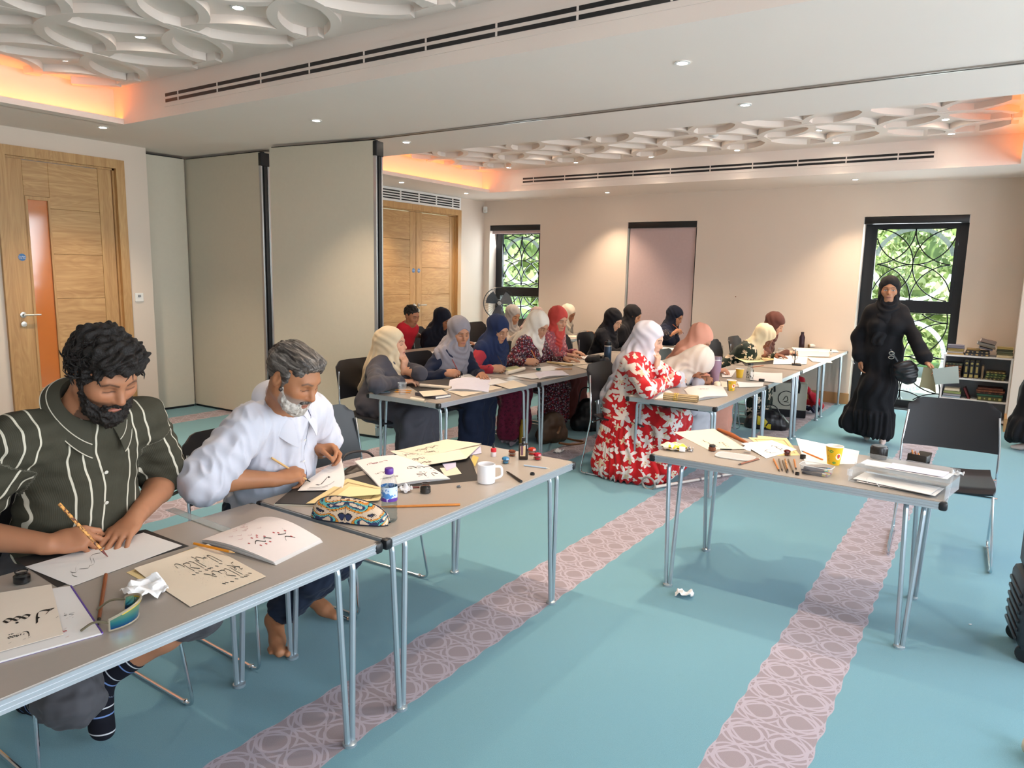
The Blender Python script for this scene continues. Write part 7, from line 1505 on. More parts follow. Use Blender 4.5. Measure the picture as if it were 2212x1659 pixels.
def tray():
    a, b_ = V3(*(-0.490, 3.449, 0.690)), V3(*(-0.114, 3.387, 0.690)); d = b_ - a; L = np.linalg.norm(d); rz = math.atan2(d[1], d[0]); D = .24; t = thing('paper_tray', 'clear acrylic letter tray full of white paper', 'tray', tuple((a + b_) / 2 + V3(-d[1], d[0], 0) / L * D / 2), rz); A = m_glass('acrylic', 'F4F6F7', .03, .9, .10)
    for (nm, c, s_) in (('tray_base', (0, 0, .0025), (L, D, .003)), ('tray_back', (0, D / 2, .045), (L, .003, .09)), ('tray_side', (-L / 2, 0, .03), (.003, D, .06)), ('tray_side', (L / 2, 0, .03), (.003, D, .06)), ('tray_shelf', (0, .03, .060), (L, D * .72, .003)), ('shelf_lip', (0, -.055, .068), (L, .003, .018))): MB().box(c, s_, bev=.001, seg=1).build(nm, A, t, False)
    o = np.array(t.location); M_ = Matrix.Rotation(rz, 4, 'Z')
    def pl(lb, x0, x1, y0, y1, z, m=WHITE, tilt=0.0):
        pt = lambda x, y: tuple(np.array(M_ @ Vector((x, y, 0))) + o); sheet(lb, (pt(x0, y1), pt(x0, y0), pt(x1, y0 + tilt), pt(x1, y1 + tilt)), z, m, curl=lambda u, v: (0, 0, .004 * v))
    pl('white sheet at the bottom of the acrylic tray', -L * .42, L * .40, -D * .46, D * .2, .006); pl('white sheet poking out of the acrylic tray, left end', -L * .47, L * .36, -D * .40, D * .25, .011, tilt=-.03); pl('white stack top sheet on the acrylic shelf', -L * .42, L * .45, -.02, D * .42, .064); pl('pale violet sheet on the acrylic shelf', -L * .2, L * .40, -.01, D * .44, .068, mat('violet_white', 'D8D6E8', .8))
    q = MB(); q.tube(spline([(-L * .30, -D * .42, .004), (-L * .30, -D * .50, .03), (-L * .24, -D * .50, .035), (-L * .16, -D * .49, .003)]), .0012, 5); q.build('white_cord', TISSUE, t)
    tg = MB().box((-L / 2 - .012, -D * .30, .03), (.022, .002, .03)).build('card_tag', TISSUE, t, False)
tray()
crumple('plastic_bag', 'scrunched clear plastic bag at the right end of the acrylic tray', 'bag', (-.085, 3.63, .75), .030, mat('cloudy_plastic', 'E3E6E8', .25, alpha=.55, var=0), 6, .55)
def pen_case():
    p0 = V3(*(-0.268, 4.080, 0.690)); t = thing('pen_case', 'open black leather pen case with reed pens', 'pen case', tuple(p0), math.radians(-12)); LE = mat('black_leather', '1D1B1A', .45, bump=.3, bscale=300)
    for (c, s_, M_) in (((0, 0, .004), (.085, .06, .006), None), ((0, -.03, .02), (.085, .005, .036), None), ((-.042, 0, .018), (.005, .06, .032), None), ((.042, 0, .018), (.005, .06, .032), None)): MB().box(c, s_, M_, bev=.002).build('case_wall', LE, t)
    MB().box((.012, .036, .036), (.06, .005, .06), Matrix.Rotation(-.5, 4, 'X'), bev=.002).build('case_flap', LE, t)
    for k, (x, m_) in enumerate(((-.022, REEDO), (-.008, REED), (.006, REEDO))): stick('reed_pen', ('leftmost', 'middle', 'rightmost')[k] + ' reed pen standing in the black leather case', 'pen', tuple(p0 + V3(x, .004, .012)), tuple(p0 + V3(x - .012, .012, .052 - .006 * k)), .0048, .0044, m_, group='reed pens in the case', tipm=m_)
pen_case()
# --- women's row of tables
def phone(loc, rz):
    t = thing('phone', 'mobile phone with a teal screen on the near end of the women\'s row', 'phone', loc, rz); MB().box((0, 0, .005), (.15, .075, .009), bev=.004).build('phone_body', mat('phone_grey', '4C5560', .3), t); MB().box((0, 0, .0097), (.142, .068, .0006)).build('screen', mat('teal_screen', '7FA8AC', .15), t, False)
phone((-3.750, 3.861, 0.690), math.radians(-28))
def clear_cup(loc, label, h=.085):
    t = thing('plastic_cup', label, 'cup', loc, 0, 'clear plastic cups'); q = MB(); q.lathe([(.024, .001), (.026, .02), (.0262, .024), (.033, h)], 26, cap1=False); q.build('cup_wall', m_glass('cup_clear', 'F3F5F6', .06, 1.6, .10), t); MB().tube([(.033 * math.cos(a), .033 * math.sin(a), h) for a in np.linspace(0, 2 * PI, 27)[:-1]], .0015, 6, True).build('rim', mat('milky_plastic', 'D9DCDD', .35, alpha=.8, var=0), t)
clear_cup((-3.556, 3.866, 0.690), 'clear plastic cup beside the phone'); clear_cup((-2.098, 8.781, 0.690), 'clear plastic cup near the small desk fan')
for k, (a, c, lb) in enumerate((((-3.545, 3.944, 0.695), (-3.668, 3.892, 0.695), 'nearer orange pencil behind the clear cup'), ((-3.597, 4.012, 0.695), (-3.718, 3.961, 0.695), 'farther orange pencil behind the clear cup'))): stick('pencil', lb, 'pencil', a, c, .004, .004, PENY, tipm=mat('pencil_wood', 'D6AE7A', .6), group='pencils by the cup')
def book(label, size, loc, rz=0, cover='3A3A44', pages='E4D9C4', group=None, tilt=None, name='book', spine=None):
    """lies flat: size = (width, depth, thickness); spine on the local -y side"""
    w_, d, h = size; t = thing(name, label, 'book', loc, rz, group); cm = mat('cover_' + cover, cover, .5, var=.1)
    if tilt: t.rotation_euler = (tilt[0], tilt[1], rz)
    c = min(.004, h * .18); MB().box((0, .002, h / 2), (w_ - .006, d - .006, h - 2 * c)).build('page_block', mat('pages_' + pages, pages, .8, var=.08, vscale=200), t, False)
    MB().box((0, 0, c / 2), (w_, d, c)).build('cover', cm, t, False); MB().box((0, 0, h - c / 2), (w_, d, c)).build('cover', cm, t, False)
    s_ = MB().box((0, -d / 2 + c / 2 if spine != 'back' else d / 2 - c / 2, h / 2), (w_, c, h)).build('spine', cm, t, False)
    if spine and spine not in ('back', 'plain'):
        q = MB(); n = 5
        for k in range(n): q.box((w_ * (-.40 + .8 * k / (n - 1)), -d / 2 - .0004, h / 2), (w_ * (.05 if k % 2 else .10), .001, h * (.35 if k % 2 else .55)))
        q.build('spine_print', mat('gold_print_' + spine, spine, .4, .3, var=.1), s_, False)['kind'] = 'stuff'
    return t
pz = lambda t3, dz=0: (t3[0], t3[1], t3[2] + dz)
book('dark sketchbook with a cream page on top, near end of the women\'s row', (.22, .15, .022), (-3.337, 3.951, 0.690), math.radians(-8), '4B4650', 'DDD6C9', spine='plain')
sheet('cream sheet lying on the dark sketchbook', ((-3.387, 4.115, 0.712), (-3.460, 3.939, 0.712), (-3.291, 3.796, 0.712), (-3.223, 3.984, 0.712)), .001, CREAM)
def roll(label, a, c, r, m, name='paper_roll', cat='paper roll', end=True):
    a, c = V3(*a), V3(*c); t = thing(name, label, cat, tuple(a)); d = c - a; q = MB(); q.tube([(0, 0, 0), tuple(d)], r, 14, caps=False); q.tube([(0, 0, 0), tuple(d)], r * .78, 14, caps=False); q.build('rolled_sheet', m, t); MB().tube([tuple(d * .0), tuple(d * .004)], r * .99, 14).build('roll_end', m, t)
    return t
roll('rolled cream paper in front of the dark sketchbook', (-3.333, 3.713, 0.705), (-3.208, 3.715, 0.703), .013, CREAM); roll('rolled cream paper on the women\'s first table', (-3.679, 4.205, 0.706), (-3.416, 4.256, 0.706), .014, CREAM); roll('long thin roll of cream paper by the coral red headscarf', (-3.740, 6.201, 0.703), (-3.423, 6.150, 0.703), .010, TAN)
roll('rolled cream paper beside the navy headscarf', (-3.566, 5.230, 0.706), (-3.601, 5.560, 0.712), .016, CREAM)
booklet('open white booklet with pale violet print on the women\'s first table', ((-3.538, 4.946, 0.690), (-3.728, 4.631, 0.690), (-3.397, 4.199, 0.690), (-3.131, 4.349, 0.690)), .001, mat('violet_white_page', 'DDD9E6', .8), curl=lambda u, v: (0, 0, .016 * math.sin(PI * (1 - u) ** .7)), pages=4, writing=[(61, 9, .92, .3, .018, .05, INKV), (62, 9, .92, .6, .018, .05, INKV)])
sheet('black card under the arms of the grey headscarf woman', ((-3.696, 5.027, 0.690), (-3.947, 4.297, 0.690), (-3.519, 4.007, 0.690), (-3.165, 4.613, 0.690)), .0002, BLKMAT, name='desk_mat', cat='card')
ink_jar((-3.833, 4.902, 0.690), 'open black ink jar at the hand of the grey headscarf woman', r=.024, h=.036)
WR = [('cream sheet under the open violet-printed booklet', (-3.329, 4.655, 0.690), (-3.465, 4.227, 0.690), (-3.150, 4.062, 0.690), (-3.178, 4.601, 0.690), CREAM), ('cream script sheet hanging over the table edge near the joint', (-3.331, 4.990, 0.690), (-3.386, 4.734, 0.690), (-3.086, 4.562, 0.690), (-3.079, 4.814, 0.690), CREAM),
 ('small white sheet left of the cream script sheet at the joint', (-3.494, 4.986, 0.690), (-3.517, 4.752, 0.690), (-3.301, 4.616, 0.690), (-3.307, 4.873, 0.690), WHITE), ('white sheet under the hand of the grey headscarf woman', (-3.831, 5.141, 0.690), (-3.860, 4.877, 0.690), (-3.634, 4.716, 0.690), (-3.585, 4.977, 0.690), WHITE),
 ('white script sheet in front of the maroon dress', (-3.612, 6.061, 0.690), (-3.634, 5.756, 0.690), (-3.415, 5.609, 0.690), (-3.403, 5.927, 0.690), WHITE), ('wide cream script sheet on the second women\'s table', (-3.432, 5.679, 0.690), (-3.501, 5.206, 0.690), (-3.243, 5.142, 0.690), (-3.193, 5.648, 0.690), WHITE),
 ('cream sheet under the thin roll', (-3.599, 6.702, 0.690), (-3.710, 6.270, 0.690), (-3.491, 6.078, 0.690), (-3.392, 6.419, 0.690), CREAM), ('small white card under the fingers of the coral red headscarf woman', (-3.734, 7.168, 0.690), (-3.801, 6.916, 0.690), (-3.612, 6.746, 0.690), (-3.610, 7.041, 0.690), WHITE), ('rightmost cream sheet before the red dress', (-3.323, 6.588, 0.690), (-3.442, 6.222, 0.690), (-3.231, 6.043, 0.690), (-3.096, 6.261, 0.690), CREAM), ('yellowish sheet beside the rolled paper at the navy headscarf', (-3.863, 5.823, 0.690), (-3.845, 5.559, 0.690), (-3.668, 5.416, 0.690), (-3.662, 5.639, 0.690), YEL)]
for k, (lb, a, b_, c, d, mm) in enumerate(WR): sheet(lb, (a, b_, c, d), .0008 + .0011 * (k % 4), mm, writing=[(70 + k, 6, .85, .45, .014, .06, INKG)], nu=6, nv=6, curl=lambda u, v: (0, 0, .004 * u * v))
booklet('open booklet with violet and red print near the table joint', ((-3.320, 5.783, 0.690), (-3.412, 5.446, 0.690), (-3.199, 5.182, 0.690), (-3.118, 5.557, 0.690)), .004, mat('violet_white_page', 'DDD9E6', .8), curl=lambda u, v: (0, 0, .012 * math.sin(PI * (1 - u) ** .6)), pages=3, writing=[(81, 6, .9, .5, .02, .07, INKR)])
t = lathe_thing('ink_tin', 'small teal ink tin in front of the maroon dress', 'tin', (-3.521, 5.683, 0.690), [('tin_body', [(.020, 0), (.021, .002), (.021, .016)], mat('teal_tin', '2F6A66', .35, .4)), ('tin_lid', [(.0215, .016), (.0215, .022), (0, .023)], mat('teal_lid', '24504E', .35, .4))])
crumple('crumpled_tissue', 'crumpled white tissue with grey marks before the maroon dress', 'tissue', (-3.920, 5.867, 0.690), .035, TISSUE, 23, .8, h=.004)
stick('reed_pen', 'pale bamboo pen on the second women\'s table', 'pen', (-3.296, 5.925, 0.700), (-3.420, 5.809, 0.700), .004, .004, REEDO, group='reed pens', tipm=REEDO)
def handbag(name, label, loc, size, m, rz=0, strap=True, flower=False):
    t = thing(name, label, 'bag', loc, rz); w_, d, h = size; sd = SDF(); sd.el(V3(0, 0, h * .48), (w_ / 2, d / 2, h * .52), .03); sd.rc(V3(-w_ * .36, 0, h * .22), V3(w_ * .36, 0, h * .22), d * .48, None, .04); sd.cut(V3(0, 0, -1), V3(0, 0, .0), .006)
    o = sdf_obj('bag_body', sd, .010, m, None, disp=lambda P, N: .003 * wnoise(P, 14, 3)); o.parent = t
    if strap: MB().tube(spline([(-w_ * .40, 0, h * .7), (-w_ * .25, .02, h * 1.25), (w_ * .2, .02, h * 1.22), (w_ * .42, 0, h * .7)]), .006, 8).build('strap', m, t)
    return t
LEB = mat('black_leather_bag', '17161A', .4, bump=.2, bscale=240)
handbag('handbag', 'black handbag with a metal clasp on the women\'s table before the flask', (-3.395, 6.625, 0.690), (.21, .10, .075), LEB, .4, False); t = MB().lathe([(.012, 0), (.014, .004), (.008, .007)], 12).build('clasp', mat('pale_gold', 'B9A184', .3, .8), bpy.data.objects['handbag'], loc=(.04, -.03, .07))
t = lathe_thing('flask', 'dark blue metal flask with a black top', 'flask', (-3.316, 6.700, 0.690), [('flask_body', [(.036, 0), (.038, .004), (.038, .165), (.034, .172)], mat('slate_blue_metal', '2E4258', .35, .3)), ('collar', [(.0375, .166), (.0375, .178), (.030, .182)], STEEL), ('cap', [(.034, .180), (.036, .184), (.034, .215), (.018, .220), (.016, .235), (0, .236)], BLACKP)])
# --- tables of the red dress and beyond
sheet('white sheet at the near corner of the red dress table', ((-2.159, 5.443, 0.690), (-2.250, 4.926, 0.690), (-2.075, 4.867, 0.690), (-1.922, 5.131, 0.690)), .0004, WHITE, writing=[(91, 7, .85, .4, .02, .05, mat('faint_red_ink', 'C08A92', .7, var=0))])
t = roll('bundle of slatted bamboo matting tied with yellow cord', (-1.986, 4.960, 0.712), (-1.739, 4.993, 0.712), .025, mat('bamboo_mat', 'A8906A', .55, var=.25, vscale=3), 'brush_mat', 'mat')
for k in range(12): a = 2 * PI * k / 12; ax = nrm(V3(*(-1.739, 4.993, 0.712)) - V3(*(-1.986, 4.960, 0.712))); sdv = np.cross(ax, V3(0, 0, 1)); o_ = sdv * .0255 * math.cos(a) + V3(0, 0, .0255 * math.sin(a)); LL = np.linalg.norm(V3(*(-1.739, 4.993, 0.712)) - V3(*(-1.986, 4.960, 0.712))); MB().tube([tuple(o_), tuple(o_ + ax * LL)], .0045, 6).build('bamboo_slat', mat('bamboo_slat', 'B39B74', .5, var=.2, vscale=40), t)
for f in (.33, .42, .37): MB().tube([tuple(ax * LL * f + sdv * .0315 * math.cos(a) + V3(0, 0, .0315 * math.sin(a))) for a in np.linspace(0, 2 * PI, 19)[:-1]], .0022, 6, True).build('yellow_cord', mat('yellow_cord', 'C9A83A', .6), t)
booklet('open booklet with red and black diagram letters on the red dress table', ((-1.858, 5.904, 0.690), (-2.031, 5.494, 0.690), (-1.769, 5.005, 0.690), (-1.657, 5.416, 0.690)), .0006, mat('pinkish_page', 'E8DDDA', .8, var=.02), curl=lambda u, v: (0, 0, .020 * math.sin(PI * (1 - u) ** .6)), pages=4, writing=[(95, 4, .70, .35, .045, .07, INK), (96, 3, .75, .30, .05, .05, INKR), (97, 4, .85, .75, .018, .05, INKR)])
ink_jar((-2.106, 5.682, 0.690), 'open black ink jar at the hand of the woman in red', r=.024, h=.036)
book('pale sketchbook under the papers by the mauve tumbler', (.20, .30, .016), (-2.113, 5.949, 0.690), .1, '8F8578', 'E4DCC8', spine='plain')
t = thing('tumbler', 'large mauve insulated tumbler with a handle', 'tumbler', (-1.944, 5.961, 0.690), math.radians(165)); MV = mat('mauve_enamel', '8D7082', .38)
MB().lathe([(.034, 0), (.036, .003), (.038, .09), (.047, .115), (.049, .215)], 30).build('tumbler_body', MV, t); MB().lathe([(.0492, .213), (.0492, .222), (.047, .228), (.046, .236), (0, .237)], 30).build('tumbler_lid', mat('mauve_lid', '6F5A66', .35), t); MB().lathe([(.0494, .206), (.0496, .213)], 30, cap0=False, cap1=False).build('steel_band', STEEL, t)
MB().tube(fillet([(.045, 0, .20), (.088, 0, .20), (.088, 0, .10), (.040, 0, .085)], .03, 6), [.010] * 16, 10).build('handle', MV, t)
t = MB().lathe([(.0, .0), (.018, .004), (.028, .018), (.027, .036), (.015, .047), (0, .049)], 20).build('pebble', mat('cream_stone', 'DDD0BA', .6), loc=(-1.874, 5.823, 0.690)); tag(t, 'smooth cream stone at the foot of the mauve tumbler', 'stone')
cup((-1.723, 5.706, 0.690), 'nearer yellow and grey paper cup with a round badge', h=.085, r0=.026, r1=.037, cols=('4A4A4C', 'D0A21E', -.1)); cup((-1.899, 6.514, 0.690), 'farther yellow paper cup behind the glass carafe', h=.082, r0=.026, r1=.036, cols=('D3A82A', 'D3A82A', 2.0), logo=False)
t = thing('carafe', 'small glass carafe with black leaf print', 'carafe', (-1.775, 6.398, 0.690)); MB().lathe([(.030, 0), (.033, .003), (.033, .085), (.022, .115), (.020, .135), (.023, .150)], 26, cap1=False).build('glass_body', GLASSY, t); q = MB(); r_ = random.Random(9)
for k in range(16): a = 2 * PI * r_.random(); z = .02 + .07 * r_.random(); q.add([(.0335 * math.cos(a + dx), .0335 * math.sin(a + dx), z + dz) for dx, dz in ((-.12, 0), (.05, -.010), (.22, .004), (.08, .012))], [(0, 1, 2, 3)])
q.build('leaf_print', INK, t, False)['kind'] = 'stuff'; MB().lathe([(.0235, .140), (.0235, .154), (0, .155)], 20).build('stopper', BLACKP, t)
for k, (lb, cs, mm, up) in enumerate((('white sheet standing curled behind the nearer paper cup', ((-1.644, 6.371, 0.690), (-1.793, 6.096, 0.690), (-1.715, 5.901, 0.690), (-1.576, 6.089, 0.690)), WHITE, 0), ('pinkish sheet of red letter rows behind the carafe', ((-1.675, 7.134, 0.690), (-1.891, 6.848, 0.690), (-1.772, 6.401, 0.690), (-1.495, 6.398, 0.690)), mat('pinkish_page', 'E8DDDA', .8, var=.02), 1), ('yellow folded sheet before the cream headscarf', ((-2.236, 8.386, 0.690), (-2.362, 7.899, 0.690), (-2.177, 7.682, 0.690), (-2.060, 7.960, 0.690)), YEL, 0), ('tan sheet curled up before the cream headscarf', ((-2.174, 8.706, 0.690), (-2.236, 8.386, 0.690), (-2.068, 7.953, 0.690), (-2.029, 8.220, 0.690)), TAN, 1), ('white sheet with print beside the small fan', ((-1.846, 9.030, 0.690), (-2.104, 8.515, 0.690), (-1.922, 7.765, 0.690), (-1.647, 8.027, 0.690)), WHITE, 1), ('long cream sheet beyond the small fan', ((-1.741, 9.855, 0.690), (-2.021, 9.275, 0.690), (-1.920, 8.824, 0.690), (-1.609, 8.999, 0.690)), CREAM, 0), ('white sheet hanging over the far table edge', ((-1.589, 8.892, 0.690), (-1.755, 8.606, 0.690), (-1.653, 8.350, 0.690), (-1.454, 8.373, 0.690)), WHITE, 0), ('white sheet along the far wall table', ((-1.743, 10.170, 0.690), (-2.189, 9.716, 0.690), (-2.066, 9.376, 0.690), (-1.618, 9.678, 0.690)), WHITE, 0), ('white sheet before the pink headscarf', ((-2.084, 7.023, 0.690), (-2.158, 6.774, 0.690), (-2.020, 6.404, 0.690), (-1.955, 6.463, 0.690)), WHITE, 0), ('cream sheet under the nearer paper cup', ((-1.802, 6.229, 0.690), (-1.924, 6.048, 0.690), (-1.825, 5.803, 0.690), (-1.715, 5.965, 0.690)), CREAM, 0))):
    sheet(lb, cs, .0006 + .001 * (k % 3), mm, writing=[(110 + k, 6, .88, .55, .022, .06, INKR if k == 1 else INKG), (130 + k, 6, .88, .25, .022, .06, INKR if k == 1 else INKG)] if up else (), nu=6, nv=6, curl=(lambda u, v: (0, 0, .022 * u * u * (1 - v) + .004 * v)))
sheet('black card under the papers before the cream headscarf', ((-2.097, 8.651, 0.690), (-2.288, 7.854, 0.690), (-2.125, 7.469, 0.690), (-1.937, 7.858, 0.690)), .0002, BLKMAT, name='desk_mat', cat='card')
t = thing('binder_clip', 'small black clip box in front of the red letter sheet', 'clip', (-1.675, 6.415, 0.690)); MB().box((0, 0, .012), (.045, .03, .024), bev=.003).build('clip_body', BLACKP, t)
t = thing('ruler', 'long brown wooden ruler on the black card', 'ruler', (-2.006, 7.480, 0.690), math.radians(80)); MB().box((0, 0, .002), (.26, .022, .004)).build('ruler_blade', mat('brown_wood', '8A4B2A', .5), t, False)
def desk_fan():
    p0 = V3(*(-1.747, 7.932, 0.690)); t = thing('desk_fan', 'small black desk fan with a round guard', 'fan', tuple(p0), math.radians(-75)); MB().box((0, .02, .006), (.14, .09, .012), bev=.003).build('base', BLACKP, t); MB().tube([(0, 0, .01), (0, 0, .05)], .006, 8).build('post', BLACKP, t); q = MB(); c_ = V3(0, 0, .105); R_ = .058
    for k in range(14):
        a = 2 * PI * k / 14; q.tube([tuple(c_ + V3(x_ * math.cos(a), y_, x_ * math.sin(a))) for x_, y_ in ((.006, .028), (R_ * .7, .024), (R_, .0), (R_ * .7, -.024), (.006, -.028))], .0012, 4)
    q.tube([tuple(c_ + V3(R_ * math.cos(a), 0, R_ * math.sin(a))) for a in np.linspace(0, 2 * PI, 25)[:-1]], .0024, 5, True); q.build('guard', BLACKP, t)['kind'] = 'stuff'
    for k in range(3): a = 2 * PI * k / 3; MB().grid(lambda u, v: tuple(c_ + V3((.008 + .042 * u) * math.cos(a + (v - .5) * 1.1), .012 * (v - .5), (.008 + .042 * u) * math.sin(a + (v - .5) * 1.1))), 4, 4, .0012).build('blade', mat('grey_blade', '3A3B40', .3), t)
    MB().lathe([(.011, -.02), (.013, 0), (.010, .012)], 12, frame((1, 0, 0), (0, 1, 0), tuple(c_))).build('motor', BLACKP, t)
desk_fan()
lathe_thing('metal_bottle', 'dark purple metal bottle by the far wall', 'bottle', (-2.121, 9.949, 0.690), [('bottle_body', [(.033, 0), (.035, .003), (.035, .145), (.020, .180), (.018, .190)], mat('plum_metal', '332330', .35, .3)), ('cap', [(.019, .188), (.020, .190), (.020, .212), (0, .214)], mat('plum_cap', '2A1C28', .4))])
stick('brush', 'thin brown brush leaning on the dark purple bottle', 'brush', (-2.371, 10.929, 0.800), (-2.115, 10.157, 0.700), .003, .004, REED)
t = thing('tipped_cup', 'white paper cup lying on its side by the far wall', 'cup', V3(*(-2.041, 10.032, 0.690)) + V3(0, 0, .028), .5); MB().lathe([(.022, 0), (.030, .085)], 22, frame((0, 0, 1), (1, .15, .06), (0, 0, 0)), cap1=False).build('cup_wall', mat('white_card', 'EDEAE4', .5), t); MB().lathe([(.0225, -.012), (.0225, .002)], 20, frame((0, 0, 1), (1, .15, .06), (0, 0, 0))).build('brown_end', mat('brown_card', '9A7A50', .6), t)
lathe_thing('dropper_bottle', 'clear dropper bottle with a black top at the far right table end', 'bottle', (-1.665, 9.415, 0.690), [('bottle_body', [(.017, 0), (.019, .002), (.019, .030), (.010, .040)], mat('pale_bottle', 'D6D6D4', .3)), ('rubber_top', [(.008, .038), (.009, .046), (.004, .052), (.003, .066), (0, .067)], BLACKP)])
# papers and things of the rear tables
for k, (lb, x, y, mm) in enumerate((('yellow green sheet on the boy\'s table', -5.20, 6.55, YEL), ('white sheet on the rear table by the boy', -5.10, 6.20, WHITE), ('cream sheet before the black headscarf at the rear table', -5.15, 6.95, CREAM), ('white sheet on the rear table by the pale grey headscarf', -5.1, 8.20, WHITE), ('cream sheet before the far cream headscarf', -5.05, 9.25, CREAM), ('white sheet before the dark navy headscarf', -3.35, 9.10, WHITE), ('white sheet before the farther woman in black', -3.40, 8.55, WHITE), ('cream sheet before the nearer woman in black', -3.38, 8.05, CREAM))):
    sheet(lb, ((x - .15, y + .11, Z), (x - .15, y - .11, Z), (x + .15, y - .10, Z), (x + .15, y + .12, Z)), .0006, mm, writing=[(150 + k, 6, .85, .5, .03, .06, INKG)], nu=5, nv=5)
t = MB().lathe([(0, 0), (.03, .006), (.048, .030), (.050, .055), (.040, .085), (.020, .098), (0, .10)], 22).build('orange_ball', mat('orange_rubber', 'D9532A', .45), loc=(-5.894, 6.883, 0.690)); tag(t, 'orange ball on the boy\'s table', 'ball')
handbag('handbag', 'dark brown leather bag on the seat of the empty chair beside the white-shirted man', (-2.52, 2.44, .455), (.30, .14, .19), mat('dark_brown_leather', '2E2420', .45, bump=.25, bscale=200), 1.4)
handbag('handbag', 'black bag slumped on the empty chair near the cream headscarf', (-2.43, 7.36, .455), (.32, .16, .20), LEB, .8)
# --- on the floor
crumple('crumpled_tissue', 'crumpled white tissue on the carpet in front of the right-hand table', 'tissue', (-1.169, 3.329, 0.000), .052, TISSUE, 31, .55)
crumple('crumpled_tissue', 'crumpled tissue on the carpet band beyond the mug table', 'tissue', (-3.157, 5.471, 0.000), .055, TISSUE, 33, .45, h=.005)
t = MB().box((0, 0, .003), (.012, .006, .004), bev=.001).build('paper_scrap', TISSUE, loc=(0.030, 3.843, 0.000), rz=.5); tag(t, 'tiny white scrap on the carpet at the right', 'scrap')
handbag('tote_bag', 'open brown leather shoulder bag on the floor under the women\'s table', (-3.416, 5.790, 0.000), (.30, .15, .30), mat('brown_leather', '46301E', .5, bump=.2, bscale=150), 1.2, False)
q = MB(); q.tube(spline([(-3.124, 5.396, 0.200), (-3.532, 6.186, 0.100), (-3.385, 6.001, 0.012), (-3.153, 5.950, 0.010), (-3.200, 5.792, 0.010), (-3.235, 5.619, 0.050)]), .011, 6); q.build('long_strap', mat('tan_strap', '6E4A2C', .5), bpy.data.objects['tote_bag'], loc=-np.array(bpy.data.objects['tote_bag'].location)).rotation_euler = (0, 0, 0)
o = bpy.data.objects['long_strap']; tb = bpy.data.objects['tote_bag']; o.matrix_parent_inverse = Matrix.Rotation(-1.2, 4, 'Z')
handbag('rucksack', 'black bag with a gold clasp on the floor behind the brown bag', (-3.399, 6.465, 0.000), (.26, .18, .34), LEB, .6)
lathe_thing('yellow_bottle', 'mustard yellow bottle standing on the floor under the women\'s table', 'bottle', (-3.560, 5.505, 0.000), [('bottle_body', [(.034, 0), (.036, .004), (.036, .17), (.024, .20), (.024, .21)], mat('mustard_metal', 'B08A2E', .4)), ('cap', [(.026, .205), (.027, .21), (.027, .245), (0, .247)], mat('mustard_cap', 'A07C28', .45))])
crumple('rolled_scarf', 'bundled grey and wine scarf on the floor under the women\'s table', 'scarf', (-3.678, 5.456, 0.000), .10, mat('grey_wine_cloth', '8C7F86', .9, var=.4, vscale=18), 41, .6, h=.008)
handbag('duffel_bag', 'black bag with yellow panels on the floor under the far tables', (-1.954, 7.805, 0.000), (.34, .22, .20), LEB, .3); MB().grid(lambda u, v: (-.10 + .14 * u, -.105 - .012 * math.sin(PI * v), .05 + .10 * v - .04 * u), 8, 6, .004).build('yellow_panel', mat('yellow_panel', 'C9B324', .5), bpy.data.objects['duffel_bag'])
def canvas():
    t = thing('canvas_bag', 'cream canvas tote bag with black base and handles under the far tables', 'bag', (-1.974, 8.680, 0.000), .25); w_, d, h = .44, .17, .40; MB().box((0, 0, h * .60), (w_, d, h * .8), bev=.012).build('canvas_body', mat('cream_canvas', 'B9B4A4', .9, bump=.3, bscale=250), t); MB().box((0, 0, h * .12), (w_ + .004, d + .004, h * .24), bev=.012).build('black_base', mat('black_canvas', '1D1D20', .9), t)
    for s_ in (-1, 1): MB().tube(spline([(-.13, s_ * d * .52, h * .72), (-.13, s_ * d * .52, h * 1.02), (-.05, s_ * d * .5, h * 1.14), (.05, s_ * d * .5, h * 1.14), (.13, s_ * d * .52, h * 1.02), (.13, s_ * d * .52, h * .72)]), .010, 6).build('handle', mat('black_canvas', '1D1D20', .9), t)
    q = MB(); q.tube([(.0 + .085 * math.cos(a), -d * .5 - .004, h * .55 + .085 * math.sin(a)) for a in np.linspace(0, 2 * PI, 29)[:-1]], .004, 5, True); q.build('round_emblem', mat('black_canvas', '1D1D20', .9), t); MB().tube(spline([(-.03, -d * .5 - .004, h * .50), (0, -d * .5 - .004, h * .62), (.02, -d * .5 - .004, h * .5), (-.02, -d * .5 - .004, h * .45), (.03, -d * .5 - .004, h * .44)]), .003, 5).build('emblem_letter', mat('black_canvas', '1D1D20', .9), t)
canvas()
sd = SDF(); sd.rc(V3(0, 0, .36), V3(.16, .30, .05), .05, .06, .03, flat=(V3(.5, -.4, .7) / .95, .5)); sd.rc(V3(.0, .02, .34), V3(-.08, .2, .06), .045, .06, .03); sd.rc(V3(.05, .3, .06), V3(.2, .2, .05), .05, .05, .03); sd.cut(V3(0, 0, -1), V3(0, 0, 0), .004)
o = sdf_obj('red_jacket', sd, .009, MC('red_nylon', 'B3202E'), None, disp=lambda P, N: .012 * wnoise(P, 7, 8), it=1); o.location = (-1.936, 9.204, 0.000); tag(o, 'red jacket slumped against the far wall under the tables', 'jacket')
crumple('navy_bundle', 'dark navy cloth bundle beside the cream tote bag', 'cloth', (-1.782, 9.063, -0.000), .13, mat('navy_cloth', '2B2E48', .9, var=.2), 44, .8, h=.010)
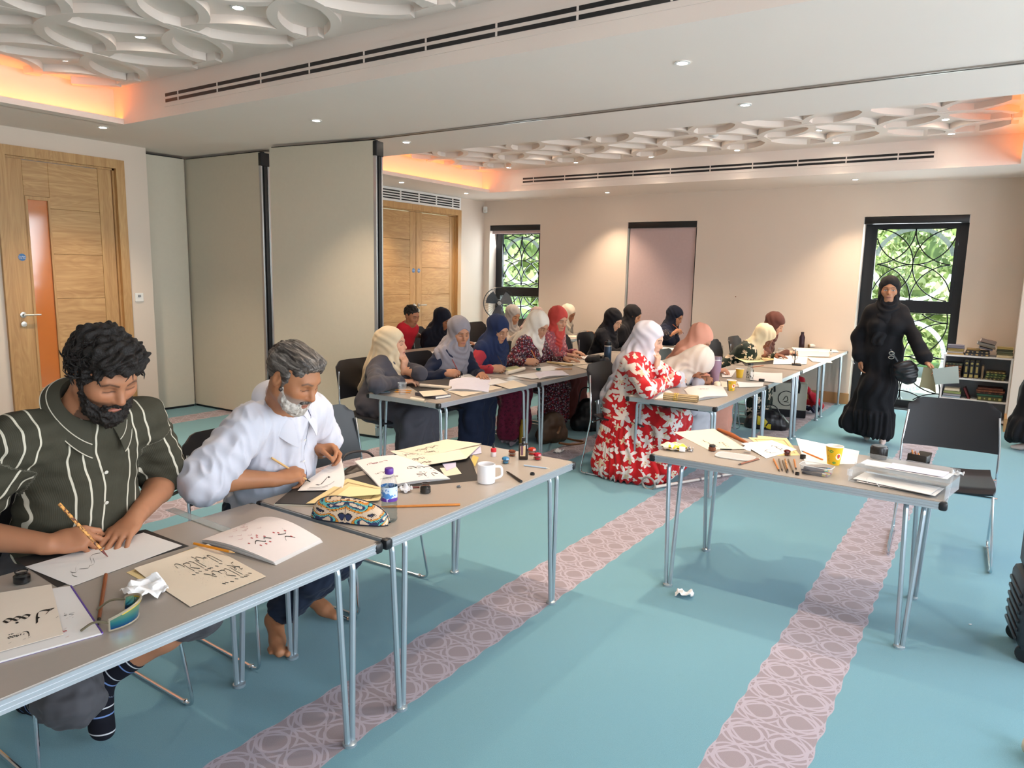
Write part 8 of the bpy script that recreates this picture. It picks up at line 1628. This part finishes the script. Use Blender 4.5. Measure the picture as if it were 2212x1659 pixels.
def cane():
    a, c = V3(*(-2.014, 4.953, 0.020)), V3(*(-1.622, 5.782, 0.020)); t = thing('walking_stick', 'pale folding walking stick lying on the floor by the red dress', 'stick', tuple(a)); d = c - a; n = 4
    for k in range(n): MB().tube([tuple(d * (k / n) + V3(0, 0, 0)), tuple(d * ((k + .97) / n))], [.012, .0115], 10).build('tube_section', mat('cream_enamel', 'C9C0B8', .35), t)
    for k in range(1, n): MB().tube([tuple(d * (k / n - .008)), tuple(d * (k / n + .012))], .0135, 10).build('joint', mat('grey_joint', '6B6468', .4), t)
    MB().tube([tuple(V3(-.045, -.02, .025) + V3(.05 * math.cos(a_), -.012 * math.sin(a_), .05 * math.sin(a_))) for a_ in np.linspace(0, 2 * PI, 25)[:-1]], .008, 8, True).build('ring_handle', mat('grey_loop', '9A948E', .45), t)
cane()
def suitcase():
    t = thing('suitcase', 'black ribbed wheeled suitcase at the right edge of the view', 'suitcase', (.385, 3.72, 0), math.radians(8)); DK = mat('charcoal_shell', '24262C', .4)
    MB().box((.0, 0, .21), (.42, .30, .29), bev=.03).build('lower_shell', DK, t); MB().box((.0, 0, .50), (.38, .28, .30), bev=.03).build('upper_shell', mat('charcoal_shell_upper', '1C1E24', .45), t)
    for k in range(6): MB().box((-.0, -.153, .10 + k * .038), (.36, .010, .018), bev=.004).build('rib', DK, t); 
    for k in range(6): MB().box((-.213, 0, .10 + k * .038), (.010, .24, .018), bev=.004).build('rib', DK, t)
    for (x, y) in ((-.17, -.11), (.17, -.11), (-.17, .11), (.17, .11)): w_ = MB().lathe([(.018, -.012), (.036, -.012), (.038, -.008), (.038, .008), (.036, .012), (.018, .012)], 20, frame((1, 0, 0), (.3, 1, 0), (x, y, .038))).build('wheel', BLACKP, t); MB().box((x, y, .072), (.05, .05, .03), bev=.008).build('wheel_mount', DK, t)
suitcase()
t = roll('roll of cream paper on the carpet, bottom right corner', (.235, 2.86, .045), (.60, 2.55, .045), .045, mat('cream_roll', 'D9CBB4', .7)); 
# --- bookshelf with its books
SX, SY, SW = -.165, 9.86, .665
sh = thing('bookshelf', 'low white bookshelf with three shelves beside the full-height window', 'bookshelf', (SX, SY, 0)); SHM = mat('white_melamine', 'D8D9DC', .5)
for s_ in (-1, 1): MB().box((s_ * (SW / 2 - .009), 0, .38), (.018, .28, .76)).build('side_panel', SHM, sh, False)
for z in (.751, .490, .250, .03): MB().box((0, 0, z), (SW - .037, .278, .018)).build('shelf_board', SHM, sh, False)
MB().box((0, .136, .38), (SW - .038, .006, .73)).build('back_panel', mat('grey_back_panel', '8E9198', .6), sh, False)
o = MB().box((0, 0, .43), (.022, .10, .86)).build('upright_strip', mat('dark_brown_strip', '2F241F', .5), smooth=False, loc=(.183, 9.66, 0)); tag(o, 'dark brown upright strip between the bookshelf and the wall pier', 'board')  # thin dark brown upright filling the gap beside the bookshelf
bz = lambda x, z, dy=0.0: (SX + x, SY - .03 + dy, z)
G = 'books on the bookshelf'
def pile(items, x, z0, desc, d=.19, rzs=0.03, seed=1, pos=None):
    r = random.Random(seed); z = z0; N = len(items)
    for k, (w_, h, cover, pages, sp) in enumerate(items):
        nm = 'bottom' if k == 0 else 'topmost' if k == N - 1 else ('second', 'third', 'fourth', 'fifth', 'sixth')[k - 1]
        book('%s book of the %s' % (nm, desc), (w_, d, h), bz(x + r.uniform(-.005, .005), z, r.uniform(-.008, .008)), r.uniform(-rzs, rzs), cover, pages, G, spine=sp); z += h + .0006
    return z
pile([(.165, .020, 'B79A66', 'D9CDB0', None), (.16, .016, 'CFC4B8', 'DDD5C8', None), (.155, .018, '9C8A58', 'D8CCAA', None), (.16, .017, 'A08850', 'D9CDB0', None), (.165, .034, '6E6A78', 'DAD6DA', None)], -.225, .760, 'left pile on top of the bookshelf', seed=2)
z = pile([(.24, .030, '3A3A40', '5A564E', 'B79A66'), (.225, .030, '24242A', '5A564E', 'A89468')], -.01, .760, 'dark pair in the middle of the bookshelf top', seed=3); book('thin cream book on the dark pair on the bookshelf top', (.13, .16, .015), bz(-.055, z), .05, '8A6E3C', 'E3D3AE', G)
for k, (lb, w_, h, zz, xx, cv, pg) in enumerate((('lowest tilted white book of the leaning pile', .13, .018, z + .018, .060, '5C5C68', 'D2D4DC'), ('second tilted book of the leaning pile', .13, .018, z + .038, .085, '6E665A', 'B5AC9A'), ('third tilted book, thick and white', .17, .032, z + .056, .055, '7A7672', 'DDD9D2'), ('top tilted book, pinkish white pages', .15, .034, z + .090, .075, '8A7A74', 'DDD0CE'))): book(lb, (w_, .19, h), bz(xx, zz), .05, cv, pg, G, tilt=(0, .22, 0))
pile([(.15, .030, 'CFC2A0', 'E0D6BC', None), (.145, .022, '6E6A4A', 'B3A67C', None), (.145, .020, '585A44', '9C946E', None), (.15, .020, '5A5E48', 'A89E78', None), (.15, .020, 'A89456', 'D9C68E', None)], .245, .760, 'right pile on top of the bookshelf', seed=5)
pile([(.165, .026, '4A2F22', '8A6A4A', '8A5A36'), (.165, .026, '3A2A24', '8A6A4A', '8A5A36'), (.165, .027, '4A2F22', '9A7450', 'A06A40'), (.165, .027, '34261F', '8A6A4A', '8A5A36'), (.165, .030, '5A3A28', 'A07A54', 'A06A40'), (.168, .026, '2A3028', '6E6A4A', '6E6A4A')], -.225, .500, 'brown pile on the upper shelf', seed=7)
for k in range(3):
    t = thing('book', ('left', 'middle', 'right')[k] + ' upright black volume with gold spine on the upper shelf', 'book', bz(-.10 + k * .052, .500), 0, G); MB().box((0, 0, .10), (.047, .17, .20), bev=.003).build('cover', mat('cover_101216', '101216', .5), t); MB().box((0, .004, .10), (.037, .166, .2015)).build('page_block', mat('pages_x', 'BFB190', .8), t, False)
    q = MB(); q.lathe([(0, 0), (.013, 0), (.013, .001)], 14, frame((1, 0, 0), (0, -1, 0), (0, -.0852, .17))); q.box((0, -.0856, .10), (.020, .001, .07)); q.box((0, -.0856, .028), (.034, .001, .034)); q.build('spine_print', mat('gold_print_A3935A', 'A3935A', .4, .3), t, False)['kind'] = 'stuff'
t = thing('book', 'thin upright brown book right of the black volumes', 'book', bz(.060, .500), 0, G); MB().box((0, 0, .075), (.022, .16, .15), bev=.002).build('cover', mat('cover_7A6A52', '7A6A52', .5), t); MB().box((0, .004, .075), (.014, .157, .1515)).build('page_block', mat('pages_x', 'BFB190', .8), t, False)
pile([(.19, .026, '4A4428', '9A8E58', 'A3935A'), (.19, .024, '3E4A2A', '7E8A4A', '8A8A4A'), (.19, .026, '2E4228', '6E7A40', '7E8A4A'), (.185, .022, '5A4A2A', 'A8945A', 'A3935A')], .185, .500, 'green and gold pile on the upper shelf', seed=8)
sheet('white sheet standing flat on the front edge of the upper shelf', tuple((SX + x, 9.722 + y, .502) for x, y in ((-.07, .10), (-.07, 0), (.16, 0), (.16, .10))), .001, WHITE); 
pile([(.175, .020, '9FB0BE', 'C9D0D8', None), (.175, .026, '8A8A92', 'D6D6DA', None), (.17, .030, '7E8A58', 'B8BE90', None), (.15, .030, 'C9C0A8', 'E4DCC8', None)], -.215, .260, 'pale pile on the middle shelf', seed=9)
book('dark red book leaning beside the pale pile', (.17, .17, .026), bz(-.075, .30, .02), 0, '5E1A22', 'B79A8A', G, tilt=(0, 1.15, 0))
z = pile([(.24, .050, '4A4A2A', 'A39A5A', 'A8A05A'), (.25, .026, '2F5A48', '3F6A58', None), (.26, .022, '3A221A', '6E4A34', '7A4A34'), (.27, .024, '6A3A26', 'A06A4A', '8A5A3A'), (.24, .024, '5A3020', '8A5A40', '6E4030')], .155, .260, 'green and brown pile on the middle shelf', seed=11)
pile([(.30, .045, 'B03A4A', 'D9A0A0', 'D9B28A'), (.24, .020, '6E625A', 'B5A694', None), (.22, .022, '4A5068', 'C9CCE0', None)], -.02, .040, 'pink red pile on the lowest shelf', seed=12)
book('cream edged book left on the lowest shelf', (.11, .18, .045), bz(-.235, .040), 0, '6A5A48', 'DDCBA4', G)
# --- standing fan in the far left corner
def stand_fan():
    p0 = V3(*(-6.350, 9.061, 1.125)); t = thing('standing_fan', 'black standing fan in front of the leftmost window', 'fan', (p0[0], p0[1], 0), math.radians(38)); c_ = V3(0, 0, p0[2]); R_ = .235
    MB().lathe([(.20, 0), (.20, .015), (.03, .04)], 26).build('base', BLACKP, t); MB().tube([(0, 0, .03), (0, 0, c_[2] - .12)], .014, 10).build('pole', BLACKP, t); MB().lathe([(.05, .03), (.055, .08), (.045, .16), (.02, .18)], 18, frame((1, 0, 0), (0, 1, 0), tuple(c_))).build('motor_housing', BLACKP, t); MB().tube([(0, .08, c_[2] - .13), (0, .08, c_[2] - .04)], .02, 8).build('neck', BLACKP, t)
    q = MB()
    for k in range(36): a = 2 * PI * k / 36; q.tube([tuple(c_ + V3(x_ * math.cos(a), y_, x_ * math.sin(a))) for x_, y_ in ((.04, -.07), (R_ * .7, -.055), (R_, -.005), (R_ * .8, .035), (.05, .05))], .0009, 3, caps=False)
    q.build('guard_wires', mat('dark_wire', '2A2B30', .4, .5), t)['kind'] = 'stuff'; MB().tube([tuple(c_ + V3(R_ * math.cos(a), -.005, R_ * math.sin(a))) for a in np.linspace(0, 2 * PI, 41)[:-1]], .007, 6, True).build('guard_ring', BLACKP, t)
    for k in range(3):
        a0 = 2 * PI * k / 3 + .5; MB().grid(lambda u, v: tuple(c_ + V3((.03 + .17 * u) * math.cos(a0 + (v - .5) * (1.3 - .2 * u)), -.02 + .045 * (v - .5), (.03 + .17 * u) * math.sin(a0 + (v - .5) * (1.3 - .2 * u)))), 8, 8, .002).build('fan_blade', mat('smoky_blade', '5A616C', .12, alpha=.85, var=.05), t)
    MB().lathe([(.0, -.078), (.026, -.076), (.030, -.066)], 18, frame((1, 0, 0), (0, 1, 0), tuple(c_))).build('hub_badge', mat('grey_hub', '9AA0A2', .4), t)
stand_fan()
# --- things held or worn
def from_hand(b, side):
    a, e, w_, hd, hn, pose = b.arm[side]; return w_, nrm(hd), nrm(hn)
def pen_in_hand(b, side, tip, label, L=.19, r=.0042, m=REEDO, name='reed_pen', tipm=None, grip=None):
    """from the writing point up through the fingertips"""
    tip = V3(*tip); d = nrm(V3(*grip) - tip); stick(name, label, 'pen' if name != 'pencil' else 'pencil', tuple(tip + d * L), tuple(tip), r, r * .9, m, group='pens held in hands', tipm=tipm)
pen_in_hand(M1, 1, (-2.193, 1.064, 0.694), 'speckled cane reed pen in the hand of the striped-shirt man', .215, .0050, TIGER, grip=(-2.300, 0.981, 0.868), tipm=mat('dark_red_reed', '6B2A22', .4))
pen_in_hand(M2, 1, (-2.297, 1.944, 0.706), 'pale wooden pen in the hand of the white-shirted man', .20, .0046, mat('pale_wood_pen', 'C9A46A', .45), grip=(-2.360, 1.797, 0.832))
for key, lb, m_ in (('grey', 'red pencil in the hand of the grey headscarf woman', mat('red_pencil', '8A3A3A', .4)), ('navy', 'dark pen in the hand of the navy headscarf woman', mat('dark_pen', '2A2228', .4)), ('maroon', 'brown pen in the hand of the woman in maroon', REEDO), ('red', 'dark pen in the hand of the woman in red', mat('dark_pen', '2A2228', .4)), ('cream', 'pinkish pen in the hand of the cream headscarf woman', mat('pink_pen', 'B58A80', .4)), ('navy2', 'long brown pen in the hand of the dark navy headscarf woman', REED)):
    bb = FOLK[key][1]; tp = bb.tips[1][0]; back = nrm(V3(-.62, .10, .78)) if key != 'navy2' else nrm(V3(-.75, -.25, .60)); stick('reed_pen' if 'pencil' not in lb else 'pencil', lb, 'pen' if 'pencil' not in lb else 'pencil', tuple(tp + back * .15), tuple(tp - back * .035), .0042, .0038, m_, group='pens held in hands')
w_, hd, hn = from_hand(bS, -1); hp = w_ + hd * .085
def held_sheet(label, m, c00, c10, c11, c01, writing=None, bow=.02):
    c00, c10, c11, c01 = V3(*c00), V3(*c10), V3(*c11), V3(*c01); ce = (c00 + c10 + c11 + c01) / 4; nn = nrm(np.cross(c10 - c00, c01 - c00)); fn = lambda u, v: ((c00 * (1 - u) + c10 * u) * (1 - v) + (c01 * (1 - u) + c11 * u) * v - ce + nn * bow * math.sin(PI * u) * v)
    t = MB().grid(fn, 8, 8, .0008).build('paper_sheet', m, None, loc=tuple(ce)); tag(t, label, 'paper')
    if writing: q = MB(); fn2 = lambda u, v: fn(u, v) + nn * writing[2]; st, wd = script(writing[0], writing[1], .4, .3, ['lam', 'alif', 'lam', 'sin', 'alif', 'ba', 'lam', 'alif', 'nun']); ink(t, fn2, st, .06, 50, INK, (.93, .52), (.125, -.30), lift=0)
    return t
YP = 7.60
held_sheet('tan sheet hanging from the left hand of the standing woman', mat('olive_tan_sheet', 'A79B78', .8, var=.03), (-0.540, 7.600, 0.806), (-0.453, 7.580, 0.807), (-0.418, 7.600, 0.573), (-0.560, 7.660, 0.611), bow=.03)
held_sheet('pale grey green sheet with a row of tall strokes held by the standing woman', mat('grey_green_sheet', 'C2C8BE', .8, var=.02), (-0.466, 7.560, 0.799), (-0.267, 7.520, 0.850), (-0.245, 7.540, 0.692), (-0.433, 7.600, 0.653), writing=(7, 9, -.0006 if False else .0012), bow=.006)
stick('pen', 'thin white pen in the right hand of the standing woman', 'pen', (-1.139, 7.720, 0.772), (-1.176, 7.720, 0.815), .004, .003, mat('white_barrel', 'C9C6C6', .4), tipm=mat('white_barrel', 'C9C6C6', .4))
def crossbody():
    t = thing('crossbody_bag', 'black leather crossbody bag hanging at the hip of the standing woman', 'bag', (-0.694, 7.660, 0.777), math.radians(8)); sd = SDF(); sd.el(V3(.01, 0, -.03), (.10, .05, .115), .03); sd.rc(V3(-.07, 0, .05), V3(.05, 0, -.09), .045, .05, .04); sd.cut(V3(-.5, 0, 1), V3(0, 0, .075), .01)
    o = sdf_obj('bag_body', sd, .006, mat('soft_black_leather', '1E1C1F', .33, bump=.25, bscale=120), None, disp=lambda P, N: .004 * wnoise(P, 16, 4)); o.parent = t
    MB().tube(spline([(-.07, -.01, .06), (-.11, -.02, .12), (-.14, -.02, .17)]), .012, 8).build('strap', LEB, t)
    for z in (.135, .095): MB().tube([(-.125 + .022 * math.cos(a), -.035, z + .014 * math.sin(a)) for a in np.linspace(0, 2 * PI, 15)[:-1]], .004, 6, True).build('buckle', STEEL, t)
crossbody()
o = MB().lathe([(0, 0), (.008, .001), (.006, .003), (0, .003)], 9, frame((1, 0, 0), (0, -1, 0))).build('wall_mark', mat('brown_mark', '8A5A40', .8), loc=(-3.057, 10.048, 1.325)); tag(o, 'small brown chip mark on the far wall', 'mark')
